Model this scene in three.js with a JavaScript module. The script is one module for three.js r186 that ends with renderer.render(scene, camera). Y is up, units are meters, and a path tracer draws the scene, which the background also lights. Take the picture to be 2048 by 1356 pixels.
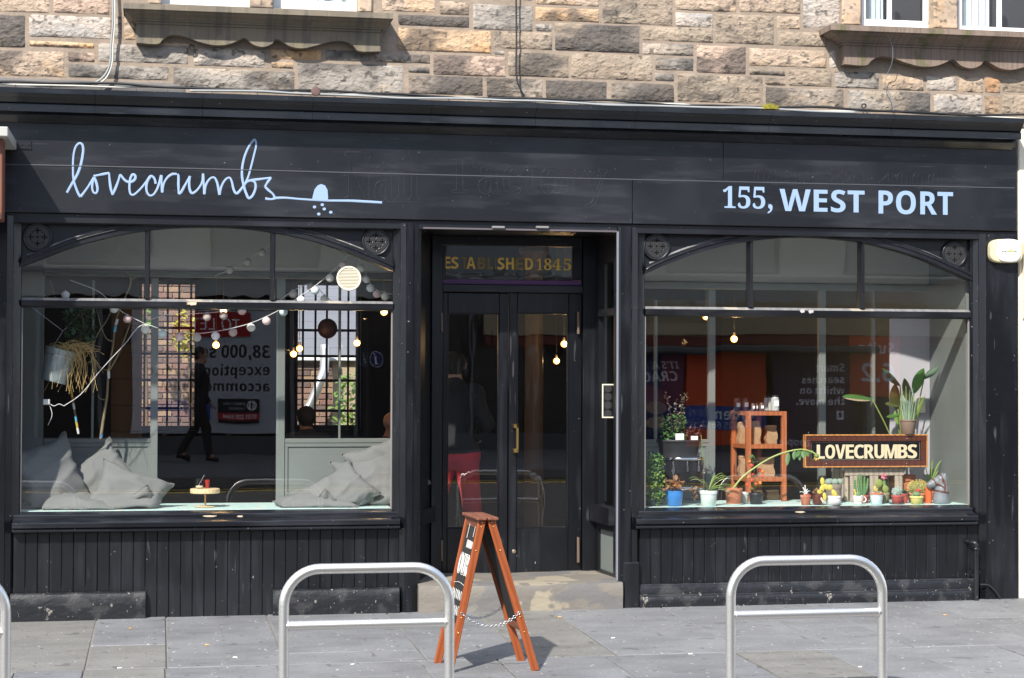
import * as THREE from 'three';
import { mergeGeometries, mergeVertices, toCreasedNormals } from 'three/addons/utils/BufferGeometryUtils.js';
import { FontLoader } from 'three/addons/loaders/FontLoader.js';
import { TextGeometry } from 'three/addons/geometries/TextGeometry.js';
import { MarchingCubes } from 'three/addons/objects/MarchingCubes.js';

// ---------------------------------------------------------------- camera, sky, sun, exposure
const scene = new THREE.Scene();
const renderer = new THREE.WebGLRenderer({ antialias: true });
renderer.setSize(1024, 678);
renderer.toneMapping = THREE.LinearToneMapping;
renderer.toneMappingExposure = 1.74;
renderer.shadowMap.enabled = true;

const FPX = 3750, IMGW = 2048, IMGH = 1356;
const camera = new THREE.PerspectiveCamera(2 * Math.atan(IMGH / 2 / FPX) * 180 / Math.PI, IMGW / IMGH, 0.1, 800);
camera.rotation.order = 'YXZ';
camera.position.set(0, 1.724, 13.56);
camera.rotation.set(1.146 * Math.PI / 180, -10.6 * Math.PI / 180, 0.0035);
camera.updateMatrixWorld(true);

const SKY_GAIN = 1.15;
const SUN_TO = new THREE.Vector3(-0.62, 1.0, 1.0).normalize();
{ // broken white cloud over pale blue, a little hazier near the horizon
  const W = 512, H = 256, d = new Float32Array(W * H * 4);
  const hs = (x, y, s) => { let h = (x * 374761393 + y * 668265263 + s * 982451653) | 0; h = (h ^ (h >>> 13)) * 1274126177 | 0; return ((h ^ (h >>> 16)) >>> 0) / 4294967296; };
  const vn = (x, y, s) => { const xi = Math.floor(x), yi = Math.floor(y), u = x - xi, v = y - yi, a = u * u * (3 - 2 * u), b = v * v * (3 - 2 * v); return (hs(xi, yi, s) * (1 - a) + hs(xi + 1, yi, s) * a) * (1 - b) + (hs(xi, yi + 1, s) * (1 - a) + hs(xi + 1, yi + 1, s) * a) * b; };
  for (let j = 0; j < H; j++) for (let i = 0; i < W; i++) {
    const el = (j + 0.5) / H * Math.PI - Math.PI / 2, az = (i + 0.5) / W * 2 * Math.PI, dy = Math.sin(el), k = (j * W + i) * 4;
    const px = Math.cos(el) * Math.cos(az) / (Math.abs(dy) + 0.12), pz = Math.cos(el) * Math.sin(az) / (Math.abs(dy) + 0.12);
    let n = 0, am = 0.5, f = 0.8; for (let o = 0; o < 5; o++) { n += am * vn(px * f + 40, pz * f + 40, o); am *= 0.5; f *= 2.1; }
    const c = Math.min(1, Math.max(0, (n - 0.42) / 0.2)), hz = Math.pow(1 - Math.max(0, dy), 3);
    const blue = [0.20 + 0.42 * hz, 0.31 + 0.40 * hz, 0.54 + 0.26 * hz], cl = [0.86, 0.87, 0.89];
    for (let q = 0; q < 3; q++) d[k + q] = SKY_GAIN * (dy < 0 ? 0.28 : blue[q] + (cl[q] - blue[q]) * c * 0.85); d[k + 3] = 1;
  }
  const t = new THREE.DataTexture(d, W, H, THREE.RGBAFormat, THREE.FloatType); t.mapping = THREE.EquirectangularReflectionMapping; t.magFilter = THREE.LinearFilter; t.minFilter = THREE.LinearFilter; t.needsUpdate = true;
  scene.background = t; scene.environment = t;
}
const sun = new THREE.DirectionalLight(new THREE.Color(1.0, 0.95, 0.87), 4.2);
sun.name = 'sun';
sun.position.copy(SUN_TO).multiplyScalar(40).add(new THREE.Vector3(2.5, 0, 0));
sun.target.position.set(2.5, 0, 0);
sun.castShadow = true;
sun.shadow.radius = 2;
sun.shadow.mapSize.set(4096, 4096);
Object.assign(sun.shadow.camera, { left: -14, right: 14, top: 14, bottom: -14, near: 1, far: 90 });
scene.add(sun, sun.target);

// ---------------------------------------------------------------- pixel (2048 x 1356) -> point on a plane z = const
function U(px, py, z = 0) {
  const d = new THREE.Vector3((px - IMGW / 2) / FPX, -(py - IMGH / 2) / FPX, -1).applyQuaternion(camera.quaternion);
  const t = (z - camera.position.z) / d.z;
  return camera.position.clone().addScaledVector(d, t);
}
// a rectangle of pixels on the plane z -> [x0, x1, y0, y1]
function R(x0, y0, x1, y1, z = 0) {
  const ym = (y0 + y1) / 2, xm = (x0 + x1) / 2;
  return [U(x0, ym, z).x, U(x1, ym, z).x, U(xm, y1, z).y, U(xm, y0, z).y];
}
const GLASS_Z = -0.08;
// a pixel seen mirrored in the shop glass -> the real point on the plane z (in front of the glass)
const MIR = (px, py, z) => { const p = U(px, py, 2 * GLASS_Z - z); return new THREE.Vector3(p.x, p.y, z); };

// ---------------------------------------------------------------- seeded random and noise
let seed = 12345;
const rnd = () => { seed = (seed * 1664525 + 1013904223) >>> 0; return seed / 4294967296; };
const rr = (a, b) => a + (b - a) * rnd();
function hash(x, y, s = 0) { let h = (x * 374761393 + y * 668265263 + s * 982451653) | 0; h = (h ^ (h >>> 13)) * 1274126177 | 0; return ((h ^ (h >>> 16)) >>> 0) / 4294967296; }
function vnoise(x, y, px, py, s) {
  const xi = Math.floor(x), yi = Math.floor(y), fx = x - xi, fy = y - yi, u = fx * fx * (3 - 2 * fx), v = fy * fy * (3 - 2 * fy);
  const m = (a, p) => ((a % p) + p) % p;
  const a = hash(m(xi, px), m(yi, py), s), b = hash(m(xi + 1, px), m(yi, py), s), c = hash(m(xi, px), m(yi + 1, py), s), d = hash(m(xi + 1, px), m(yi + 1, py), s);
  return a + (b - a) * u + (c - a) * v + (a - b - c + d) * u * v;
}
// periodic fbm on the unit square; fx, fy: cells at the first octave
function fbm(u, v, fx, fy, oct, s) { let r = 0, a = 0.5, n = 0; for (let i = 0; i < oct; i++) { r += a * vnoise(u * fx, v * fy, fx, fy, s + i * 17); n += a; a *= 0.5; fx *= 2; fy *= 2; } return r / n; }
const clamp = (x, a = 0, b = 1) => Math.min(b, Math.max(a, x));
const sm = (a, b, x) => { const t = clamp((x - a) / (b - a)); return t * t * (3 - 2 * t); };
const lerp = (a, b, t) => a + (b - a) * t;
const mix3 = (a, b, t) => [lerp(a[0], b[0], t), lerp(a[1], b[1], t), lerp(a[2], b[2], t)];
const s2l = c => c <= 0.04045 ? c / 12.92 : Math.pow((c + 0.055) / 1.055, 2.4);
const l2s = c => c <= 0.0031308 ? c * 12.92 : 1.055 * Math.pow(c, 1 / 2.4) - 0.055;

// textures: fn(u, v) returns linear rgb (colour) or a number (data)
function tex(w, h, fn, color, repeat) {
  const d = new Uint8Array(w * h * 4);
  for (let j = 0; j < h; j++) for (let i = 0; i < w; i++) {
    const r = fn((i + 0.5) / w, (j + 0.5) / h), k = (j * w + i) * 4;
    if (color) { d[k] = 255 * clamp(l2s(clamp(r[0]))); d[k + 1] = 255 * clamp(l2s(clamp(r[1]))); d[k + 2] = 255 * clamp(l2s(clamp(r[2]))); }
    else d[k] = d[k + 1] = d[k + 2] = 255 * clamp(r);
    d[k + 3] = 255;
  }
  const t = new THREE.DataTexture(d, w, h, THREE.RGBAFormat);
  t.wrapS = t.wrapT = THREE.RepeatWrapping; t.magFilter = THREE.LinearFilter; t.minFilter = THREE.LinearMipmapLinearFilter; t.generateMipmaps = true;
  if (color) t.colorSpace = THREE.SRGBColorSpace;
  if (repeat) t.repeat.set(repeat[0], repeat[1]);
  t.needsUpdate = true;
  return t;
}
function canvasTex(w, h, draw) {
  const c = document.createElement('canvas'); c.width = w; c.height = h;
  draw(c.getContext('2d'), w, h);
  const t = new THREE.CanvasTexture(c); t.colorSpace = THREE.SRGBColorSpace; return t;
}
const M = (o) => new THREE.MeshPhysicalMaterial(o);
const lin = (r, g, b) => new THREE.Color().setRGB(r, g, b);
const flat = (r, g, b, rough = 0.6, extra = {}) => M({ color: lin(r, g, b), roughness: rough, ...extra });

// ---------------------------------------------------------------- geometry helpers (all in metres, uv in metres)
function metricUV(g, ou = 0, ov = 0) {
  if (g.index) g = g.toNonIndexed();
  if (!g.attributes.normal) g.computeVertexNormals();
  const p = g.attributes.position, uv = new Float32Array(p.count * 2), a = new THREE.Vector3(), b = new THREE.Vector3(), c = new THREE.Vector3();
  for (let i = 0; i < p.count; i += 3) {
    a.fromBufferAttribute(p, i); b.fromBufferAttribute(p, i + 1); c.fromBufferAttribute(p, i + 2);
    const n = b.clone().sub(a).cross(c.clone().sub(a)), ax = Math.abs(n.x), ay = Math.abs(n.y), az = Math.abs(n.z);
    [a, b, c].forEach((q, k) => {
      const [s, t] = az >= ax && az >= ay ? [q.x, q.y] : ax >= ay ? [q.z, q.y] : [q.x, q.z];
      uv[(i + k) * 2] = s + ou; uv[(i + k) * 2 + 1] = t + ov;
    });
  }
  g.setAttribute('uv', new THREE.BufferAttribute(uv, 2));
  return g;
}
function fromTris(arr) { const g = new THREE.BufferGeometry(); g.setAttribute('position', new THREE.Float32BufferAttribute(arr, 3)); g.computeVertexNormals(); return g; }
// chamfered box
function box(x0, x1, y0, y1, z0, z1, b = 0.003) {
  if (x0 > x1) [x0, x1] = [x1, x0]; if (y0 > y1) [y0, y1] = [y1, y0]; if (z0 > z1) [z0, z1] = [z1, z0];
  b = Math.min(b, (x1 - x0) / 3, (y1 - y0) / 3, (z1 - z0) / 3);
  const lo = [x0, y0, z0], hi = [x1, y1, z1], out = [];
  const V = (sx, sy, sz, k) => { const s = [sx, sy, sz], r = []; for (let i = 0; i < 3; i++) { const v = s[i] < 0 ? lo[i] : hi[i]; r.push(i === k ? v : v - s[i] * b); } return r; };
  const tri = (p, q, r, n) => { const e = [q[0] - p[0], q[1] - p[1], q[2] - p[2]], f = [r[0] - p[0], r[1] - p[1], r[2] - p[2]]; const cr = [e[1] * f[2] - e[2] * f[1], e[2] * f[0] - e[0] * f[2], e[0] * f[1] - e[1] * f[0]]; if (cr[0] * n[0] + cr[1] * n[1] + cr[2] * n[2] < 0) out.push(...p, ...r, ...q); else out.push(...p, ...q, ...r); };
  for (let k = 0; k < 3; k++) for (const s of [-1, 1]) {
    const i = (k + 1) % 3, j = (k + 2) % 3, c = [[-1, -1], [1, -1], [1, 1], [-1, 1]].map(([a, d]) => { const v = []; v[k] = s; v[i] = a; v[j] = d; return V(v[0], v[1], v[2], k); });
    const n = [0, 0, 0]; n[k] = s; tri(c[0], c[1], c[2], n); tri(c[0], c[2], c[3], n);
  }
  if (b > 0) {
    for (let k = 0; k < 3; k++) { const i = (k + 1) % 3, j = (k + 2) % 3; for (const a of [-1, 1]) for (const d of [-1, 1]) {
      const mk = (s, f) => { const v = []; v[k] = s; v[i] = a; v[j] = d; return V(v[0], v[1], v[2], f); };
      const n = [0, 0, 0]; n[i] = a; n[j] = d; const q = [mk(-1, i), mk(1, i), mk(1, j), mk(-1, j)]; tri(q[0], q[1], q[2], n); tri(q[0], q[2], q[3], n); } }
    for (const sx of [-1, 1]) for (const sy of [-1, 1]) for (const sz of [-1, 1]) tri(V(sx, sy, sz, 0), V(sx, sy, sz, 1), V(sx, sy, sz, 2), [sx, sy, sz]);
  }
  return metricUV(fromTris(out));
}
// a closed outline [[a, b], ...] extruded; axis 'x': outline is (z, y); axis 'y': outline is (x, z); axis 'z': outline is (x, y)
function extr(outline, axis, c0, c1, crease = 0.5) {
  const sh = new THREE.Shape(outline.map(p => new THREE.Vector2(p[0], p[1])));
  let g = new THREE.ExtrudeGeometry(sh, { depth: c1 - c0, bevelEnabled: false, curveSegments: 12 });
  g.translate(0, 0, c0);
  if (axis === 'x') { const p = g.attributes.position; for (let i = 0; i < p.count; i++) { const a = p.getX(i), b = p.getY(i), c = p.getZ(i); p.setXYZ(i, c, b, a); } flip(g); }
  if (axis === 'y') { const p = g.attributes.position; for (let i = 0; i < p.count; i++) { const a = p.getX(i), b = p.getY(i), c = p.getZ(i); p.setXYZ(i, a, c, b); } flip(g); }
  g.deleteAttribute('normal'); g.deleteAttribute('uv');
  g = g.index ? g.toNonIndexed() : g;
  g = toCreasedNormals(g, crease);
  return metricUV(g);
}
const toNI = g => g.index ? g.toNonIndexed() : g;
function flip(g) {
  if (g.index) { const a = g.index.array; for (let i = 0; i < a.length; i += 3) { const t = a[i]; a[i] = a[i + 1]; a[i + 1] = t; } return; }
  for (const n of Object.keys(g.attributes)) { const at = g.attributes[n], s = at.itemSize, a = at.array; for (let i = 0; i < at.count; i += 3) for (let k = 0; k < s; k++) { const t = a[i * s + k]; a[i * s + k] = a[(i + 1) * s + k]; a[(i + 1) * s + k] = t; } }
}
const V3 = (x, y, z) => new THREE.Vector3(x, y, z);
// swept tube with caps; r a number or a function of t
function tube(pts, r, seg = 24, rad = 8, straight = false) {
  pts = pts.map(p => p.isVector3 ? p : V3(...p));
  const curve = straight || pts.length < 3 ? null : new THREE.CatmullRomCurve3(pts, false, 'centripetal');
  const P = []; if (curve) for (let i = 0; i <= seg; i++) P.push(curve.getPoint(i / seg)); else P.push(...pts);
  const n = P.length, rf = typeof r === 'function' ? r : () => r, pos = [], idx = [], uv = [];
  let N = null, len = 0;
  for (let i = 0; i < n; i++) {
    const T = P[Math.min(n - 1, i + 1)].clone().sub(P[Math.max(0, i - 1)]).normalize();
    if (!N) { N = Math.abs(T.y) < 0.9 ? V3(0, 1, 0) : V3(1, 0, 0); }
    N = N.clone().addScaledVector(T, -N.dot(T)).normalize();
    const B = T.clone().cross(N), q = rf(n > 1 ? i / (n - 1) : 0);
    if (i) len += P[i].distanceTo(P[i - 1]);
    for (let k = 0; k <= rad; k++) { const a = k / rad * Math.PI * 2; const v = P[i].clone().addScaledVector(N, Math.cos(a) * q).addScaledVector(B, Math.sin(a) * q); pos.push(v.x, v.y, v.z); uv.push(k / rad * q * 6.28, len); }
  }
  for (let i = 0; i < n - 1; i++) for (let k = 0; k < rad; k++) { const a = i * (rad + 1) + k, b = a + rad + 1; idx.push(a, a + 1, b, b, a + 1, b + 1); }
  for (const [row, sgn] of [[0, -1], [n - 1, 1]]) { const c = pos.length / 3; pos.push(P[row].x, P[row].y, P[row].z); uv.push(0, 0); for (let k = 0; k < rad; k++) { const a = row * (rad + 1) + k; if (sgn < 0) idx.push(c, a + 1, a); else idx.push(c, a, a + 1); } }
  const g = new THREE.BufferGeometry(); g.setAttribute('position', new THREE.Float32BufferAttribute(pos, 3)); g.setAttribute('uv', new THREE.Float32BufferAttribute(uv, 2)); g.setIndex(idx);
  // make sure it faces outward
  g.computeVertexNormals();
  const nn = g.attributes.normal, c0 = P[Math.min(1, n - 1)], i0 = Math.min(1, n - 1) * (rad + 1);
  const out = V3(pos[i0 * 3] - c0.x, pos[i0 * 3 + 1] - c0.y, pos[i0 * 3 + 2] - c0.z).dot(V3(nn.getX(i0), nn.getY(i0), nn.getZ(i0)));
  if (out < 0) { flip(g); g.computeVertexNormals(); }
  return g.toNonIndexed();
}
const cyl = (a, b, r, rad = 10) => tube([a, b], r, 1, rad, true);
function lathe(pts, x, y, z, seg = 20) { const g = new THREE.LatheGeometry(pts.map(p => new THREE.Vector2(Math.max(p[0], 0.0001), p[1])), seg); g.translate(x, y, z); return g.toNonIndexed(); }
function ball(x, y, z, r, seg = 14, sy = 1) { const g = new THREE.SphereGeometry(r, seg, Math.max(6, seg * 0.7 | 0)); g.scale(1, sy, 1); g.translate(x, y, z); return g.toNonIndexed(); }
function merge(list) { const l = list.map(g => { g = g.index ? g.toNonIndexed() : g; const h = new THREE.BufferGeometry(); h.setAttribute('position', g.attributes.position); if (!g.attributes.normal) g.computeVertexNormals(); h.setAttribute('normal', g.attributes.normal); h.setAttribute('uv', g.attributes.uv || new THREE.Float32BufferAttribute(new Float32Array(g.attributes.position.count * 2), 2)); return h; }); return mergeGeometries(l); }
function quadPlane(x0, x1, y0, y1, z) { // faces +z, uv 0..1
  const g = new THREE.PlaneGeometry(x1 - x0, y1 - y0); g.translate((x0 + x1) / 2, (y0 + y1) / 2, z); return g;
}

// ---------------------------------------------------------------- things, parts
const used = new Map();
function numbered(n) { const k = used.get(n) || 0; used.set(n, k + 1); return k ? `${n}_${String(k).padStart(3, '0')}` : n; }
function thing(name, label, category, group) { const o = new THREE.Group(); o.name = numbered(name); o.userData = { label, category }; if (group) o.userData.group = group; scene.add(o); return o; }
function mesh(name, geo, mat, parent) { const m = new THREE.Mesh(geo, mat); m.name = name; m.castShadow = m.receiveShadow = true; if (parent) parent.add(m); return m; }
function single(name, geo, mat, label, category, group) { const m = mesh(numbered(name), geo, mat, scene); m.userData = { label, category }; if (group) m.userData.group = group; settleMesh(m); return m; }
function structure(name, geo, mat) { const m = mesh(numbered(name), geo, mat, scene); m.userData.kind = 'structure'; return m; }
function settleMesh(m) { m.geometry.computeBoundingBox(); const b = m.geometry.boundingBox, p = V3((b.min.x + b.max.x) / 2, b.min.y, (b.min.z + b.max.z) / 2); m.geometry.translate(-p.x, -p.y, -p.z); m.position.add(p); return m; }
// moves a thing built in world coordinates so that its origin is its base
function settle(o) {
  o.updateMatrixWorld(true);
  const b = new THREE.Box3().setFromObject(o), p = V3((b.min.x + b.max.x) / 2, b.min.y, (b.min.z + b.max.z) / 2);
  p.sub(o.position);
  o.position.add(p); for (const c of o.children) c.position.sub(p);
  return o;
}
function place(o, x, y, z, turn = 0) { o.position.set(x, y, z); o.rotation.y = turn; return o; }
function copyOf(o, label) { const c = o.clone(); c.name = numbered(o.name.replace(/_\d+$/, '')); c.userData = { ...o.userData }; if (label) c.userData.label = label; scene.add(c); return c; }
// ---------------------------------------------------------------- materials
const stoneBump = tex(512, 512, (u, v) => {
  const a = fbm(u, v, 7, 10, 4, 3), b = fbm(u, v, 30, 48, 3, 9), r = 1 - Math.abs(2 * fbm(u, v, 14, 22, 4, 21) - 1);
  return clamp(0.30 * a + 0.50 * b + 0.34 * Math.pow(r, 3) - 0.12);
});
function stoneTex(base, alt, sootAmt, s) {
  return tex(256, 256, (u, v) => {
    const n = fbm(u, v, 5, 7, 5, s), f = fbm(u, v, 40, 60, 2, s + 5), soot = sm(0.56 - sootAmt * 0.28, 0.70 - sootAmt * 0.18, fbm(u, v, 3, 4, 5, s + 31)), och = sm(0.55, 0.7, fbm(u, v, 4, 6, 4, s + 47));
    let c = mix3(base, alt, och * 0.75);
    const k = 0.84 + 0.62 * n + 0.45 * (f - 0.5);
    c = [c[0] * k, c[1] * k, c[2] * k];
    const pit = sm(0.64, 0.76, fbm(u, v, 26, 38, 3, s + 71));
    c = mix3(c, [0.045, 0.042, 0.042], soot * (0.55 + 0.35 * f));
    return mix3(c, [0.04, 0.035, 0.03], pit * 0.65);
  }, true);
}
const stoneMat = (base, alt, soot, s) => M({ map: stoneTex(base, alt, soot, s), roughness: 0.92, bumpMap: stoneBump, bumpScale: 0.016 });
const STONE = {
  tan: stoneMat([0.36, 0.275, 0.205], [0.42, 0.29, 0.18], 0.35, 11),
  pink: stoneMat([0.385, 0.28, 0.215], [0.41, 0.305, 0.235], 0.2, 22),
  orange: stoneMat([0.41, 0.285, 0.18], [0.46, 0.27, 0.13], 0.35, 33),
  grey: stoneMat([0.26, 0.23, 0.20], [0.34, 0.275, 0.21], 0.55, 44),
  dark: stoneMat([0.235, 0.195, 0.16], [0.31, 0.24, 0.17], 0.5, 55),
  brown: stoneMat([0.28, 0.22, 0.165], [0.25, 0.205, 0.155], 0.5, 66),
  light: stoneMat([0.36, 0.31, 0.265], [0.29, 0.27, 0.25], 0.35, 77),
  rust: stoneMat([0.31, 0.215, 0.14], [0.33, 0.175, 0.085], 0.3, 88),
};
const mortarMat = M({ map: tex(256, 256, (u, v) => { const n = fbm(u, v, 8, 8, 5, 5), f = fbm(u, v, 64, 64, 2, 6); const k = 0.72 + 0.35 * n + 0.25 * (f - 0.5); return [0.315 * k, 0.25 * k, 0.195 * k]; }, true), roughness: 0.95, bumpMap: stoneBump, bumpScale: 0.004 });
const sillStone = M({ map: tex(512, 256, (u, v) => {
  const st = sm(0.5, 0.68, fbm(u, v, 26, 2, 4, 91)), n = fbm(u, v, 6, 4, 5, 92), yl = sm(0.6, 0.72, fbm(u, v, 18, 4, 4, 95));
  let c = mix3([0.19, 0.16, 0.12], [0.11, 0.10, 0.085], st * 0.6); c = mix3(c, [0.27, 0.225, 0.13], yl * 0.4); const k = 0.75 + 0.5 * n; return [c[0] * k, c[1] * k, c[2] * k];
}, true), roughness: 0.9, bumpMap: stoneBump, bumpScale: 0.003 });
const sillBrown = M({ map: tex(512, 256, (u, v) => {
  const st = sm(0.52, 0.62, fbm(u, v, 70, 2, 3, 191)), n = fbm(u, v, 6, 4, 5, 192), ms = sm(0.58, 0.7, fbm(u, v, 9, 5, 5, 195));
  let c = mix3([0.22, 0.165, 0.13], [0.13, 0.10, 0.085], st * 0.5); c = mix3(c, [0.10, 0.105, 0.035], ms * 0.6); const k = 0.7 + 0.55 * n; return [c[0] * k, c[1] * k, c[2] * k];
}, true), roughness: 0.9, bumpMap: stoneBump, bumpScale: 0.003 });

const paintBump = tex(512, 512, (u, v) => 0.5 * fbm(u, v, 5, 9, 4, 400) + 0.3 * fbm(u, v, 40, 20, 3, 410) + 0.2 * fbm(u, v, 90, 90, 2, 420));
const flecks = (u, v, s, fx, fy, thr) => sm(thr, thr + 0.03, fbm(u, v, fx, fy, 2, s));
// dark blue-black gloss paint with dust smears, scuffs and small chips; one map for boards lying along x, one for upright boards
const paintTexH = tex(512, 512, (u, v) => {
  const sme = sm(0.5, 0.8, fbm(u, v, 6, 40, 4, 301)), cl = sm(0.45, 0.75, fbm(u, v, 4, 3, 4, 302)), fl = flecks(u, v, 303, 150, 150, 0.93), sc = sm(0.78, 0.84, fbm(u, v, 8, 150, 2, 305)) * sm(0.5, 0.7, fbm(u, v, 7, 9, 2, 306));
  let c = mix3([0.0055, 0.0063, 0.0088], [0.024, 0.026, 0.031], 0.55 * sme + 0.45 * cl); c = mix3(c, [0.075, 0.078, 0.088], sc * 0.35); return mix3(c, [0.3, 0.29, 0.27], fl);
}, true);
const paintTexV = tex(512, 512, (u, v) => {
  const sme = sm(0.5, 0.8, fbm(u, v, 46, 5, 4, 311)), cl = sm(0.45, 0.75, fbm(u, v, 4, 4, 4, 312)), fl = flecks(u, v, 313, 150, 110, 0.915), sc = sm(0.78, 0.85, fbm(u, v, 120, 10, 2, 315)) * sm(0.45, 0.65, fbm(u, v, 9, 7, 2, 316));
  let c = mix3([0.0048, 0.0055, 0.0078], [0.019, 0.021, 0.026], 0.5 * sme + 0.4 * cl); c = mix3(c, [0.085, 0.086, 0.092], sc * 0.6); return mix3(c, [0.34, 0.33, 0.31], fl);
}, true);
const PT = 1 / 2.2;
for (const t of [paintTexH, paintTexV]) t.repeat.set(PT, PT);
const mkPaint = (map, extra = {}) => M({ map, roughness: 0.34, bumpMap: paintBump, bumpScale: 0.0011, ...extra });
const blackH = mkPaint(paintTexH), blackV = mkPaint(paintTexV);
const blackGloss = mkPaint(paintTexH, { roughness: 0.2 });
const blackDoor = mkPaint(paintTexV, { roughness: 0.28 });
// weathered paint low down: chipped to grey primer and grit in patches
const plinthMat = M({ map: tex(512, 256, (u, v) => {
  const a = sm(0.52, 0.66, fbm(u, v, 10, 6, 5, 341)), b = sm(0.78, 0.82, fbm(u, v, 26, 14, 4, 345)), f = flecks(u, v, 349, 110, 60, 0.86);
  let c = mix3([0.008, 0.009, 0.012], [0.04, 0.04, 0.042], a * 0.75); c = mix3(c, [0.25, 0.23, 0.20], b * 0.8); return mix3(c, [0.4, 0.38, 0.36], f * 0.7);
}, true), roughness: 0.45, bumpMap: stoneBump, bumpScale: 0.003 });
plinthMat.map.repeat.set(0.7, 1.4);
const dustHighlight = M({ map: tex(512, 64, (u, v) => { const n = fbm(u, v, 50, 5, 4, 361), c = sm(0.62, 0.72, fbm(u, v, 20, 3, 3, 365)); return mix3(mix3([0.12, 0.12, 0.13], [0.26, 0.255, 0.25], n), [0.55, 0.47, 0.36], c * 0.5); }, true), roughness: 0.75 });  // pale dust colour that also stands for sun caught on sloped faces
const chipCream = flat(0.55, 0.46, 0.33, 0.8);

const slabBump = tex(512, 512, (u, v) => 0.6 * fbm(u, v, 90, 90, 3, 500) + 0.4 * fbm(u, v, 8, 8, 4, 510));
function slabTex(base, s) {
  return tex(384, 384, (u, v) => {
    const n = fbm(u, v, 5, 5, 5, s), f = fbm(u, v, 130, 130, 2, s + 3), w = sm(0.5, 0.75, fbm(u, v, 3, 9, 4, s + 9)), fl = sm(0.865, 0.885, fbm(u, v, 50, 30, 2, s + 21));
    const k = 0.74 + 0.38 * n + 0.32 * (f - 0.5); let c = [base[0] * k, base[1] * k, base[2] * k];
    c = mix3(c, [base[0] * 0.6, base[1] * 0.6, base[2] * 0.6], w * 0.4); const gum = sm(0.9, 0.92, fbm(u, v, 21, 21, 1, s + 41)); c = mix3(c, [base[0] * 0.45, base[1] * 0.45, base[2] * 0.45], gum * 0.7); return mix3(c, [0.5, 0.48, 0.45], fl * 0.8);
  }, true);
}
const slabMat = (base, s) => { const t = slabTex(base, s); t.repeat.set(0.8, 0.8); return M({ map: t, roughness: 0.72, bumpMap: slabBump, bumpScale: 0.002 }); };
const SLAB = [slabMat([0.190, 0.192, 0.200], 601), slabMat([0.203, 0.205, 0.213], 631), slabMat([0.178, 0.180, 0.188], 661), slabMat([0.196, 0.190, 0.178], 691)];
const groutMat = flat(0.20, 0.18, 0.15, 0.95);
const asphalt = M({ map: tex(512, 512, (u, v) => { const f = fbm(u, v, 120, 120, 2, 701), n = fbm(u, v, 6, 6, 4, 702); const k = 0.028 + 0.04 * f + 0.02 * n; return [k, k, k * 1.05]; }, true), roughness: 0.9, bumpMap: slabBump, bumpScale: 0.004 });
const kerbMat = slabMat([0.22, 0.21, 0.20], 711);
const stepMat = M({ map: tex(512, 256, (u, v) => {
  const n = fbm(u, v, 6, 4, 5, 721), p = sm(0.62, 0.66, fbm(u, v, 5, 3, 5, 722)), b = sm(0.55, 0.63, fbm(u, v, 6, 4, 5, 727));
  let c = mix3([0.14, 0.127, 0.112], [0.21, 0.188, 0.16], n); c = mix3(c, [0.34, 0.29, 0.21], p * 0.7); c = mix3(c, [0.11, 0.115, 0.13], b * 0.5); return c;
}, true), roughness: 0.9, bumpMap: stoneBump, bumpScale: 0.004 });
stepMat.map.repeat.set(0.55, 1.1);

function woodTex(dark, light, s, rings = 9) {
  return tex(256, 512, (u, v) => {
    const w = fbm(u, v, 3, 2, 3, s) * 1.4, g = 0.5 + 0.5 * Math.sin((u * rings + w) * 6.283), f = fbm(u, v, 60, 4, 3, s + 5), k = 0.5 * g + 0.5 * f;
    const kn = sm(0.80, 0.86, fbm(u, v, 5, 6, 2, s + 9)); return mix3(mix3([dark[0] * 0.8, dark[1] * 0.8, dark[2] * 0.8], [light[0] * 1.1, light[1] * 1.1, light[2] * 1.1], k), [dark[0] * 0.4, dark[1] * 0.4, dark[2] * 0.4], kn);
  }, true);
}
const wood = (d, l, s, rough = 0.5, rep = [6, 1.2]) => { const t = woodTex(d, l, s, 4); t.repeat.set(...rep); return M({ map: t, roughness: rough }); };
const orangeWood = wood([0.21, 0.046, 0.012], [0.31, 0.078, 0.02], 801, 0.42);
const shelfWood = wood([0.33, 0.095, 0.03], [0.42, 0.135, 0.045], 811, 0.5);
const capWood = wood([0.15, 0.05, 0.026], [0.21, 0.075, 0.04], 821, 0.6);
const mahogany = wood([0.065, 0.018, 0.009], [0.11, 0.03, 0.014], 831, 0.4);
const honeyWood = wood([0.48, 0.20, 0.055], [0.60, 0.29, 0.09], 841, 0.45);
const crateWood = wood([0.30, 0.25, 0.19], [0.45, 0.38, 0.30], 851, 0.85);
const paleWood = wood([0.66, 0.48, 0.25], [0.78, 0.60, 0.36], 861, 0.6);
const brownPanel = wood([0.13, 0.08, 0.037], [0.17, 0.105, 0.05], 871, 0.55, [1, 0.4]);
const steel = M({ color: lin(0.80, 0.78, 0.74), metalness: 1, roughness: 0.4, bumpMap: tex(256, 256, (u, v) => fbm(u, v, 4, 120, 2, 881)), bumpScale: 0.0003 });
const chrome = M({ color: lin(0.75, 0.76, 0.78), metalness: 1, roughness: 0.12 });
const zinc = M({ map: tex(256, 256, (u, v) => { const n = fbm(u, v, 9, 9, 4, 891), k = 0.6 + 0.6 * n; return [0.45 * k, 0.54 * k, 0.56 * k]; }, true), metalness: 0.6, roughness: 0.42 });
const brass = M({ color: lin(0.83, 0.58, 0.22), metalness: 1, roughness: 0.28 });
const ironBrown = flat(0.16, 0.115, 0.09, 0.6, { metalness: 0.3 });
const glassWave = tex(256, 256, (u, v) => fbm(u, v, 6, 4, 2, 1101));
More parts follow.
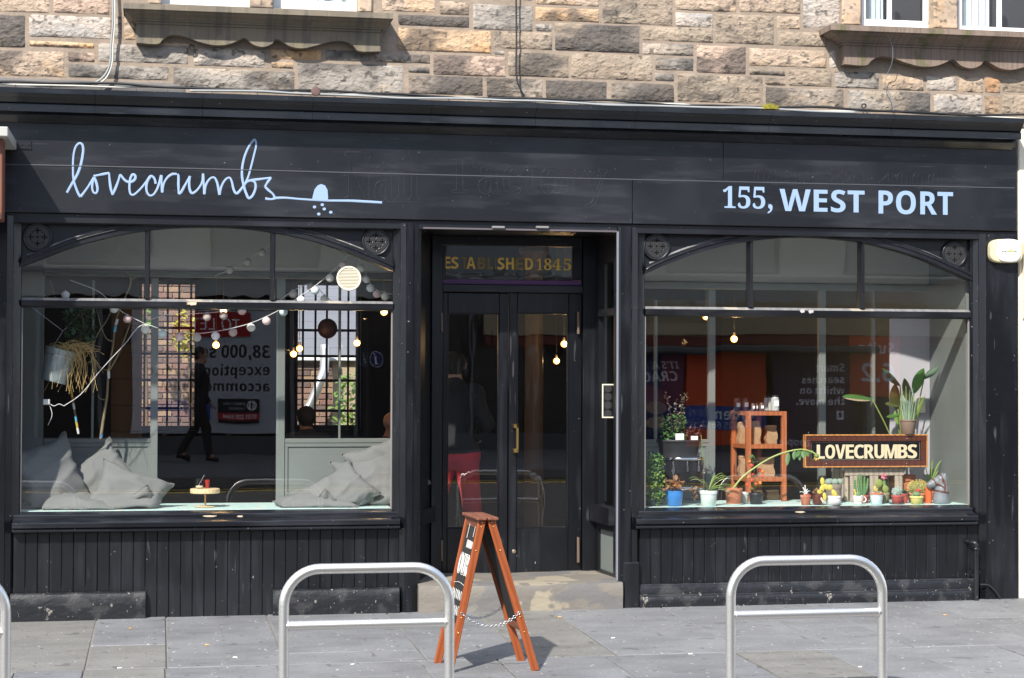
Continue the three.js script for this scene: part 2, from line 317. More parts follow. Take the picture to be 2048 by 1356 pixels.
const glass = M({ color: 0xffffff, transmission: 1, thickness: 0, roughness: 0, ior: 1.95, specularIntensity: 1, bumpMap: glassWave, bumpScale: 0.0003 });
const thinGlass = M({ color: 0xffffff, transmission: 1, thickness: 0, roughness: 0.02, ior: 1.5 });
const palePanel = flat(0.40, 0.41, 0.36, 0.7);
const greyGreen = M({ map: tex(256, 256, (u, v) => { const n = fbm(u, v, 4, 4, 5, 901), k = 0.9 + 0.2 * n; return [0.165 * k, 0.185 * k, 0.172 * k]; }, true), roughness: 0.6 });
const mintDeck = M({ map: tex(512, 128, (u, v) => { const n = fbm(u, v, 30, 8, 4, 911), c = sm(0.6, 0.66, fbm(u, v, 40, 10, 4, 912)); return mix3(mix3([0.42, 0.62, 0.58], [0.52, 0.72, 0.68], n), [0.62, 0.60, 0.52], c * 0.7); }, true), roughness: 0.7 });
const white = flat(0.78, 0.78, 0.76, 0.5), offWhite = flat(0.72, 0.66, 0.52, 0.6);
const darkWall = flat(0.035, 0.03, 0.027, 0.9), creamWall = flat(0.42, 0.35, 0.22, 0.9);
const velvetBump = tex(512, 512, (u, v) => 0.55 * fbm(u, v, 5, 8, 3, 921) + 0.45 * fbm(u, v, 110, 110, 2, 925));
const velvet = (r, g, b, s) => M({ map: tex(256, 256, (u, v) => { const k = 0.9 + 0.2 * fbm(u, v, 4, 4, 3, s); return [r * k, g * k, b * k]; }, true), roughness: 0.85, bumpMap: velvetBump, bumpScale: 0.003, sheen: 0.35, sheenColor: lin(0.4, 0.42, 0.41), sheenRoughness: 0.5 });
const cushionVelvet = velvet(0.165, 0.172, 0.166, 935);
const terracotta = M({ map: tex(128, 128, (u, v) => { const k = 0.8 + 0.4 * fbm(u, v, 6, 6, 4, 941), w = sm(0.6, 0.72, fbm(u, v, 5, 5, 4, 943)); return mix3([0.44 * k, 0.15 * k, 0.075 * k], [0.5, 0.36, 0.28], w * 0.5); }, true), roughness: 0.85 });
const leafMat = (r, g, b) => M({ color: lin(r, g, b), roughness: 0.55, transmission: 0.3, thickness: 0, side: THREE.DoubleSide });
const leafGreen = leafMat(0.075, 0.19, 0.035), leafDark = leafMat(0.03, 0.095, 0.03), leafLight = leafMat(0.22, 0.36, 0.07), leafYellow = leafMat(0.42, 0.40, 0.06), leafBrown = leafMat(0.27, 0.14, 0.06), leafPale = leafMat(0.45, 0.52, 0.22), leafDry = leafMat(0.22, 0.19, 0.12), leafPurple = leafMat(0.12, 0.05, 0.05);
const straw = flat(0.52, 0.37, 0.15, 0.85), stemBrown = flat(0.16, 0.10, 0.05, 0.8), soil = flat(0.03, 0.02, 0.014, 0.95);
const cactusGreen = flat(0.13, 0.24, 0.10, 0.7), cactusGrey = flat(0.25, 0.33, 0.27, 0.7), cactusYellow = flat(0.62, 0.50, 0.09, 0.65);
// ---------------------------------------------------------------- ground
const gA = U(0, 1243, 0.1), gB = U(2040, 1197, 0.1);
const GSX = (gB.y - gA.y) / (gB.x - gA.x);               // the street climbs to the right
const GY = (x, z) => gA.y + (x - gA.x) * GSX - clamp(z - 0.1, 0, 4.3) * 0.018;   // the pavement falls to the kerb
const KERB_Z = 4.45;
function sheet(x0, x1, z0, z1, yf, mat, name, nx = 8, nz = 8) {
  const g = new THREE.PlaneGeometry(1, 1, nx, nz), p = g.attributes.position, uv = g.attributes.uv;
  for (let i = 0; i < p.count; i++) { const x = lerp(x0, x1, p.getX(i) + 0.5), z = lerp(z1, z0, p.getY(i) + 0.5); p.setXYZ(i, x, yf(x, z), z); uv.setXY(i, x, z); }
  g.computeVertexNormals(); return structure(name, g, mat);
}
const roadY = (x, z) => GY(x, KERB_Z) - 0.12 + Math.max(0, z - KERB_Z) * 0.052;
const farY = (x, z) => roadY(x, 12.2) + 0.12 + (z - 12.2) * 0.02;
const pavement = sheet(-40, 40, -1.0, KERB_Z - 0.15, (x, z) => GY(x, z) - 0.011, groutMat, 'pavement', 40, 6);
sheet(-60, 60, KERB_Z, 12.05, roadY, asphalt, 'road', 40, 8);
sheet(-60, 60, 12.2, 40, farY, SLAB[2], 'opposite_pavement', 40, 8);
sheet(-120, 120, -120, 120, (x, z) => -1.4 + (x - 2) * GSX * 0.2, asphalt, 'ground', 4, 4);
// kerbs
for (const [z0, z1, yf, nm] of [[KERB_Z - 0.15, KERB_Z, x => GY(x, KERB_Z) - 0.002, 'kerb'], [12.05, 12.2, x => farY(x, 12.2) - 0.002, 'kerb']]) {
  const g = new THREE.BoxGeometry(60, 0.3, z1 - z0, 30, 1, 1), p = g.attributes.position; for (let i = 0; i < p.count; i++) { const x = p.getX(i) + 2; p.setXYZ(i, x, p.getY(i) - 0.15 + yf(x), p.getZ(i) + (z0 + z1) / 2); }
  g.computeVertexNormals(); structure(nm, metricUV(g), kerbMat);
}
// double yellow lines by the far kerb
const yellowLine = flat(0.62, 0.42, 0.06, 0.8);
for (const z of [11.45, 11.72]) sheet(-40, 40, z, z + 0.09, (x, zz) => roadY(x, zz) + 0.004, yellowLine, 'road_line', 30, 1);
// paving flags: upright joints read off along the shopfront and along the second row
{
  const rowA = [-260, -120, 10, 193, 332, 535, 775, 948, 1100, 1323, 1484, 1612, 1837, 1958, 2110, 2300, 2480].map(px => U(px, 1232, 0.1).x);
  const rowB = [-330, -130, 30, 168, 331, 555, 839, 993, 1210, 1468, 1640, 1805, 1990, 2200, 2420].map(px => { const p = U(px, 1300, 2.15); return p.x; });
  const rowC = [-3.2, -2.4, -1.6, -0.95, -0.1, 0.65, 1.2, 2.0, 2.7, 3.6, 4.2, 5.0, 5.9, 6.6, 7.5, 8.4];
  const slab = (x0, x1, z0, z1, k) => {
    const g = box(x0 + 0.004, x1 - 0.004, -0.06, 0, z0 + 0.004, z1 - 0.004, 0.005), p = g.attributes.position, t = rr(-0.0025, 0.0025), ou = rnd() * 3;
    for (let i = 0; i < p.count; i++) p.setY(i, p.getY(i) + GY(p.getX(i), p.getZ(i)) + t);
    g.computeVertexNormals(); metricUV(g, ou, rnd() * 3);
    mesh('paving_slab', g, SLAB[k], pavement);
  };
  const pick = () => { const r = rnd(); return r < 0.42 ? 0 : r < 0.7 ? 1 : r < 0.9 ? 2 : 3; };
  for (let i = 0; i < rowA.length - 1; i++) {
    const cut = [0, 1.35, 0, 1.28, 0, 1.75, 0, 0, 1.1, 0, 0, 0, 1.0, 1.2, 0, 0][i];
    if (cut) { slab(rowA[i], rowA[i + 1], -0.5, cut, pick()); slab(rowA[i], rowA[i + 1], cut, 2.15, pick()); } else slab(rowA[i], rowA[i + 1], -0.5, 2.15, pick());
  }
  const kb = [0, 1, 2, 3, 0, 0, 1, 0, 2, 3, 0, 1, 0, 1]; for (let i = 0; i < rowB.length - 1; i++) slab(rowB[i], rowB[i + 1], 2.15, 3.25, kb[i]);
  for (let i = 0; i < rowC.length - 1; i++) slab(rowC[i], rowC[i + 1], 3.25, KERB_Z - 0.155, pick());
}
// cast iron covers let into the flags
{
  const iron = flat(0.13, 0.11, 0.10, 0.6, { metalness: 0.5 });
  for (const [px, py, w, d, lab] of [[1876, 1226, 0.26, 0.40, 'square iron drain grate in the pavement beside the downpipe'], [1972, 1267, 0.2, 0.26, 'small iron valve cover in the pavement by the cream building']]) {
    let p = null; for (let z = 0.1; z < 3.5; z += 0.01) { const q = U(px, py, z); if (q.y <= GY(q.x, z)) { p = q; break; } }
    p = p || U(px, py, 0.8);
    const t = thing('drain_cover', lab, 'drain cover'), y = p.y + 0.004;
    const f = (x0, x1, z0, z1) => { const g = box(x0, x1, y - 0.004, y + 0.004, z0, z1, 0.001); const q = g.attributes.position; for (let i = 0; i < q.count; i++) q.setY(i, q.getY(i) + (q.getX(i) - p.x) * GSX); return g; };
    mesh('frame', merge([f(p.x - w / 2, p.x + w / 2, p.z - d / 2, p.z - d / 2 + 0.02), f(p.x - w / 2, p.x + w / 2, p.z + d / 2 - 0.02, p.z + d / 2), f(p.x - w / 2, p.x - w / 2 + 0.02, p.z - d / 2 + 0.02, p.z + d / 2 - 0.02), f(p.x + w / 2 - 0.02, p.x + w / 2, p.z - d / 2 + 0.02, p.z + d / 2 - 0.02)]), iron, t);
    for (let k = 0; k < 7; k++) { const x = p.x - w / 2 + 0.03 + k * (w - 0.06) / 7; mesh('bar', f(x, x + (w - 0.06) / 14, p.z - d / 2 + 0.021, p.z + d / 2 - 0.021), iron, t); }
    settle(t);
  }
}
// ---------------------------------------------------------------- stone wall of the tenement
const WALL_Z = 0.0, WALL_TOP = 4.95;
const wallX0 = U(-500, 100, 0).x, wallX1 = U(2140, 100, 0).x, wallY0 = U(1024, 214, 0).y - 0.25;
const FXw = px => U(px, 20, 0).x, FYw = (px, py) => U(px, py, 0).y;
const tenement = thing('stone_wall', 'sooty squared rubble sandstone wall above the black shopfront', 'wall');
const OPEN = [[FXw(300), FXw(742), FYw(518, 15)], [FXw(1722), FXw(2170), FYw(1935, 66)]];
{ const bed = (a, b, c, d) => mesh('mortar_bed', box(a, b, c, d, -0.35, WALL_Z, 0), mortarMat, tenement), yb = Math.min(OPEN[0][2], OPEN[1][2]);
  bed(wallX0, wallX1, wallY0, yb); bed(wallX0, OPEN[0][0], yb, WALL_TOP); bed(OPEN[0][1], OPEN[1][0], yb, WALL_TOP); bed(OPEN[1][1], wallX1, yb, WALL_TOP); bed(OPEN[0][0], OPEN[0][1], yb, OPEN[0][2]); bed(OPEN[1][0], OPEN[1][1], yb, OPEN[1][2]); }
const stones = [
  [-62, -60, 99, 24, 'tan'], [106, -60, 220, 27, 'pink'], [-62, 27, 51, 94, 'dark'], [56, 30, 224, 76, 'light'], [56, 82, 190, 95, 'orange'], [-62, 99, 130, 152, 'tan'], [135, 102, 190, 124, 'pink'], [195, 88, 378, 126, 'grey'],
  [135, 129, 338, 158, 'grey'], [247, 30, 272, 80, 'tan'], [226, 30, 243, 78, 'grey'], [345, 137, 590, 180, 'grey'], [386, 95, 531, 134, 'light'], [541, 97, 644, 119, 'orange'], [541, 122, 588, 137, 'orange'], [650, 99, 742, 122, 'grey'],
  [748, 105, 862, 126, 'dark'], [594, 126, 808, 188, 'grey'], [815, 132, 861, 146, 'grey'], [816, 150, 967, 190, 'dark'], [866, 109, 1013, 152, 'pink'], [795, 57, 984, 104, 'orange'], [988, 99, 1011, 111, 'grey'], [988, 62, 1106, 98, 'brown'],
  [796, 29, 940, 53, 'dark'], [764, -60, 873, 24, 'tan'], [878, 2, 940, 30, 'tan'], [945, 8, 1067, 61, 'grey'], [1071, 14, 1200, 43, 'orange'], [1071, 46, 1106, 63, 'grey'], [1109, 47, 1281, 104, 'dark'], [1016, 104, 1139, 154, 'brown'],
  [1142, 107, 1307, 160, 'brown'], [972, 155, 1087, 196, 'dark'], [1092, 160, 1216, 200, 'dark'], [1222, 165, 1350, 203, 'dark'], [1310, 114, 1389, 141, 'grey'], [1310, 145, 1350, 162, 'grey'], [1205, -60, 1347, 49, 'brown'], [1071, -60, 1200, 11, 'tan'],
  [878, -60, 1066, -2, 'tan'], [1350, -60, 1475, 22, 'tan'], [1351, 24, 1428, 54, 'light'], [1284, 53, 1428, 83, 'brown'], [1285, 86, 1389, 111, 'grey'], [1432, 28, 1550, 88, 'brown'], [1393, 90, 1494, 147, 'pink'], [1354, 149, 1527, 206, 'brown'],
  [1479, -60, 1603, 26, 'tan'], [1554, 31, 1602, 58, 'tan'], [1606, -60, 1682, 57, 'light'], [1555, 62, 1654, 93, 'brown'], [1498, 97, 1655, 134, 'tan'], [1498, 137, 1573, 151, 'brown'], [1531, 154, 1573, 171, 'tan'], [1577, 138, 1666, 173, 'brown'],
  [1531, 175, 1690, 216, 'dark'], [1659, 100, 1676, 136, 'light'], [1670, 142, 1760, 177, 'grey'], [1697, 181, 1863, 222, 'grey'], [1765, 151, 1850, 181, 'tan'], [1853, 152, 1915, 182, 'light'], [1868, 187, 1966, 228, 'light'], [1970, 190, 2002, 230, 'rust'], [2005, 190, 2140, 232, 'brown'],
  [1919, 153, 1968, 185, 'tan'], [1971, 155, 2003, 186, 'rust'], [2006, 156, 2140, 187, 'brown'], [275, 82, 384, 92, 'tan'], [-262, -60, -66, 30, 'grey'], [-262, 36, -66, 96, 'tan'], [-262, 100, -66, 152, 'brown'],
];
function rockGeo(x0, x1, y0, y1, zf, amp) {
  const w = x1 - x0, h = y1 - y0, ou = rnd() * 7, ov = rnd() * 7, sd = (rnd() * 999) | 0, ed = 0.011;
  const axis = (l) => { const n = Math.max(2, Math.round((l - 2 * ed) / 0.045)), r = [0]; for (let i = 0; i <= n; i++) r.push(ed + (l - 2 * ed) * i / n); r.push(l); return r; };
  const ax = axis(w), ay = axis(h), nx = ax.length, ny = ay.length, pos = [], uv = [], idx = [];
  for (let j = 0; j < ny; j++) for (let i = 0; i < nx; i++) {
    let x = ax[i], y = ay[j]; const edge = !i || !j || i === nx - 1 || j === ny - 1, ring = i === 1 || j === 1 || i === nx - 2 || j === ny - 2;
    const n = fbm((x + 1 + ou) / 10, (y + 1 + ov) / 10, 60, 60, 3, sd), q = fbm((x + 1 + ou) / 10, (y + 1 + ov) / 10, 150, 190, 2, sd + 8), e = (fbm((x + 1 + ou) / 10, (y + 1 + ov) / 10, 130, 130, 2, sd + 3) - 0.5) * 0.016;
    let z = zf + amp * (n - 0.35) * 1.3 + amp * 0.5 * (q - 0.5);
    if (edge) { if (!i || i === nx - 1) x += e; if (!j || j === ny - 1) y += e; z = WALL_Z - 0.004; } else if (ring) z = Math.min(z, lerp(WALL_Z + 0.008, z, 0.5)); 
    pos.push(x0 + x, y0 + y, z); uv.push(x + ou, y + ov);
  }
  for (let j = 0; j < ny - 1; j++) for (let i = 0; i < nx - 1; i++) { const a = j * nx + i; idx.push(a, a + 1, a + nx, a + 1, a + nx + 1, a + nx); }
  const g = new THREE.BufferGeometry(); g.setAttribute('position', new THREE.Float32BufferAttribute(pos, 3)); g.setAttribute('uv', new THREE.Float32BufferAttribute(uv, 2)); g.setIndex(idx); g.computeVertexNormals(); return g;
}
for (const [x0, y0, x1, y1, k] of stones) {
  const [a, b, c, d] = R(x0, y0, x1, y1, 0.015);
  mesh('stone', rockGeo(a + 0.002, b - 0.002, c + 0.002, d - 0.002, WALL_Z + 0.01, 0.014), STONE[k], tenement);
}
// cement skirting patch above the cornice at the left
{ const [a, b, c, d] = R(-262, 156, 372, 182, 0.012); mesh('cement_patch', rockGeo(a, b, c, d, WALL_Z + 0.012, 0.01), M({ map: tex(256, 128, (u, v) => { const k = 0.8 + 0.4 * fbm(u, v, 8, 6, 5, 961); return [0.155 * k, 0.145 * k, 0.14 * k]; }, true), roughness: 0.9 }), tenement); }
for (let k = 0; k < 2; k++) { const [px, py] = [[1725, 213], [383, 96]][k]; const p = U(px, py, 0.02); mesh('drill_hole', lathe([[0.012, 0], [0.02, 0.012], [0.021, 0.0]], 0, 0, 0, 12).rotateX(Math.PI / 2).translate(p.x, p.y, 0.045), flat(0.02, 0.018, 0.016, 0.9), tenement); }
// ---------------------------------------------------------------- shopfront
const fontSans = await new FontLoader().loadAsync('fonts/droid/droid_sans_bold.typeface.json');
const fontSerif = await new FontLoader().loadAsync('fonts/droid/droid_serif_bold.typeface.json');
// lettering stretched to a rectangle
function letters(str, font, [x0, x1, y0, y1], z, depth = 0.002, curve = 6) {
  const g = new TextGeometry(str, { font, size: 1, depth: 1, curveSegments: curve, bevelEnabled: false });
  g.computeBoundingBox(); const b = g.boundingBox;
  g.translate(-b.min.x, -b.min.y, -b.min.z); g.scale((x1 - x0) / (b.max.x - b.min.x), (y1 - y0) / (b.max.y - b.min.y), depth / (b.max.z - b.min.z)); g.translate(x0, y0, z); g.computeVertexNormals();
  return g.index ? toNI(g) : g;
}
const front = thing('shopfront', 'black painted timber shopfront with two arched display windows and recessed double doors', 'shopfront');
const FY = (px, py, z = 0) => U(px, py, z).y, FX = (px, py, z = 0) => U(px, py, z).x;
const XL = FX(-330, 700, 0.06), XR = FX(2035, 700, 0.06);

// cornice in lengths, like cut stone painted over
{
  const P = [[205, 0.31], [215, 0.31], [215.6, 0.287], [222, 0.265], [229, 0.243], [235.5, 0.226], [236, 0.238], [250, 0.238], [250.6, 0.15], [258, 0.15], [258.5, 0.125], [264, 0.105], [272, 0.075]];
  const out = P.map(([y, z]) => [z, FY(1024, y, z)]); out.push([-0.05, out[out.length - 1][1]], [-0.05, out[0][1] + 0.03], [0.1, out[0][1] + 0.03]);
  const js = [-330, -190, -30, 190, 405, 625, 862, 1071, 1271, 1538, 1783].map(px => FX(px, 230, 0.24)); js.push(FX(2043, 240, 0.24));
  for (let i = 0; i < js.length - 1; i++) mesh('cornice_length', extr(out, 'x', js[i] + 0.0012, js[i + 1] - 0.0012), blackGloss, front);
}
// fascia boards
{
  const yT = FY(1024, 272, 0.06), yJ = FY(1024, 353, 0.06), yB = FY(1024, 443, 0.06);
  const x1 = FX(1447, 330, 0.06), x2 = FX(1265, 400, 0.06);
  for (const [a, b] of [[XL, x1], [x1, XR]]) mesh('fascia_board', box(a + 0.001, b - 0.001, yJ + 0.0015, yT + 0.02, 0.0, 0.06, 0.003), blackH, front);
  for (const [a, b] of [[XL, x2], [x2, XR]]) mesh('fascia_board', box(a + 0.001, b - 0.001, yB, yJ - 0.0015, 0.0, 0.063, 0.004), blackH, front);
  // raised paint ridge over the joint, coloured paler to bring out its highlight
  mesh('paint_ridge', tube([[XL + 0.02, yJ, 0.061], [FX(400, 340, 0.06), yJ + 0.002, 0.062], [FX(900, 350, 0.06), yJ - 0.002, 0.0605], [XR - 0.02, yJ, 0.0615]], 0.0055, 40, 6), flat(0.06, 0.063, 0.072, 0.4), front);
  // lintel below the fascia, set back
  mesh('lintel', box(XL, XR - 0.003, FY(1024, 462, 0.02), yB - 0.001, -0.12, 0.03, 0.003), blackH, front);
  mesh('recess_rail', box(FX(845, 457, 0.0), FX(1232, 457, 0.0), FY(1038, 461, 0.035), FY(1038, 457.5, 0.035), 0.031, 0.036, 0.001), flat(0.10, 0.085, 0.095, 0.6), front);
  for (const px of [996, 1084]) mesh('shutter_bracket', box(FX(px - 13, 455, 0.03), FX(px + 13, 455, 0.03), FY(px, 457, 0.05), FY(px, 452, 0.05), 0.031, 0.055, 0.004), flat(0.2, 0.19, 0.19, 0.5), front);
}
// the painted names
const paleBlue = flat(0.265, 0.37, 0.545, 0.6);
{
  const A = (x, y) => [120 + x / 7.978, 270 + y / 7.978], B = (x, y) => [340 + x / 7.978, 270 + y / 7.978];
  const strokes = [
    [[110, 920], [160, 830], [225, 720], [280, 620], [330, 480], [362, 320], [370, 210], [350, 145], [312, 130], [265, 165], [230, 245], [210, 380], [207, 550], [215, 700], [250, 830], [300, 950], [325, 985]].map(p => A(...p)),
    [[325, 985], [360, 945], [430, 850], [500, 745], [545, 680]].map(p => A(...p)),
    [[540, 670], [518, 770], [515, 860], [538, 918], [572, 928], [597, 885], [590, 800], [568, 725], [545, 675]].map(p => A(...p)),
    [[535, 655], [660, 630], [785, 605]].map(p => A(...p)), [[783, 605], [792, 720], [812, 860], [838, 955]].map(p => A(...p)), [[838, 955], [872, 880], [920, 760], [960, 628]].map(p => A(...p)),
    [[960, 628], [1000, 680], [1050, 732], [1110, 752], [1165, 735], [1203, 690], [1195, 642], [1162, 630], [1128, 680], [1110, 780], [1110, 880], [1130, 945], [1170, 955], [1230, 912], [1310, 830], [1380, 740], [1448, 652], [1490, 672], [1518, 725], [1526, 778]].map(p => A(...p)),
    [[1448, 655], [1400, 725], [1378, 820], [1388, 910], [1430, 965], [1482, 955], [1540, 880], [1580, 780], [1617, 640]].map(p => A(...p)),
    [[1617, 640], [1622, 780], [1632, 918]].map(p => A(...p)), [...[[1632, 918], [1645, 820], [1672, 740], [1730, 662], [1790, 625]].map(p => A(...p)), ...[[40, 622], [110, 622]].map(p => B(...p))],
    [[120, 622], [132, 640], [135, 800], [140, 943]].map(p => B(...p)), [[140, 943], [170, 920], [240, 800], [318, 655]].map(p => B(...p)), [[318, 655], [306, 760], [318, 880], [350, 928], [410, 900], [490, 800], [518, 720], [527, 615]].map(p => B(...p)),
    [[527, 615], [537, 780], [548, 945]].map(p => B(...p)), [[548, 945], [562, 830], [602, 740], [660, 682], [708, 680], [745, 740], [775, 860], [790, 955]].map(p => B(...p)),
    [[790, 955], [806, 870], [850, 760], [908, 692], [952, 682], [985, 740], [1010, 850], [1043, 922], [1072, 930], [1130, 870], [1185, 800]].map(p => B(...p)),
    [[1185, 800], [1240, 690], [1290, 520], [1345, 300], [1373, 180], [1370, 100], [1350, 72], [1310, 110], [1240, 220], [1180, 380], [1150, 550], [1152, 680], [1180, 820], [1215, 930], [1258, 1008], [1305, 982], [1350, 900], [1368, 820], [1350, 752], [1290, 728], [1225, 750], [1188, 800]].map(p => B(...p)),
    [[1210, 737], [1300, 722], [1450, 702], [1615, 680]].map(p => B(...p)), [[1615, 680], [1560, 750], [1515, 825]].map(p => B(...p)), [[1515, 825], [1580, 888], [1640, 940], [1675, 1000]].map(p => B(...p)), [[1680, 1008], [1620, 1024], [1520, 1014]].map(p => B(...p)),
    [[550, 396], [570, 395.5], [600, 398], [650, 401], [700, 401.5], [730, 403], [764, 405]],
  ];
  const parts = strokes.map((s, i) => {
    const g = tube(s.map(([px, py]) => { const p = U(px, py, 0.064); return V3(p.x, p.y, 0); }), t => 0.0086 * (0.92 + 0.14 * Math.sin(7 * t + i)), Math.max(8, s.length * 4), 8);
    const p = g.attributes.position, zb = 0.0635 + (i % 5) * 0.00013; for (let k = 0; k < p.count; k++) p.setZ(k, zb + p.getZ(k) * 0.22); g.computeVertexNormals(); return g;
  });
  const cup = [[624, 400], [626, 390], [629, 379], [635, 371], [642, 368], [650, 371], [655, 380], [656, 392], [656, 401]].map(([a, b]) => { const p = U(a, b, 0.064); return new THREE.Vector2(p.x, p.y); });
  const cg = new THREE.ExtrudeGeometry(new THREE.Shape(cup), { depth: 0.002, bevelEnabled: false }); cg.translate(0, 0, 0.0638); parts.push(toNI(cg));
  for (const [a, b] of [[629, 414], [644.5, 409.5], [648.5, 418], [661.5, 424.5], [637.5, 428]]) { const p = U(a, b, 0.064), g = new THREE.CylinderGeometry(0.0125, 0.0125, 0.002, 12); g.rotateX(Math.PI / 2); g.scale(1, 0.85, 1); g.translate(p.x, p.y, 0.065); parts.push(toNI(g)); }
  mesh('painted_shop_name', merge(parts), paleBlue, front).userData.label = 'pale blue handwritten shop name with an underline and cake crumbs';
  const addr = [letters('155,', fontSerif, R(1446, 373, 1545, 426, 0.064), 0.0635), letters('WEST', fontSans, R(1559, 379, 1729, 424, 0.064), 0.0635), letters('PORT', fontSans, R(1757, 382, 1906, 429, 0.064), 0.0635)];
  mesh('painted_address', merge(addr), paleBlue, front).userData.label = 'pale blue painted street address 155, WEST PORT';
}
// faint incised outlines of the old signwriting
{
  const ghost = flat(0.035, 0.036, 0.04, 0.4);
  const ring = (str, r, font) => { const shp = font.generateShapes(str, 1); let bx = new THREE.Box2(); shp.forEach(s => s.getPoints(8).forEach(p => bx.expandByPoint(p))); const out = []; for (const s of shp) for (const path of [s, ...s.holes]) { const pts = path.getPoints(8).map(p => V3(lerp(r[0], r[1], (p.x - bx.min.x) / (bx.max.x - bx.min.x)), lerp(r[2], r[3], (p.y - bx.min.y) / (bx.max.y - bx.min.y)), 0.0632)); pts.push(pts[0].clone()); out.push(tube(pts, 0.0009, 1, 4, true)); } return out; };
  mesh('incised_letters', merge([...ring('Nail', R(690, 300, 840, 404, 0.063), fontSerif), ...ring('Factory', R(905, 318, 1215, 412, 0.063), fontSerif), ...ring('0131 221 4000', R(1508, 342, 1884, 372, 0.063), fontSerif)]), ghost, front);
}
// posts and pilasters: outlines in plan
function post(name, pts, y0, y1, mat) { const o = pts.map(([px, z]) => [FX(px, 760, z), z]); return mesh(name, extr(o, 'y', y0, y1, 0.3), mat, front); }
const blackPost = mkPaint(paintTexV, { roughness: 0.24 });
const yLin = FY(1024, 450, 0.03), yG = x => GY(x, 0.05) - 0.03;
post('pilaster', [[-330, 0.06], [11, 0.06], [12, 0.052], [24, 0.03], [25, 0.012], [38, -0.03], [40, -0.035], [41.5, -0.06], [41.5, -0.14], [-330, -0.14]], yG(-1), yLin, blackPost);
post('door_post', [[784, -0.14], [784, -0.06], [785.5, -0.035], [787, -0.03], [799, 0.012], [800, 0.03], [811, 0.05], [812.5, 0.06], [826, 0.06], [828, 0.05], [833, 0.045], [841, 0.015], [841, -0.14]], yG(2), yLin, blackPost);
post('door_post', [[1233, -0.14], [1233, 0.03], [1236, 0.05], [1241, 0.06], [1262, 0.06], [1264, 0.045], [1275, 0.022], [1276, 0.01], [1286, -0.03], [1288, -0.035], [1289, -0.06], [1289, -0.14]], yG(3.3), yLin, blackPost);
post('pilaster', [[1938, -0.14], [1938, -0.06], [1940, -0.035], [1945, -0.03], [1946, -0.02], [1957, 0.014], [1958, 0.026], [1970.5, 0.055], [1972, 0.06], [2035.5, 0.06], [2035.5, -0.14]], yG(6.4), yLin, blackPost);
mesh('post_foot', box(FX(1246, 1160, 0.06), FX(1280, 1160, 0.06), yG(3.5), FY(1262, 1124, 0.07), 0.0, 0.07, 0.012), blackV, front);
mesh('post_sunlit_edge', box(FX(1232.4, 800, 0.03), FX(1237, 800, 0.05), FY(1235, 1162, 0.05), FY(1235, 463, 0.05), 0.022, 0.0525, 0.002), flat(0.19, 0.205, 0.24, 0.5), front);  // pale colour stands for the sunlit edge of the reveal

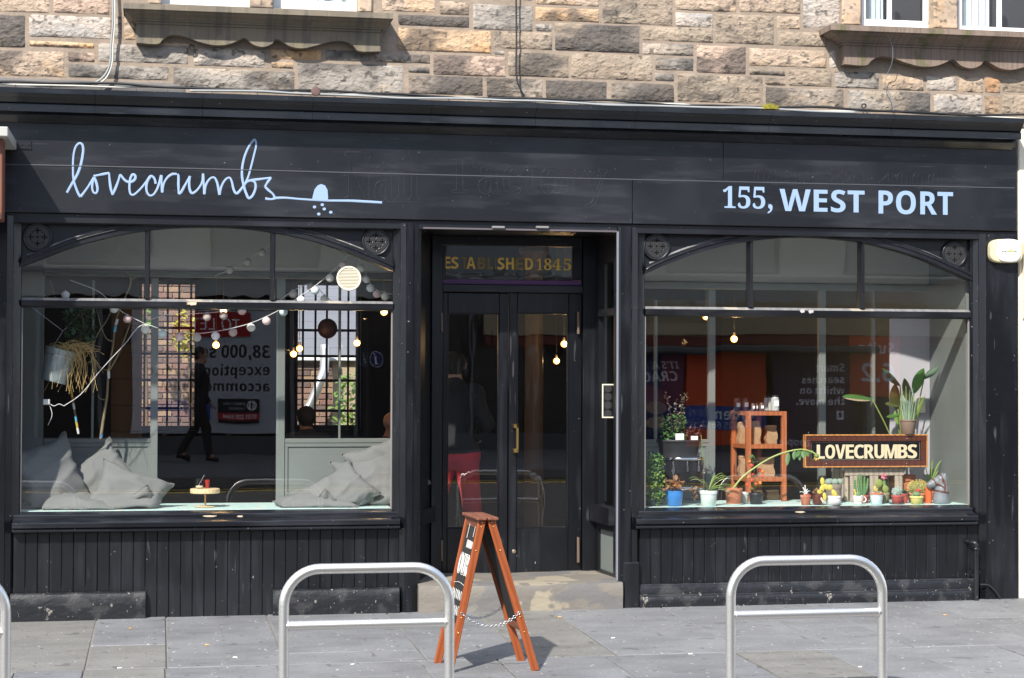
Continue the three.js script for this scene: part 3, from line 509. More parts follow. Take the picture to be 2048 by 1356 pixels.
// one display window: frame, sill, transom, arch, glass, planks
function displayWindow(a, b, yTop, trans, ySill, mull, arch, round, pxm) {
  const X = (px, z = -0.06) => FX(px, 780, z), Y = (py, z) => FY(pxm, py, z);
  // sill
  const S = [[-0.12, ySill - 1], [-0.055, ySill - 1], [0.0, ySill + 5], [0.004, ySill + 7], [0.004, ySill + 12], [0.01, ySill + 13.5], [0.105, ySill + 21], [0.108, ySill + 22.5], [0.108, ySill + 30.5], [0.09, ySill + 31.5], [0.094, ySill + 34], [0.1, ySill + 36.5], [0.094, ySill + 39], [0.07, ySill + 41], [0.03, ySill + 42], [-0.12, ySill + 42]].map(([z, py]) => [z, Y(py, Math.max(z, -0.06))]);
  S[S.length - 1][1] = S[S.length - 2][1];
  mesh('window_sill', extr(S, 'x', X(a - 16, 0.1), X(b + 17, 0.1)), blackGloss, front);
  // transom bar, its slope painted pale for dust and caught sun
  const y0 = Y(trans + 14, -0.03), y1 = Y(trans, -0.025), y2 = Y(trans - 5, -0.07);
  mesh('transom_bar', extr([[-0.12, y0], [-0.045, y0], [-0.025, y0 + 0.012], [-0.02, y1 - 0.003], [-0.025, y1], [-0.12, y1]], 'x', X(a), X(b)), blackH, front);
  mesh('transom_dust_highlight', extr([[-0.026, y1 + 0.0005], [-0.074, y2], [-0.12, y2], [-0.12, y1 + 0.0005]], 'x', X(a), X(b)), dustHighlight, front);
  // arch
  const pts = arch.map(([px, py]) => { const p = U(px, py, -0.06); return [p.x, p.y]; });
  const cv = new THREE.CatmullRomCurve3(pts.map(p => V3(p[0], p[1], 0))).getPoints(36), th = 0.062;
  const up = cv.map((p, i) => { const t = cv[Math.min(36, i + 1)].clone().sub(cv[Math.max(0, i - 1)]).normalize(); return [p.x - t.y * th * 0.45, p.y + t.x * th]; });
  const lo = cv.map(p => [p.x, p.y]), yl = Y(yTop, -0.02);
  const clampY = q => [clamp(q[0], X(a) + 0.001, X(b) - 0.001), Math.min(q[1], yl + 0.01)];
  mesh('arch_rib', extr([...lo, ...up.map(clampY).reverse()], 'z', -0.12, -0.022, 0.6), blackH, front);
  const mid = cv.map((p, i) => [lerp(p.x, up[i][0], 0.62), lerp(p.y, up[i][1], 0.62)]).map(clampY);
  mesh('arch_moulding', tube(mid.map(p => V3(p[0], p[1], -0.02)), 0.008, 60, 8), mkPaint(paintTexH, { roughness: 0.28 }), front);
  { const t = []; for (let i = 1; i < 35; i++) { const f = (k, w) => clampY([lerp(cv[k].x, up[k][0], w), lerp(cv[k].y, up[k][1], w)]), a0 = f(i, 0.7), a1 = f(i + 1, 0.7), b0 = f(i, 1.2), b1 = f(i + 1, 1.2); t.push(a0[0], a0[1], -0.0215, a1[0], a1[1], -0.0215, b1[0], b1[1], -0.061, a0[0], a0[1], -0.0215, b1[0], b1[1], -0.061, b0[0], b0[1], -0.061); } mesh('arch_highlight', metricUV(fromTris(t)), dustHighlight, front); }  // pale strip paints the highlight along the rib chamfer
  // spandrels
  const sp = side => { const seg = (side < 0 ? up.slice(0, 19) : up.slice(18)).map(clampY); const xe = side < 0 ? X(a) : X(b); const o = side < 0 ? [[xe, yl], ...[[xe, seg[0][1]]], ...seg, [seg[18][0], yl]] : [[xe, yl], [seg[0][0], yl], ...seg, [xe, seg[18][1]]]; return extr(o.filter((q, i) => !i || Math.hypot(q[0] - o[i - 1][0], q[1] - o[i - 1][1]) > 1e-4), 'z', -0.115, -0.062); };
  mesh('spandrel', sp(-1), blackH, front); mesh('spandrel', sp(1), blackH, front);
  mesh('window_head', box(X(a), X(b), yl + 0.0, Y(yTop - 8, -0.02) + 0.04, -0.13, -0.01, 0.004), blackH, front);
  // pierced roundels
  for (const [px, py] of round) {
    const p = U(px, py, -0.03), disc = new THREE.Shape(); disc.absarc(0, 0, 0.083, 0, Math.PI * 2);
    for (let k = 0; k < 4; k++) {
      const ca = Math.cos(k * Math.PI / 2) * 0.047, sa = Math.sin(k * Math.PI / 2) * 0.047, h = new THREE.Path(), N = 24;
      for (let i = 0; i <= N; i++) { const t = i / N * Math.PI * 2, r = 0.0155 + 0.0095 * Math.cos(4 * t); i ? h.lineTo(ca + r * Math.cos(t), sa + r * Math.sin(t)) : h.moveTo(ca + r, sa); }
      disc.holes.push(h);
      const d = new THREE.Path(), q = k * Math.PI / 2 + Math.PI / 4; d.absarc(Math.cos(q) * 0.051, Math.sin(q) * 0.051, 0.0062, 0, Math.PI * 2); disc.holes.push(d);
    }
    const c = new THREE.Path(); c.absarc(0, 0, 0.0085, 0, Math.PI * 2); disc.holes.push(c);
    const g = new THREE.ExtrudeGeometry(disc, { depth: 0.016, bevelEnabled: true, bevelSize: 0.002, bevelThickness: 0.002, bevelSegments: 2, curveSegments: 20 }); g.translate(p.x, p.y, -0.05);
    const r = mesh('roundel', metricUV(toNI(g)), flat(0.028, 0.027, 0.028, 0.3), front);
    const ring = new THREE.TorusGeometry(0.094, 0.011, 8, 36); ring.translate(p.x, p.y, -0.042);
    mesh('rim', toNI(ring), blackH, r);
    mesh('roundel_back', lathe([[0.0001, 0], [0.085, 0]], 0, 0, 0, 20).rotateX(Math.PI / 2).translate(p.x, p.y, -0.061), flat(0.004, 0.004, 0.005, 0.9), r);
  }
  // mullions of the upper lights
  const curveY = x => { for (let i = 0; i < 36; i++) if (x <= cv[i + 1].x) return lerp(cv[i].y, cv[i + 1].y, clamp((x - cv[i].x) / (cv[i + 1].x - cv[i].x))); return cv[36].y; };
  for (const px of mull) { const x = X(px, -0.03), w = 0.018; mesh('mullion', extr([[x - w, -0.11], [x - w, -0.05], [x - w * 0.55, -0.028], [x + w * 0.55, -0.028], [x + w, -0.05], [x + w, -0.11]], 'y', y2 + 0.0005, curveY(x) + 0.012), blackV, front); }
  // glass
  const gz = GLASS_Z;
  mesh('window_pane', quadPlane(X(a, gz) - 0.01, X(b, gz) + 0.01, Y(ySill, gz) - 0.01, y0 + 0.005, gz), glass, front);
  const xs = [X(a, gz), ...mull.map(px => X(px, gz)), X(b, gz)];
  for (let i = 0; i < xs.length - 1; i++) {
    const sh = new THREE.Shape(); sh.moveTo(xs[i], y1); sh.lineTo(xs[i + 1], y1); for (let k = 0; k <= 10; k++) { const x = lerp(xs[i + 1], xs[i], k / 10); sh.lineTo(x, curveY(x) + 0.02); }
    const g = new THREE.ShapeGeometry(sh); g.translate(0, 0, gz - 0.004); mesh('upper_pane', g, glass, front);
  }
  // putty beads round the glass
  for (const xb of [X(a) + 0.003, X(b) - 0.003]) mesh('glazing_bead', box(xb - 0.005, xb + 0.005, Y(ySill, -0.06), y0, -0.075, -0.052, 0.002), flat(0.2, 0.19, 0.18, 0.7), front);
}
displayWindow(42, 784, 453, 604, 1022, [293, 544.5], [[40, 534], [91, 515], [150, 493], [226, 473], [287, 462], [350, 456], [413, 454.5], [480, 457], [551, 466], [610, 478], [664, 494], [725, 517], [786, 543]], [[75, 474], [752, 483]], 413);
displayWindow(1289, 1938, 470, 621, 1014, [1503, 1726.5], [[1287, 549], [1330, 530], [1380, 511], [1435, 495], [1500, 483], [1560, 476], [1613, 474.5], [1670, 478], [1730, 486], [1790, 501], [1845, 519], [1893, 540], [1940, 561]], [[1314, 493], [1910, 508]], 1613);
// stall riser planks, plinths
function planks(pa, pb, n, yTopPx, pxm, bottom, z) {
  const x0 = FX(pa, 1120, z), x1 = FX(pb, 1120, z), w = (x1 - x0) / n, y1 = FY(pxm, yTopPx, 0.0);
  for (let i = 0; i < n; i++) { const xa = x0 + i * w, d = rr(-0.0015, 0.0015); mesh('plank', box(xa + 0.0008, xa + w - 0.0008, bottom(xa + w / 2), y1, z - 0.03, z + d, 0.0045), blackV, front); }
  mesh('plank_backing', box(x0, x1, bottom(x0) + 0.02, y1, z - 0.06, z - 0.031, 0), blackV, front);
}
planks(26, 800, 33, 1060, 413, x => GY(x, 0.02) - 0.02, 0.012);
planks(1279, 1956, 32, 1052, 1613, x => GY(x, 0.02) - 0.02, 0.012);
function plinth(pa, pb, yt, z0, z1) { const x0 = FX(pa, 1200, z1), x1 = FX(pb, 1200, z1), y1 = FY((pa + pb) / 2, yt, z1); const g = new THREE.BoxGeometry(x1 - x0, 1, z1 - z0, Math.ceil((x1 - x0) / 0.06), 4, 3), p = g.attributes.position; const yb = x => GY(x, z1) - 0.02;
  for (let i = 0; i < p.count; i++) { let x = p.getX(i) + (x0 + x1) / 2, t = p.getY(i) + 0.5, z = p.getZ(i) + (z0 + z1) / 2; const n = 0.5 * (fbm((x + 20) / 40, (t + z * 3) / 8 + 0.1, 300, 30, 3, 77) - 0.5); const b = yb(x); let y = lerp(b, y1, t); if (t > 0.9 && z > z1 - 0.01) { y -= 0.014; z -= 0.012; } p.setXYZ(i, x, y + (t > 0.5 ? n * 0.012 : 0), z + (z > z1 - 0.03 ? n * 0.014 : 0)); }
  g.computeVertexNormals(); return mesh('plinth_stone', metricUV(toNI(g)), plinthMat, front); }
plinth(20, 291, 1186, 0.013, 0.075); plinth(546, 799, 1178, 0.013, 0.075); plinth(1280, 1950, 1163, 0.013, 0.05); plinth(1280, 1952, 1184, 0.051, 0.085);
// door step
const stepTop = FY(1040, 1166, 0.1), floorY = stepTop;
{
  const x0 = FX(838, 1190, 0.1), x1 = FX(1246, 1190, 0.1), g = new THREE.BoxGeometry(x1 - x0, 1, 1.2, 40, 5, 14), p = g.attributes.position;
  for (let i = 0; i < p.count; i++) { let x = p.getX(i) + (x0 + x1) / 2, t = p.getY(i) + 0.5, z = p.getZ(i) - 0.5; const n = fbm((x + 9) / 20, (t + z + 5) / 20, 120, 120, 3, 31) - 0.5; let y = lerp(GY(x, 0.1) - 0.05, stepTop, t); if (t > 0.95 && z > 0.08) { y -= 0.012; z -= 0.012; } if (t > 0.95) y -= 0.01 * Math.exp(-Math.pow((x - (x0 + x1) / 2) / 0.4, 2)); p.setXYZ(i, x, y + (t > 0.5 ? n * 0.006 : 0), z + (z > 0.05 ? n * 0.016 : 0)); }
  g.computeVertexNormals(); mesh('door_step', metricUV(toNI(g)), stepMat, front).userData.label = 'worn buff stone doorstep with flaking paint';
}
// door recess
const DZ = -0.70, DR = (a, b, c, d, z = DZ) => R(a, b, c, d, z);
{
  const yc = FY(1040, 459, 0.0), yf = stepTop - 0.02;
  const xl0 = FX(841, 800, -0.1), xl1 = FX(862, 800, DZ), xr0 = FX(1233, 800, -0.1), xr1 = FX(1188, 800, DZ);
  mesh('recess_ceiling', box(Math.min(xl0, xl1) - 0.05, Math.max(xr0, xr1) + 0.05, yc, yc + 0.05, DZ, -0.121, 0.002), blackH, front);
  // left cheek (canted), seen edge on
  mesh('recess_cheek', extr([[xl0, -0.141], [xl1, DZ], [xl1 - 0.05, DZ], [xl0 - 0.05, -0.141]], 'y', yf, yc - 0.001), blackV, front);
  mesh('cheek_sill', extr([[xl0 + 0.002, -0.2], [xl1 + 0.03, DZ + 0.05], [xl1, DZ + 0.05], [xl0 - 0.02, -0.2]], 'y', FY(855, 1046, -0.5), FY(855, 1016, -0.5)), blackH, front);
  // right cheek: a narrow glazed side light
  const lx = s => lerp(xr0, xr1, s), lz = s => lerp(-0.141, DZ + 0.002, s);
  const strip = (s0, s1, y0, y1, t0 = 0, t1 = 0.045) => extr([[lx(s0) - t0, lz(s0)], [lx(s1) - t0, lz(s1)], [lx(s1) + t1, lz(s1)], [lx(s0) + t1, lz(s0)]], 'y', y0, y1);
  const yy = py => FY(1212, py, -0.4);
  mesh('side_light_stile', strip(0.78, 1, yf, yc - 0.001), blackV, front); mesh('side_light_stile', strip(0, 0.08, yf, yc - 0.001), blackV, front);
  mesh('side_light_head', strip(0.08, 0.78, yy(526), yc - 0.001), blackH, front);
  mesh('side_light_transom', strip(0.08, 0.78, yy(632), yy(618), 0.012), blackH, front);
  mesh('side_light_sill', strip(0.02, 0.93, yy(1046), yy(1012), 0.045), blackH, front);
  mesh('side_light_rail', strip(0.08, 0.78, yf, yy(1142)), blackH, front);
  mesh('side_light_rail', strip(0.08, 0.78, yy(1060), yy(1046)), blackH, front);
  const pane = (y0, y1) => { const g = new THREE.BufferGeometry(), a = lx(0.08) + 0.02, b = lx(0.78) + 0.02, za = lz(0.08), zb = lz(0.78); g.setAttribute('position', new THREE.Float32BufferAttribute([a, y0, za, b, y0, zb, b, y1, zb, a, y0, za, b, y1, zb, a, y1, za], 3)); g.setAttribute('uv', new THREE.Float32BufferAttribute([0, 0, 1, 0, 1, 1, 0, 0, 1, 1, 0, 1], 2)); g.computeVertexNormals(); return g; };
  mesh('side_light_pane', pane(yy(1012), yy(632)), thinGlass, front); mesh('side_light_pane', pane(yy(618), yy(526)), thinGlass, front);
  mesh('side_light_pane', pane(yy(1142), yy(1060)), M({ color: lin(0.35, 0.4, 0.38), roughness: 0.35, transmission: 0.5, thickness: 0 }), front);
  // door frame
  const bx = (r, z0, z1, b = 0.004) => box(r[0], r[1], r[2], r[3], z0, z1, b);
  mesh('door_frame', merge([bx([xl1 - 0.001, FX(884, 800, DZ), yf, yc - 0.002], DZ - 0.06, DZ + 0.03), bx([FX(1164, 800, DZ), xr1 + 0.04, yf, yc - 0.002], DZ - 0.06, DZ + 0.03)]), blackV, front);
  mesh('door_frame', merge([bx([...DR(884, 462, 1164, 492).slice(0, 3), yc - 0.002], DZ - 0.06, DZ + 0.02), bx(DR(884, 570, 1164, 585), DZ - 0.06, DZ + 0.035)]), blackH, front);
  mesh('fanlight_sill', bx(DR(885, 560, 1163, 570), DZ - 0.05, DZ + 0.012), flat(0.10, 0.03, 0.12, 0.5), front);
  mesh('fanlight_stile', merge([bx(DR(884, 492, 891, 560), DZ - 0.05, DZ + 0.01), bx(DR(1146, 492, 1164, 560), DZ - 0.05, DZ + 0.01)]), blackV, front);
  { const [a, b, c, d] = DR(884, 490, 1160, 562); mesh('fanlight_pane', quadPlane(a, b, c, d, DZ - 0.02), glass, front); }
  const gold = M({ color: lin(0.78, 0.48, 0.08), metalness: 0.2, roughness: 0.42 }), worn = M({ color: lin(0.26, 0.18, 0.06), metalness: 0.2, roughness: 0.6 });
  const L = [['E', 888, 901, 1], ['S', 902.5, 917, 1], ['T', 924, 933, 0], ['A', 933, 951, 1], ['B', 955, 971, 0], ['L', 975, 986, 0], ['I', 990, 993, 0], ['S', 995, 1009, 1], ['H', 1012, 1028, 1], ['E', 1031, 1047, 0], ['D', 1050, 1066, 1]];
  const num = [['1', 1074, 1084], ['8', 1088, 1103], ['4', 1105, 1122], ['5', 1127, 1142]];
  const lr = (x0, x1) => { const s = (x0 - 888) * 0.016; return DR(x0, 513.5 + s, x1, 537 + s, DZ - 0.018); };
  mesh('gilt_lettering', merge([...L.filter(l => l[3]).map(l => letters(l[0], fontSans, lr(l[1], l[2]), DZ - 0.018, 0.0015)), ...num.map(l => letters(l[0], fontSerif, lr(l[1], l[2]), DZ - 0.018, 0.0015))]), gold, front).userData.label = 'gilt letters ESTABLISHED 1845, partly worn away';
  mesh('worn_lettering', merge(L.filter(l => !l[3]).map(l => letters(l[0], fontSans, lr(l[1], l[2]), DZ - 0.018, 0.0015))), worn, front);
  // the two leaves
  const leaf = (pa, pb, ga, gb) => {
    const o = DR(pa, 586, pb, 1149), g = DR(ga, 626, gb, 1056), z0 = DZ - 0.05, z1 = DZ;
    const d = mesh('door_leaf', merge([box(o[0], g[0], o[2], o[3], z0, z1, 0.004), box(g[1], o[1], o[2], o[3], z0, z1, 0.004), box(g[0], g[1], g[3], o[3], z0, z1 - 0.002, 0.004), box(g[0], g[1], o[2], g[2], z0, z1 - 0.002, 0.004)]), blackDoor, front);
    const t = 0.008; mesh('glazing_bead', merge([box(g[0], g[0] + t, g[2], g[3], z0 + 0.01, z1 - 0.01, 0.002), box(g[1] - t, g[1], g[2], g[3], z0 + 0.01, z1 - 0.01, 0.002), box(g[0] + t, g[1] - t, g[2], g[2] + t, z0 + 0.01, z1 - 0.01, 0.002), box(g[0] + t, g[1] - t, g[3] - t, g[3], z0 + 0.01, z1 - 0.01, 0.002)]), blackH, d);
    mesh('door_pane', quadPlane(g[0], g[1], g[2], g[3], DZ - 0.025), glass, d); return d;
  };
  const dl = leaf(885, 1015.5, 895, 998), dr = leaf(1017, 1163, 1034, 1137);
  const hh = DR(1022, 848, 1040, 905), hx = (hh[0] + hh[1]) / 2 + 0.006;
  mesh('handle', merge([box(hx - 0.011, hx + 0.011, hh[2], hh[3], DZ + 0.035, DZ + 0.05, 0.004), box(hx - 0.03, hx + 0.011, hh[3] - 0.03, hh[3], DZ, DZ + 0.05, 0.004), box(hx - 0.03, hx + 0.011, hh[2], hh[2] + 0.03, DZ, DZ + 0.05, 0.004)]), brass, dr);
  const kp = U(1028, 1103, DZ); mesh('lock', lathe([[0.0001, 0.004], [0.012, 0.004], [0.016, 0]], 0, 0, 0, 16).rotateX(Math.PI / 2).translate(kp.x, kp.y, DZ + 0.001), flat(0.3, 0.24, 0.17, 0.4, { metalness: 0.6 }), dr);
  const hinge = (px, y0, y1, d) => { const [a, b, c, e] = DR(px - 4, y0, px + 4, y1); mesh('hinge', cyl([(a + b) / 2, c, DZ + 0.03], [(a + b) / 2, e, DZ + 0.03], 0.012, 10), ironBrown, d); };
  hinge(1155, 624, 668, dr); hinge(1155, 1074, 1124, dr); hinge(882, 626, 664, dl); hinge(882, 1080, 1121, dl);
  mesh('weather_bar', box(...DR(886, 1149.5, 1163, 1153), DZ - 0.03, DZ + 0.006, 0.002), flat(0.01, 0.008, 0.007, 0.8), front);
}
// small chips of bare wood on the sills and transoms
for (const [px, py, w, h, z] of [[385, 607, 26, 8, -0.019], [1604, 622, 14, 9, -0.019], [1622, 623, 14, 10, -0.019], [420, 1032, 30, 4, 0.0045], [480, 1033, 14, 5, 0.0045], [1600, 1024, 26, 4, 0.0045]]) {
  const p = U(px, py, z), N = 14, s = new THREE.Shape(); for (let i = 0; i < N; i++) { const t = i / N * 6.283, r = rr(0.55, 1); const x = p.x + Math.cos(t) * r * w / 535, y = p.y + Math.sin(t) * r * h / 535; i ? s.lineTo(x, y) : s.moveTo(x, y); }
  const g = new THREE.ExtrudeGeometry(s, { depth: 0.001, bevelEnabled: false }); g.translate(0, 0, z + 0.0015); mesh('bare_patch', toNI(g), px > 1500 && py < 700 ? flat(0.45, 0.42, 0.40, 0.7) : chipCream, front);
}
settle(front);
// ---------------------------------------------------------------- upper windows
function groundAt(px, py) { let lo = -0.5, hi = 12; for (let i = 0; i < 60; i++) { const z = (lo + hi) / 2, q = U(px, py, z); if (q.y - GY(q.x, z) > 0) hi = z; else lo = z; } const z = (lo + hi) / 2, q = U(px, py, z); return V3(q.x, GY(q.x, z), z); }
function ringLoft(levels) { // levels: {x0, x1, y, z}: front and two returns of a moulding, closed top and bottom
  const pos = [], quad = (a, b, c, d) => pos.push(...a, ...b, ...c, ...a, ...c, ...d), zb = -0.1;
  for (let i = 0; i < levels.length - 1; i++) { const l = levels[i], m = levels[i + 1];
    quad([m.x0, m.y, m.z], [m.x1, m.y, m.z], [l.x1, l.y, l.z], [l.x0, l.y, l.z]); quad([m.x0, m.y, zb], [m.x0, m.y, m.z], [l.x0, l.y, l.z], [l.x0, l.y, zb]); quad([m.x1, m.y, m.z], [m.x1, m.y, zb], [l.x1, l.y, zb], [l.x1, l.y, l.z]); }
  const t = levels[0], b = levels[levels.length - 1]; quad([t.x0, t.y, t.z], [t.x1, t.y, t.z], [t.x1, t.y, zb], [t.x0, t.y, zb]); quad([b.x0, b.y, zb], [b.x1, b.y, zb], [b.x1, b.y, b.z], [b.x0, b.y, b.z]);
  return metricUV(fromTris(pos));
}
const scallop = [[0, 1], [0.091, 1], [0.105, 0.8], [0.125, 0.62], [0.149, 0.53], [0.193, 0.58], [0.249, 0.82], [0.312, 0.98], [0.368, 0.92], [0.408, 0.72], [0.432, 0.56], [0.442, 0.56], [0.471, 0.86], [0.515, 0.98], [0.552, 0.78], [0.565, 0.56], [0.575, 0.56], [0.592, 0.68], [0.63, 0.92], [0.678, 0.98], [0.734, 0.8], [0.797, 0.57], [0.845, 0.53], [0.885, 0.73], [0.905, 1], [1, 1]];
function upperWindow(xa, xb, yMid, mat, pm, lab, sash) {
  const w = thing('upper_window', lab, 'window'), Y = (py, z) => U(pm, py, z).y, X = (px, z) => U(px, yMid, z).x;
  const L = (d, y, z) => ({ x0: X(xa + d, z), x1: X(xb - d, z), y: Y(y, z), z });
  mesh('sill', ringLoft([L(0, yMid - 17, 0.27), L(0, yMid - 6, 0.27), L(3, yMid - 5.5, 0.235), L(6, yMid + 1, 0.215), L(12, yMid + 7, 0.17), L(19, yMid + 13, 0.145), L(21, yMid + 14, 0.135), L(21, yMid + 17, 0.135), L(25, yMid + 18, 0.115), L(25, yMid + 22.5, 0.115)]), mat, w);
  const ax0 = X(xa + 27, 0.1), ax1 = X(xb - 26, 0.1), ay1 = Y(yMid + 22.5, 0.1), ay0 = Y(yMid + 61, 0.1);
  const cv = new THREE.CatmullRomCurve3(scallop.map(([t, d]) => V3(lerp(ax0, ax1, t), lerp(ay1, ay0, d), 0)), false, 'centripetal').getPoints(120).map(p => [p.x, p.y]);
  mesh('apron', extr([[ax0, ay1], ...cv, [ax1, ay1]], 'z', -0.05, 0.1, 0.4), mat, w);
  const yS = Y(yMid - 15, 0.0), top = WALL_TOP, wood_ = white, jamb = M({ map: STONE.tan.map, roughness: 0.9 });
  for (const [p0, p1] of sash.stone) mesh('stone_jamb', box(X(p0, 0.02), X(p1, 0.02), yS, top, -0.2, 0.025, 0.012), jamb, w);
  for (const [p0, p1, mid, yr] of sash.lights) {
    const z0 = -0.14, z1 = -0.09, x0 = X(p0, z1), x1 = X(p1, z1), yb = yS + 0.002, yt = Y(yr, z1);
    const f = mesh('sash', merge([box(x0, x1, yb, yt, z0, z1, 0.003), box(x0, x0 + 0.035, yt, top, z0, z1, 0.003), box(x1 - 0.075, x1, yt, top, z0, z1, 0.003), box(X(mid - 3, z1), X(mid + 4, z1), yt, top, z0 + 0.01, z1 - 0.002, 0.002)]), wood_, w);
    mesh('pane', quadPlane(x0 + 0.03, x1 - 0.06, yt - 0.004, top, -0.118), thinGlass, f);
    const cg = new THREE.PlaneGeometry(1, 1, 40, 1), p = cg.attributes.position, side = sash.curtain; for (let i = 0; i < p.count; i++) { const t = p.getX(i) + 0.5; p.setXYZ(i, lerp(x0, lerp(x0, x1, side), t), lerp(yb, top, p.getY(i) + 0.5), -0.28 + 0.02 * Math.sin(t * 38)); } cg.computeVertexNormals();
    mesh('curtain', cg, M({ color: lin(0.66, 0.74, 0.76), roughness: 0.9, transmission: 0.3, thickness: 0 }), w);
  }
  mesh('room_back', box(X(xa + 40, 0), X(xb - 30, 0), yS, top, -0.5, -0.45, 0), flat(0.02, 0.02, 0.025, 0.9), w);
  mesh('sash_foot_board', box(X(xa + 40, 0), X(xb - 30, 0), yS - 0.03, yS + 0.001, -0.34, -0.11, 0.002), white, w);  // white board under and behind the foot of the sash
  settle(w);
}
upperWindow(246, 787, 33, sillStone, 518, 'sash window over a grey streaked sill with a scalloped apron, cable beside it', { stone: [[296, 322], [500, 546], [716, 745]], lights: [[322, 500, 410, -7], [546, 716, 630, -3]], curtain: 0.95 });
upperWindow(1662, 2204, 76, sillBrown, 1935, 'white sash window over a brown mossy sill with a scalloped apron and rust stain', { stone: [[1684, 1723], [1868, 1916], [2115, 2150]], lights: [[1723, 1868, 1780, 46], [1916, 2112, 2000, 52]], curtain: 0.42 });
{ // rust run down from the sill
  const p = [R(1985, 62, 2100, 78, 0.205), 0.205];
  const t = tenement; 
}
// ---------------------------------------------------------------- cables along the wall
const cWhite = flat(0.62, 0.60, 0.54, 0.5), cBlack = flat(0.02, 0.02, 0.022, 0.45), cGrey = flat(0.30, 0.31, 0.31, 0.5);
{
  const run = (pts, z, r) => tube(pts.map(([a, b, dz = 0]) => U(a, b, z + dz)), r, pts.length * 10, 6);
  const line = (off, amp, ph, x0 = -250, x1 = 2200) => { const o = []; for (let x = x0; x <= x1; x += 70) o.push([x, 157.5 + off + (x * 0.0338) + amp * Math.sin(x * 0.013 + ph) + amp * 0.6 * Math.sin(x * 0.031 + ph * 2), 0.004 * Math.sin(x * 0.02 + ph)]); return o; };
  single('cable', run(line(8, 2.0, 0.3), 0.085, 0.0075), cWhite, 'white cable clipped along the top of the black cornice', 'cable', 'cables along the cornice');
  single('cable', run(line(4.5, 2.2, 2.1), 0.095, 0.009), cBlack, 'black cable clipped along the top of the black cornice', 'cable', 'cables along the cornice');
  single('cable', run(line(9.5, 1.4, 4.0, 380, 1720), 0.11, 0.0085), cGrey, 'grey cable sagging along the middle of the cornice top', 'cable', 'cables along the cornice');
  single('cable', run([[222, -40], [225, 0], [226, 40], [222, 90], [219, 130], [208, 152], [190, 165], [160, 170], [60, 171]], 0.075, 0.007), cGrey, 'grey cable dropping beside the left sill and bending along the cornice', 'cable', 'dropping cable pair');
  single('cable', run([[226, -40], [229, 0], [229.5, 40], [226, 90], [223, 132], [211, 157], [192, 169], [150, 173], [70, 174]], 0.07, 0.006), cWhite, 'pale cable dropping beside the left sill, paired with a grey one', 'cable', 'dropping cable pair');
  single('cable', run([[1032, -40], [1032.5, 20], [1033, 80], [1033, 150], [1037, 170], [1049, 193]], 0.075, 0.0065), cBlack, 'single black cable running straight down the bare stonework', 'cable');
  single('cable', run([[1768, 62, 0.15], [1776, 72, 0.14], [1785, 96, 0.1], [1784, 125, 0.06], [1774, 150], [1770, 166], [1780, 190], [1789, 231]], 0.07, 0.0028), flat(0.18, 0.22, 0.26, 0.5), 'thin loose wire hanging over the brown sill', 'wire');
  const jp = U(631, 183, 0.1), jb = thing('junction_box', 'round brown junction box on the cornice cables', 'junction box');
  mesh('lid', lathe([[0.0001, 0.022], [0.029, 0.022], [0.033, 0.018], [0.033, 0]], 0, 0, 0, 24).rotateX(Math.PI / 2).translate(jp.x, jp.y, 0.1), flat(0.13, 0.075, 0.065, 0.6), jb);
  for (const [dx, dy] of [[0.018, 0.014], [-0.016, -0.016]]) mesh('screw', ball(jp.x + dx, jp.y + dy, 0.122, 0.0035, 8), ironBrown, jb);
  settle(jb);
  // clips
  for (let k = 0; k < 26; k++) { const px = 30 + k * 80 + rr(-15, 15), p = U(px, 172 + px * 0.0338, 0.09); const g = new THREE.TorusGeometry(0.013, 0.0022, 6, 12, Math.PI * 1.4); g.rotateY(Math.PI / 2); g.translate(p.x, p.y, 0.092); single('cable_clip', toNI(g), cBlack, 'small clip holding the cornice cables', 'clip', 'cable clips on the cornice'); }
  // moss
  const mp = U(1540, 219, 0.1), b = []; for (let k = 0; k < 420; k++) { const a = rnd() * 6.28, r = Math.sqrt(rnd()), x = mp.x + Math.cos(a) * r * 0.066, z = 0.1 + Math.sin(a) * r * 0.04, h = 0.022 + 0.03 * (1 - r) * rnd() + 0.01 * rnd(); b.push(tube([[x, mp.y, z], [x + rr(-0.012, 0.012), mp.y + h, z + rr(-0.012, 0.012)]], t => 0.0028 * (1 - 0.7 * t), 1, 4, true)); }
  const ms = single('moss_tuft', merge(b), flat(0.30, 0.27, 0.035, 0.9), 'yellow green moss tuft growing on the cornice top', 'moss'); 
}
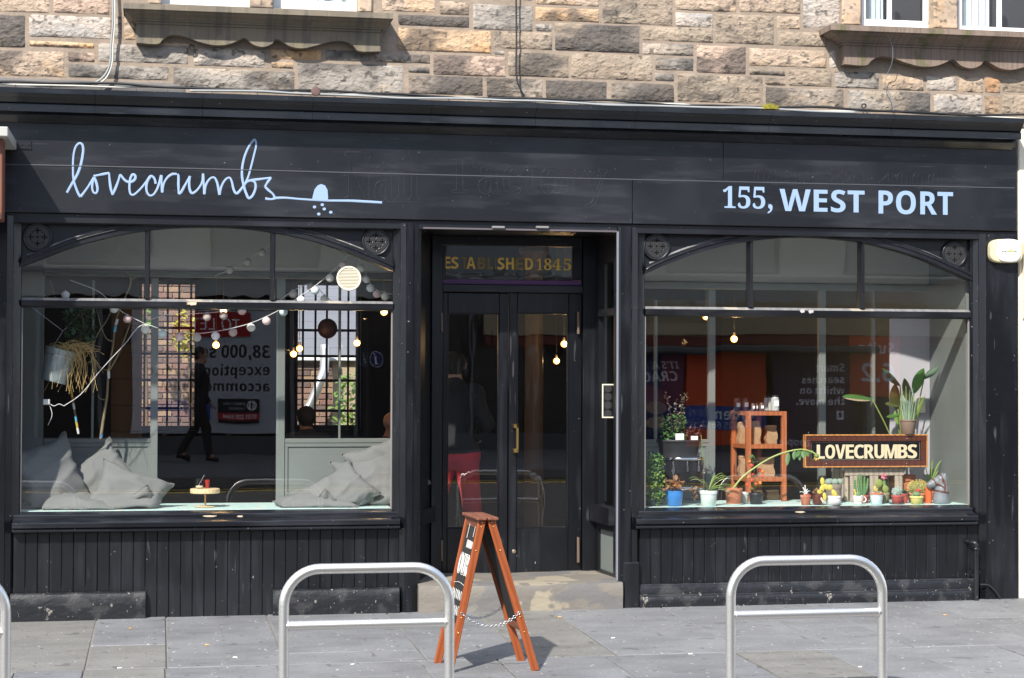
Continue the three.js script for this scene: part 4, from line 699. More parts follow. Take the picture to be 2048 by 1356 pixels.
// ---------------------------------------------------------------- alarm box
{
  const a = thing('alarm_box', 'white and cream alarm box on the right pilaster', 'alarm box'), r = R(1976, 479, 2041, 526, 0.08), cx = (r[0] + r[1]) / 2, cy = (r[2] + r[3]) / 2, hw = (r[1] - r[0]) / 2, hh = (r[3] - r[2]) / 2;
  const sup = (w, h, n) => { const s = []; for (let i = 0; i < 48; i++) { const t = i / 48 * 6.28318, c = Math.cos(t), q = Math.sin(t); s.push(new THREE.Vector2(Math.sign(c) * Math.pow(Math.abs(c), 2 / n) * w, Math.sign(q) * Math.pow(Math.abs(q), 2 / n) * h)); } return new THREE.Shape(s); };
  const e = (s, d, b) => { const g = new THREE.ExtrudeGeometry(s, { depth: d, bevelEnabled: true, bevelSize: b, bevelThickness: b, bevelSegments: 4 }); return toNI(g); };
  mesh('case', e(sup(hw - 0.014, hh - 0.014, 4), 0.04, 0.014).translate(cx, cy, 0.075), flat(0.66, 0.58, 0.36, 0.4), a);
  mesh('cover', e(sup(hw * 0.66, hh - 0.012, 3), 0.03, 0.01).translate(cx + 0.012, cy + 0.002, 0.105), flat(0.85, 0.85, 0.84, 0.35), a);
  const tri = new THREE.Shape([new THREE.Vector2(-0.02, -0.004), new THREE.Vector2(0.045, -0.004), new THREE.Vector2(0.018, 0.026)]); mesh('emblem', toNI(new THREE.ExtrudeGeometry(tri, { depth: 0.001, bevelEnabled: false })).translate(cx + 0.01, cy - 0.006, 0.1452), flat(0.85, 0.85, 0.3, 0.5), a);
  mesh('lettering', letters('alarmfast', fontSans, [cx - 0.052, cx + 0.078, cy - 0.012, cy + 0.006], 0.1455, 0.001), flat(0.06, 0.05, 0.04, 0.5), a);
  settle(a);
}
// ---------------------------------------------------------------- neighbours
{
  const n = thing('neighbouring_building', 'cream rendered building adjoining the right end of the shopfront', 'building'), x0 = FX(2036, 800, 0.02);
  const cream = M({ map: tex(256, 256, (u, v) => { const k = 0.9 + 0.2 * fbm(u, v, 6, 6, 5, 971); return [0.80 * k, 0.72 * k, 0.56 * k]; }, true), roughness: 0.85 });
  const yb = FY(2040, 1200, 0) - 0.3, y1 = FY(2040, 640, 0.02), y2 = FY(2040, 258, 0.0);
  mesh('wall', box(x0 + 0.002, x0 + 4, yb, y2, -4, 0.03, 0.01), cream, n);
  mesh('scroll_bracket', extr([[0.031, y1], [0.06, y1 + 0.02], [0.07, y1 + 0.12], [0.05, y1 + 0.26], [0.08, y1 + 0.4], [0.1, y1 + 0.6], [0.031, y1 + 0.6]], 'x', x0 + 0.03, x0 + 0.3), cream, n);
  settle(n);
  const s = thing('projecting_sign', 'pale grey slab topped projecting sign box on the left end of the fascia', 'sign'), zf = 0.81;
  mesh('slab', box(FX(-330, 264, zf), FX(16, 264, zf), FY(10, 273, zf), FY(10, 253, zf), 0.064, zf, 0.006), flat(0.42, 0.41, 0.38, 0.6), s);
  mesh('panel', box(FX(-330, 380, 0.7), FX(5, 380, 0.7), FY(5, 440, 0.7), FY(10, 273, zf) - 0.001, 0.5, 0.7, 0.006), capWood, s);
  settle(s);
  const pl = thing('wall_plate', 'small painted metal plate screwed to the fascia beside the projecting sign', 'plate'), q = R(33, 280, 63, 299, 0.066);
  mesh('plate', box(...q, 0.0635, 0.069, 0.002), blackH, pl); for (const t of [0.35, 0.82]) mesh('screw', ball(lerp(q[0], q[1], t), (q[2] + q[3]) / 2, 0.07, 0.006, 8), blackH, pl); settle(pl);
}
// ---------------------------------------------------------------- cycle stands
{
  const Z = 3.92, xa = U(568, 1200, Z).x, xb = U(899, 1200, Z).x, xm = (xa + xb) / 2, top = U(735, 1136, Z).y, g0 = GY(xm, Z), rail = U(735, 1248, Z).y, w = (xb - xa) / 2, h = top - g0, r = 0.0265, R0 = 0.185;
  const st = thing('cycle_stand', 'brushed steel hoop cycle stand beside the folding sandwich board', 'cycle stand', 'cycle stands along the kerb');
  const pts = []; pts.push([-w, -0.1, 0]); pts.push([-w, h - R0, 0]); for (let i = 1; i < 10; i++) { const a = Math.PI - i / 10 * Math.PI / 2; pts.push([-w + R0 + Math.cos(a) * R0, h - R0 + Math.sin(a) * R0, 0]); } pts.push([-w + R0, h, 0], [w - R0, h, 0]); for (let i = 1; i < 10; i++) { const a = Math.PI / 2 - i / 10 * Math.PI / 2; pts.push([w - R0 + Math.cos(a) * R0, h - R0 + Math.sin(a) * R0, 0]); } pts.push([w, h - R0, 0], [w, -0.1, 0]);
  mesh('hoop', tube(pts, r, 1, 24, true), steel, st);
  mesh('rail', cyl([-w, rail - g0, 0], [w, rail - g0, 0], r * 0.95, 20), steel, st);
  for (const s of [-1, 1]) { const ring = new THREE.TorusGeometry(r * 0.9, 0.004, 6, 20); ring.rotateY(Math.PI / 2); ring.translate(s * (w - r * 0.96), rail - g0, 0); mesh('weld', toNI(ring), steel, st); }
  place(st, xm, g0, Z);
  const x3 = (U(1455, 1200, Z).x + U(1771, 1200, Z).x) / 2, step = x3 - xm;
  for (const [k, lab] of [[1, 'brushed steel hoop cycle stand in front of the plant window'], [-1, 'brushed steel hoop cycle stand left of the cushion window'], [2, 'brushed steel hoop cycle stand in front of the cream building']]) { const x = k === -1 ? U(11, 1250, Z).x - w : xm + step * k; place(copyOf(st, lab), x, GY(x, Z), Z); }
}
// ---------------------------------------------------------------- sandwich board
{
  const Fr = groundAt(1072, 1342), Br = groundAt(1043, 1321), Fl = groundAt(899, 1346), Bl = groundAt(880, 1330);
  const t = thing('sandwich_board', 'orange stained wooden sandwich board with a chalked black panel standing before the door', 'sandwich board');
  const e2 = Br.clone().sub(Fr).add(Bl.clone().sub(Fl)).multiplyScalar(0.5); e2.y = 0; const wid = Math.min(0.5, Math.max(0.38, e2.length())); e2.normalize();
  const e1 = Fr.clone().sub(Fl); e1.y = 0; const spread = e1.length(); e1.normalize();
  const base = Fl.clone().add(Fr).multiplyScalar(0.5), zt = base.z, topY = U(972, 1040, zt).y, hgt = topY - base.y;
  const topX = U(974, 1040, zt).x; const P = (a, y, d) => V3(base.x, base.y, base.z).addScaledVector(e1, a).addScaledVector(e2, d).add(V3(0, y, 0));
  const cOff = topX - base.x;
  const beam = (p0, p1, wdir, w, th) => { const L = p1.clone().sub(p0), T = L.clone().normalize(), W = wdir.clone().addScaledVector(T, -wdir.dot(T)).normalize(), N = T.clone().cross(W), g = box(-w / 2, w / 2, 0, L.length(), -th / 2, th / 2, 0.004); const m = new THREE.Matrix4().makeBasis(W, T, N.clone()); if (m.determinant() < 0) m.makeBasis(W, T, N.negate()); m.setPosition(p0); g.applyMatrix4(m); return g; };
  for (const s of [-1, 1]) {
    const foot = s * spread / 2, tx = cOff + s * 0.026;
    for (const d of [0.012, wid - 0.012]) mesh('leg', beam(P(foot, 0, d), P(tx, hgt, d), e1, 0.046, 0.024), orangeWood, t);
    const at = (f, d, off = 0) => P(lerp(foot, tx, f) + s * off, hgt * f, d);
    const board = mesh('panel', beam(at(0.30, wid / 2), at(0.985, wid / 2), e2, wid - 0.05, 0.01), flat(0.017, 0.017, 0.017, 0.75), t); board.name = 'chalk_panel';
    mesh('rung', beam(at(0.285, 0.025), at(0.285, wid - 0.025), V3(0, 1, 0), 0.045, 0.024), capWood, t);
    mesh('rung', beam(at(0.965, 0.025), at(0.965, wid - 0.025), V3(0, 1, 0), 0.05, 0.03), capWood, t);
    for (const f of [0.985, 0.955, 0.80, 0.36, 0.26]) mesh('screw', ball(...at(f, -0.002).toArray(), 0.0048, 8), brass, t);
    if (s < 0) { // chalk writing on the outer face
      const chalk = flat(0.62, 0.62, 0.6, 0.9), q = [];
      const W = (u, f) => at(f, lerp(0.03, wid - 0.03, u), 0.0125);
      const line = (l, r = 0.0035) => q.push(tube(l.map(([u, f]) => W(u, f)), r * 0.55, l.length * 5, 5));
      for (const [str, f0, f1, u0, u1] of [['OUR', 0.62, 0.76, 0.08, 0.62], ['IIII', 0.80, 0.85, 0.1, 0.6], ['CAKES', 0.46, 0.52, 0.06, 0.95], ['TODAY', 0.36, 0.42, 0.06, 0.9]]) {
        if (str === 'IIII' || str === 'CAKES' || str === 'TODAY') { for (let k = 0; k < 6; k++) { const u = lerp(u1, u0, k / 6), du = (u1 - u0) / 9; line([[u, f0], [u, f1]]); line([[u, f1], [u - du, lerp(f0, f1, rnd())], [u - du, f0 + 0.005]], 0.0028); } continue; }
        const shp = fontSerif.generateShapes(str, 1); let bx = new THREE.Box2(); shp.forEach(z => z.getPoints(6).forEach(p => bx.expandByPoint(p)));
        for (const z of shp) for (const path of [z, ...z.holes]) { const l = path.getPoints(6).map(p => W(lerp(u1 + 0.3, u0, (p.x - bx.min.x) / (bx.max.x - bx.min.x)), lerp(f0, f1, (p.y - bx.min.y) / (bx.max.y - bx.min.y)))); l.push(l[0]); q.push(tube(l, 0.0026, 1, 4, true)); }
      }
      line([[0.02, 0.56], [0.5, 0.57], [0.98, 0.555]]); line([[0.2, 0.95], [0.22, 0.88]]); line([[0.7, 0.96], [0.72, 0.86]]);
      mesh('chalk_writing', merge(q), chalk, t);
    }
  }
  // ridge caps
  for (const s of [-1, 1]) { const a = cOff + s * 0.034; mesh('ridge_cap', beam(P(a, hgt + 0.008, -0.03), P(a, hgt + 0.008, wid + 0.03), e1, 0.064, 0.018), capWood, t); }
  // chains
  const link = new THREE.TorusGeometry(0.0075, 0.0019, 6, 10); link.scale(1.5, 1, 1);
  for (const d of [-0.004, wid + 0.004]) {
    const a = P(lerp(-spread / 2, cOff - 0.026, 0.385), hgt * 0.385, d), b = P(lerp(spread / 2, cOff + 0.026, 0.385), hgt * 0.385, d), gs = [], N = 26;
    for (let i = 0; i <= N; i++) { const u = i / N, p = a.clone().lerp(b, u); p.y -= 0.075 * (1 - Math.pow(2 * u - 1, 2)); const sl = Math.atan2(0.075 * 4 * (2 * u - 1), a.distanceTo(b)); const g = link.clone(); if (i % 2) g.rotateX(Math.PI / 2); g.rotateZ(sl); g.translate(p.x, p.y, p.z); gs.push(toNI(g)); }
    mesh('chain', merge(gs), M({ color: lin(0.7, 0.7, 0.7), metalness: 1, roughness: 0.3 }), t);
  }
  settle(t);
}
// ---------------------------------------------------------------- downpipe, litter
{
  const t = thing('waste_pipe', 'black painted waste pipe with an elbow at the foot of the right pilaster', 'pipe'), Z = 0.1, xm = U(1952, 1140, Z).x, y0 = GY(xm, Z), yt = U(1952, 1086, Z).y;
  mesh('pipe', cyl([xm, y0 - 0.02, Z], [xm, yt - 0.05, Z], 0.019, 16), blackV, t);
  mesh('collar', lathe([[0.019, 0], [0.026, 0.004], [0.026, 0.014], [0.02, 0.02]], xm, yt - 0.055, Z, 16), blackV, t);
  mesh('elbow', tube([[xm, yt - 0.04, Z], [xm, yt - 0.012, Z], [xm - 0.01, yt, Z - 0.008], [xm - 0.032, yt + 0.003, Z - 0.04], [xm - 0.04, yt + 0.003, 0.01]], 0.016, 14, 12), blackV, t);
  mesh('bracket', box(xm - 0.05, xm + 0.04, U(1950, 1147, Z).y, U(1950, 1142, Z).y, 0.06, 0.085, 0.002), blackV, t);
  settle(t);
  single('cable', tube([U(1962, 1169, 0.08), U(1975, 1170, 0.085), U(1986, 1177, 0.09), U(1996, 1190, 0.09), V3(U(2001, 1195, 0.09).x, GY(6.3, 0.09), 0.09)], 0.006, 24, 6), cBlack, 'short black cable end curling out beside the waste pipe', 'cable');
  const butt = flat(0.62, 0.34, 0.12, 0.8), paper = flat(0.75, 0.74, 0.70, 0.8);
  for (const [px, py, c] of [[261, 1258, 0], [414, 1291, 0], [239, 1337, 1], [851, 1220, 0], [866, 1219, 0], [1176, 1212, 0], [1198, 1211, 0], [1226, 1211, 0], [1119, 1235, 0], [1890, 1231, 0], [1994, 1194, 0], [1720, 1335, 1], [1226, 1277, 1], [1381, 1309, 1], [705, 1330, 1], [470, 1316, 1]]) {
    const p = groundAt(px, py), a = rr(-0.6, 0.6), g = cyl([-0.013, 0.004, 0], [0.013, 0.004, 0], 0.004, 7); g.rotateY(a); g.translate(p.x, p.y, p.z);
    single('cigarette_end', g, c ? paper : butt, c ? 'pale paper cigarette end on the grey flagstones' : 'orange filter cigarette end dropped near the shopfront', 'litter', c ? 'pale cigarette ends' : 'orange cigarette ends');
  }
}
// ---------------------------------------------------------------- the room behind the shopfront
const PZ = -0.85, BACK = -6.6, CEIL = 3.42;
const roomX0 = -2.3, roomX1 = FX(1940, 800, -0.06) + 0.004;
const deckL = FY(413, 1019, -0.12), deckR = FY(1613, 1011.5, -0.12);
structure('shop_floor', box(roomX0, roomX1 + 0.2, floorY - 0.12, floorY - 0.02, BACK, -0.6, 0), wood([0.07, 0.045, 0.028], [0.11, 0.07, 0.042], 981, 0.5));
structure('shop_ceiling', box(roomX0 - 0.2, roomX1 + 0.2, CEIL, CEIL + 0.3, BACK - 0.3, -0.13, 0), creamWall);
structure('wall_left', box(roomX0 - 0.2, roomX0, -1.2, CEIL, BACK - 0.3, -0.14, 0), darkWall);
structure('wall_right', box(roomX1, roomX1 + 0.25, -1.2, CEIL, BACK - 0.3, -0.14, 0), greyGreen);
structure('wall_front_head', box(roomX0, roomX1, FY(1024, 452, -0.15), CEIL, -0.2, -0.141, 0), greyGreen);
{ // back wall with two barred windows
  const O = [R(275, 560, 397, 862, BACK), R(590, 562, 722, 860, BACK)], y0 = floorY - 0.1, z0 = BACK - 0.3, z1 = BACK;
  const w = [[roomX0, O[0][0], y0, CEIL], [O[0][1], O[1][0], y0, CEIL], [O[1][1], roomX1, y0, CEIL]]; for (const o of O) w.push([o[0], o[1], y0, o[2]], [o[0], o[1], o[3], CEIL]);
  structure('wall_back', merge(w.map(q => box(...q, z0, z1, 0))), flat(0.022, 0.024, 0.032, 0.85));
  const bar = flat(0.02, 0.021, 0.024, 0.5);
  [[O[0], [289, 312, 335, 358, 382], [655, 707, 760, 817], 'tall barred back window beside the bare twig, red brick beyond'], [O[1], [607, 632, 655, 680, 698], [660, 712, 761, 822], 'tall barred back window with the dark round lamp before it, slate roof beyond']].forEach(([o, vs, hs, lab]) => {
    const t = thing('back_window', lab, 'window');
    mesh('frame', merge([box(o[0], o[0] + 0.04, o[2], o[3], z0 + 0.1, z0 + 0.17, 0.004), box(o[1] - 0.04, o[1], o[2], o[3], z0 + 0.1, z0 + 0.17, 0.004), box(o[0] + 0.04, o[1] - 0.04, o[3] - 0.04, o[3], z0 + 0.1, z0 + 0.17, 0.004), box(o[0] + 0.04, o[1] - 0.04, o[2], o[2] + 0.05, z0 + 0.1, z0 + 0.17, 0.004)]), bar, t);
    for (const v of vs) { const x = U(v, 700, BACK).x; mesh('bar', box(x - 0.011, x + 0.011, o[2], o[3], z0 + 0.2, z0 + 0.22, 0.002), bar, t); }
    for (const h of hs) { const y = U((vs[0] + vs[4]) / 2, h, BACK).y; mesh('glazing_rail', box(o[0], o[1], y - 0.014, y + 0.014, z0 + 0.12, z0 + 0.16, 0.002), bar, t); }
    mesh('pane', quadPlane(o[0], o[1], o[2], o[3], z0 + 0.14), thinGlass, t); settle(t);
  });
}
// dark curtain-like panel and boarding inside
{ const [a, b, c, d] = R(222, 600, 262, 900, -4.2); const t = thing('boarded_screen', 'brown boarded screen standing behind the bare twig', 'screen'); for (let k = 0; k < 9; k++) mesh('board', box(a, b + 0.1, lerp(floorY, d, k / 9) + 0.003, lerp(floorY, d, (k + 1) / 9), -4.25, -4.2, 0.004), brownPanel, t); settle(t); }
// ---------------------------------------------------------------- window decks
function deck(pa, pb, y, lab) { const t = thing('window_deck', lab, 'window deck'), x0 = FX(pa, 1010, -0.12), x1 = FX(pb, 1010, -0.12); mesh('top', box(x0 - 0.02, x1 + 0.0, y - 0.03, y, PZ + 0.03, -0.121, 0.003), mintDeck, t); mesh('riser', box(x0 - 0.02, x1, floorY - 0.1, y - 0.031, PZ + 0.05, PZ + 0.08, 0.002), greyGreen, t); mesh('front_board', box(x0 - 0.02, x1, -0.3, y - 0.031, -0.16, -0.13, 0.002), greyGreen, t); settle(t); }
deck(42, 784, deckL, 'mint painted window deck carrying the grey cushions'); deck(1289, 1939, deckR, 'mint painted window deck carrying the potted cacti');
// ---------------------------------------------------------------- grey green glazed screens at the back of the decks
function screen(lab, posts, panels, rails, heads, panes, boards = []) {
  const t = thing('glazed_screen', lab, 'screen'), z0 = PZ - 0.045, z1 = PZ;
  for (const [a, b, y0, y1] of posts) mesh('post', box(...R(a, y0, b, y1, z1), z0, z1, 0.003), greyGreen, t);
  for (const [a, b, y0, y1] of panels) { const r = R(a, y0, b, y1, z1); mesh('panel', box(...r, z0 + 0.012, z1 - 0.012, 0.002), greyGreen, t); mesh('panel_frame', merge([box(r[0], r[1], r[3] - 0.03, r[3], z0, z1 - 0.001, 0.003), box(r[0], r[0] + 0.022, r[2], r[3] - 0.03, z0, z1 - 0.001, 0.003), box(r[1] - 0.022, r[1], r[2], r[3] - 0.03, z0, z1 - 0.001, 0.003), box(r[0] + 0.022, r[1] - 0.022, r[2], r[2] + 0.03, z0, z1 - 0.001, 0.003)]), greyGreen, t); }
  for (const [a, b, y0, y1] of rails) mesh('rail', box(...R(a, y0, b, y1, z1), z0 - 0.003, z1 + 0.004, 0.004), greyGreen, t);
  for (const [a, b, y0, y1] of heads) mesh('head_panel', box(...R(a, y0, b, y1, z1), z0 + 0.008, z1 - 0.008, 0.003), palePanel, t);
  for (const [a, b, y0, y1] of panes) { const r = R(a, y0, b, y1, z1); mesh('pane', quadPlane(...r, PZ - 0.022), thinGlass, t); }
  for (const [a, b, y0, y1] of boards) mesh('white_board', box(...R(a, y0, b, y1, z1), z1 - 0.02, z1 + 0.006, 0.003), flat(0.42, 0.41, 0.44, 0.6), t);
  settle(t);
}
screen('grey green panelled screen behind the heap of cushions with the hanging pail', [[-20, 87, 440, 1012], [301, 316, 556, 1012], [183, 188, 560, 878]], [[87, 301, 886, 1010]], [[87, 301, 877, 886]], [], [[188, 301, 600, 878]]);
screen('grey green panelled screen behind the cushions beside the door post', [[553, 570, 556, 1012], [678, 682, 560, 878]], [[570, 812, 886, 1010]], [[570, 812, 877, 886]], [], [[570, 812, 600, 878]]);
screen('grey green head rail and upper panel across the cushion window', [], [], [[87, 820, 543, 556]], [[87, 820, 430, 543]], []);
screen('grey green screen post and low panel behind the black plant tub', [[1194, 1214, 500, 1004], [1310, 1315, 600, 880], [1417, 1431, 580, 1004]], [[1270, 1417, 886, 1004]], [[1270, 1417, 879, 886]], [], [[1270, 1417, 600, 879]]);
screen('grey green slender posts and white board behind the lettered sign', [[1638, 1652, 580, 1004], [1745, 1751, 580, 1004]], [], [], [], [], [[1780, 1862, 634, 1004]]);
screen('grey green head rail and upper panel across the plant window', [], [], [[1262, 1862, 566, 580]], [[1262, 1862, 440, 566]], []);
single('switch_box', box(...R(1834, 795, 1851, 826, PZ + 0.04), PZ + 0.01, PZ + 0.05, 0.006), offWhite, 'small white switch box on the white board by the tall plant', 'switch box');
// ---------------------------------------------------------------- cushions
// two square sheets sewn at the edge, blown up and settled step by step until the cloth puckers
function cushion(px, py, z, w, h, puff, rx, ry, rz, mat, sd, lab, dk, grav = 0.8) {
  const n = 30, id = (i, j, s) => (s && i && j && i < n && j < n) ? (n + 1) * (n + 1) + (j - 1) * (n - 1) + i - 1 : j * (n + 1) + i, N = (n + 1) * (n + 1) + (n - 1) * (n - 1), P = new Float32Array(N * 3), Q = new Float32Array(N * 3), C = [], F = [];
  const m = new THREE.Matrix4().makeRotationFromEuler(new THREE.Euler(rx, ry, rz, 'YXZ')), c = U(px, py, z), v = V3();
  for (let s = 0; s < 2; s++) for (let j = 0; j <= n; j++) for (let i = 0; i <= n; i++) { const k = id(i, j, s), u = i / n * 2 - 1, q = j / n * 2 - 1, b = (1 - u * u) * (1 - q * q); v.set(u * w / 2, q * h / 2, (s ? -1 : 1) * (0.02 * b) + 0.035 * b * (vnoise(i * 0.3 + sd, j * 0.42 + s * 9, 999, 999, sd) - 0.5)).applyMatrix4(m); P[k * 3] = v.x; P[k * 3 + 1] = v.y; P[k * 3 + 2] = v.z; }
  Q.set(P); const add = (a, b, l, st) => { if (a !== b) C.push([a, b, l, st]); }, dx = w / n, dy = h / n, dd = Math.hypot(dx, dy);
  for (let s = 0; s < 2; s++) for (let j = 0; j <= n; j++) for (let i = 0; i <= n; i++) { const k = id(i, j, s); if (i < n) add(k, id(i + 1, j, s), dx, 1); if (j < n) add(k, id(i, j + 1, s), dy, 1); if (i < n && j < n) { add(k, id(i + 1, j + 1, s), dd, 0.5); add(id(i + 1, j, s), id(i, j + 1, s), dd, 0.5); const a = k, b = id(i + 1, j, s), e = id(i + 1, j + 1, s), f = id(i, j + 1, s); s ? F.push(a, e, b, a, f, e) : F.push(a, b, e, a, e, f); } if (i < n - 1) add(k, id(i + 2, j, s), dx * 2, 0.035); if (j < n - 1) add(k, id(i, j + 2, s), dy * 2, 0.035); }
  const lo = dk - c.y, zb = PZ + 0.035 - z, zf = -0.15 - z, nr = new Float32Array(N * 3), K = C.length, ca = Int32Array.from(C, q => q[0] * 3), cb = Int32Array.from(C, q => q[1] * 3), cl = Float32Array.from(C, q => q[2]), cs = Float32Array.from(C, q => q[3]), vt = 0.155 * w * h * Math.min(w, h) * puff;
  for (let it = 0; it < 90; it++) {
    nr.fill(0); let vol = 0;
    for (let f = 0; f < F.length; f += 3) { const a = F[f] * 3, b = F[f + 1] * 3, e = F[f + 2] * 3, ux = P[b] - P[a], uy = P[b + 1] - P[a + 1], uz = P[b + 2] - P[a + 2], wx = P[e] - P[a], wy = P[e + 1] - P[a + 1], wz = P[e + 2] - P[a + 2], x = uy * wz - uz * wy, y = uz * wx - ux * wz, q = ux * wy - uy * wx; vol += (P[a] * x + P[a + 1] * y + P[a + 2] * q) / 6; nr[a] += x; nr[a + 1] += y; nr[a + 2] += q; nr[b] += x; nr[b + 1] += y; nr[b + 2] += q; nr[e] += x; nr[e + 1] += y; nr[e + 2] += q; }
    const pr = 0.004 * clamp((vt - Math.abs(vol)) / vt * 2, 0, 1) * Math.sign(vol || 1), grv = it > 30 ? grav * 0.0004 : 0;
    for (let k = 0; k < N * 3; k += 3) { const l = Math.hypot(nr[k], nr[k + 1], nr[k + 2]) + 1e-9; for (let q = 0; q < 3; q++) { const o = P[k + q], vel = (o - Q[k + q]) * 0.8; Q[k + q] = o; P[k + q] = o + vel + nr[k + q] / l * pr; } P[k + 1] -= grv; }
    for (let r = 0; r < 8; r++) {
      for (let k = 0; k < K; k++) { const a = ca[k], b = cb[k], x = P[b] - P[a], y = P[b + 1] - P[a + 1], q = P[b + 2] - P[a + 2], d = Math.sqrt(x * x + y * y + q * q) + 1e-9, l = cl[k], f = (d - l) / d * 0.5 * cs[k] * (d < l ? 0.12 : 1); P[a] += x * f; P[a + 1] += y * f; P[a + 2] += q * f; P[b] -= x * f; P[b + 1] -= y * f; P[b + 2] -= q * f; }
      for (let k = 0; k < N * 3; k += 3) { if (P[k + 1] < lo + 0.004) P[k + 1] = lo + 0.004; if (P[k + 2] < zb) P[k + 2] = zb; if (P[k + 2] > zf) P[k + 2] = zf; } }
  }
  let mn = 9; for (let k = 1; k < N * 3; k += 3) mn = Math.min(mn, P[k]); const drop = Math.max(0, mn - lo - 0.004) * 0 ;
  for (let k = 0; k < N * 3; k += 3) { P[k] += c.x; P[k + 1] += c.y - drop; P[k + 2] += z; }
  const uv = new Float32Array(N * 2); for (let s = 0; s < 2; s++) for (let j = 0; j <= n; j++) for (let i = 0; i <= n; i++) { const k = id(i, j, s); uv[k * 2] = i / n * w * 2; uv[k * 2 + 1] = j / n * h * 2; }
  const g = new THREE.BufferGeometry(); g.setAttribute('position', new THREE.BufferAttribute(P, 3)); g.setAttribute('uv', new THREE.BufferAttribute(uv, 2)); g.setIndex(F); g.computeVertexNormals();
  for (let sd2 = 0; sd2 < 2; sd2++) for (let j = 1; j < n; j++) for (let i = 1; i < n; i++) { const k = id(i, j, sd2), u = i / n, q = j / n, e = Math.min(u, q, 1 - u, 1 - q), r1 = 1 - Math.abs(2 * vnoise(u * 2.4 + q * 1.6 + sd, q * 5.5 - u * 1.5 + sd2 * 7 + 20, 999, 999, sd + 5) - 1), r2 = 1 - Math.abs(2 * vnoise(u * 6 - q * 2 + sd + 20, q * 4 + u * 3 + 20, 999, 999, sd + 9) - 1), am = Math.min(1, e * 8) * (0.02 * (Math.pow(r1, 3) - 0.35) + 0.008 * (r2 - 0.5)); for (let c2 = 0; c2 < 3; c2++) P[k * 3 + c2] += g.attributes.normal.array[k * 3 + c2] * am; if (P[k * 3 + 1] < dk + 0.003) P[k * 3 + 1] = dk + 0.003; }
  g.computeVertexNormals();
  const o = thing('cushion', lab, 'cushion', 'grey velvet cushions'); mesh('cover', g, mat, o);
  const loop = []; for (let i = 0; i < n; i += 1) loop.push(id(i, 0, 0)); for (let j = 0; j < n; j += 1) loop.push(id(n, j, 0)); for (let i = n; i > 0; i -= 1) loop.push(id(i, n, 0)); for (let j = n; j >= 0; j -= 1) loop.push(id(0, j, 0));
  mesh('piping', tube(loop.map(k => V3(P[k * 3], P[k * 3 + 1], P[k * 3 + 2])), 0.0045, 1, 6, true), mat, o); settle(o);
}
cushion(92, 935, -0.5, 0.62, 0.62, 1.1, -0.3, 0.45, 0.3, cushionVelvet, 3, 'grey crumpled velvet cushion slumped at the left end of the deck', deckL);
cushion(208, 944, -0.66, 0.54, 0.54, 0.9, -0.3, -0.1, 0.72, cushionVelvet, 7, 'grey velvet cushion standing on its corner behind two others', deckL);
cushion(254, 972, -0.34, 0.58, 0.5, 1.0, -0.5, 0.1, -0.42, cushionVelvet, 12, 'grey velvet cushion with a piped seam leaning at the front of the heap', deckL);
cushion(150, 1004, -0.32, 0.5, 0.42, 0.9, -1.4, 0.2, 0.0, cushionVelvet, 19, 'flat grey velvet cushion lying under the heap', deckL);
cushion(742, 958, -0.5, 0.6, 0.6, 1.0, -0.4, -0.25, 0.2, cushionVelvet, 23, 'large grey velvet cushion leaning against the door end of the deck', deckL);
cushion(772, 915, -0.7, 0.58, 0.5, 0.9, -0.2, -0.3, 0.4, cushionVelvet, 29, 'grey velvet cushion wedged highest against the screen', deckL);
cushion(674, 968, -0.33, 0.56, 0.42, 0.9, -0.6, -0.15, 0.7, cushionVelvet, 31, 'grey velvet cushion tilted on its corner before the largest cushion by the door post', deckL);
cushion(630, 1005, -0.3, 0.56, 0.42, 0.8, -1.42, 0.12, 0.03, cushionVelvet, 37, 'grey velvet cushion lying flat by the low panelled screen near the door post', deckL);
cushion(634, 982, -0.62, 0.38, 0.32, 0.8, -0.6, 0.3, 0.3, cushionVelvet, 41, 'smallest crumpled grey cushion tucked behind the flat one', deckL);
// ---------------------------------------------------------------- little table with jars
{
  const z = -0.36, t = thing('side_table', 'tiny pale wooden table with a round top on the window deck', 'table'), p = U(410, 982, z), ty = U(410, 977, z).y;
  mesh('table_top', lathe([[0.0001, -0.034], [0.104, -0.034], [0.108, -0.03], [0.108, -0.004], [0.104, 0], [0.0001, 0]], p.x, ty, z, 32), paleWood, t);
  mesh('stem', cyl([p.x + 0.002, deckL + 0.008, z], [p.x + 0.002, ty - 0.034, z], 0.0065, 10), honeyWood, t);
  mesh('foot', lathe([[0.0001, 0.009], [0.07, 0.007], [0.075, 0.001], [0.0001, 0.001]], p.x, deckL, z, 20), paleWood, t); settle(t);
  const jar = thing('glass_jar', 'glass jar holding a spoon on the tiny table', 'jar'), jx = U(399, 970, z).x;
  mesh('body', lathe([[0.0001, 0.002], [0.028, 0.002], [0.03, 0.006], [0.03, 0.06], [0.026, 0.068], [0.027, 0.075]], jx, ty, z, 20), thinGlass, jar);
  mesh('sugar', lathe([[0.0001, 0.004], [0.027, 0.004], [0.027, 0.02], [0.0001, 0.024]], jx, ty, z, 16), flat(0.55, 0.5, 0.35, 0.8), jar);
  mesh('spoon', cyl([jx - 0.01, ty + 0.02, z], [jx + 0.035, ty + 0.1, z], 0.0025, 6), chrome, jar); settle(jar);
  const red = thing('red_glass', 'red glass tumbler beside the spoon jar', 'glass'), rx = U(413, 970, z).x;
  mesh('body', lathe([[0.0001, 0.001], [0.013, 0.001], [0.02, 0.062], [0.018, 0.062], [0.012, 0.006], [0.0001, 0.006]], rx + 0.006, ty, z - 0.03, 18), M({ color: lin(0.6, 0.05, 0.04), roughness: 0.15, transmission: 0.5, thickness: 0 }), red); settle(red);
}
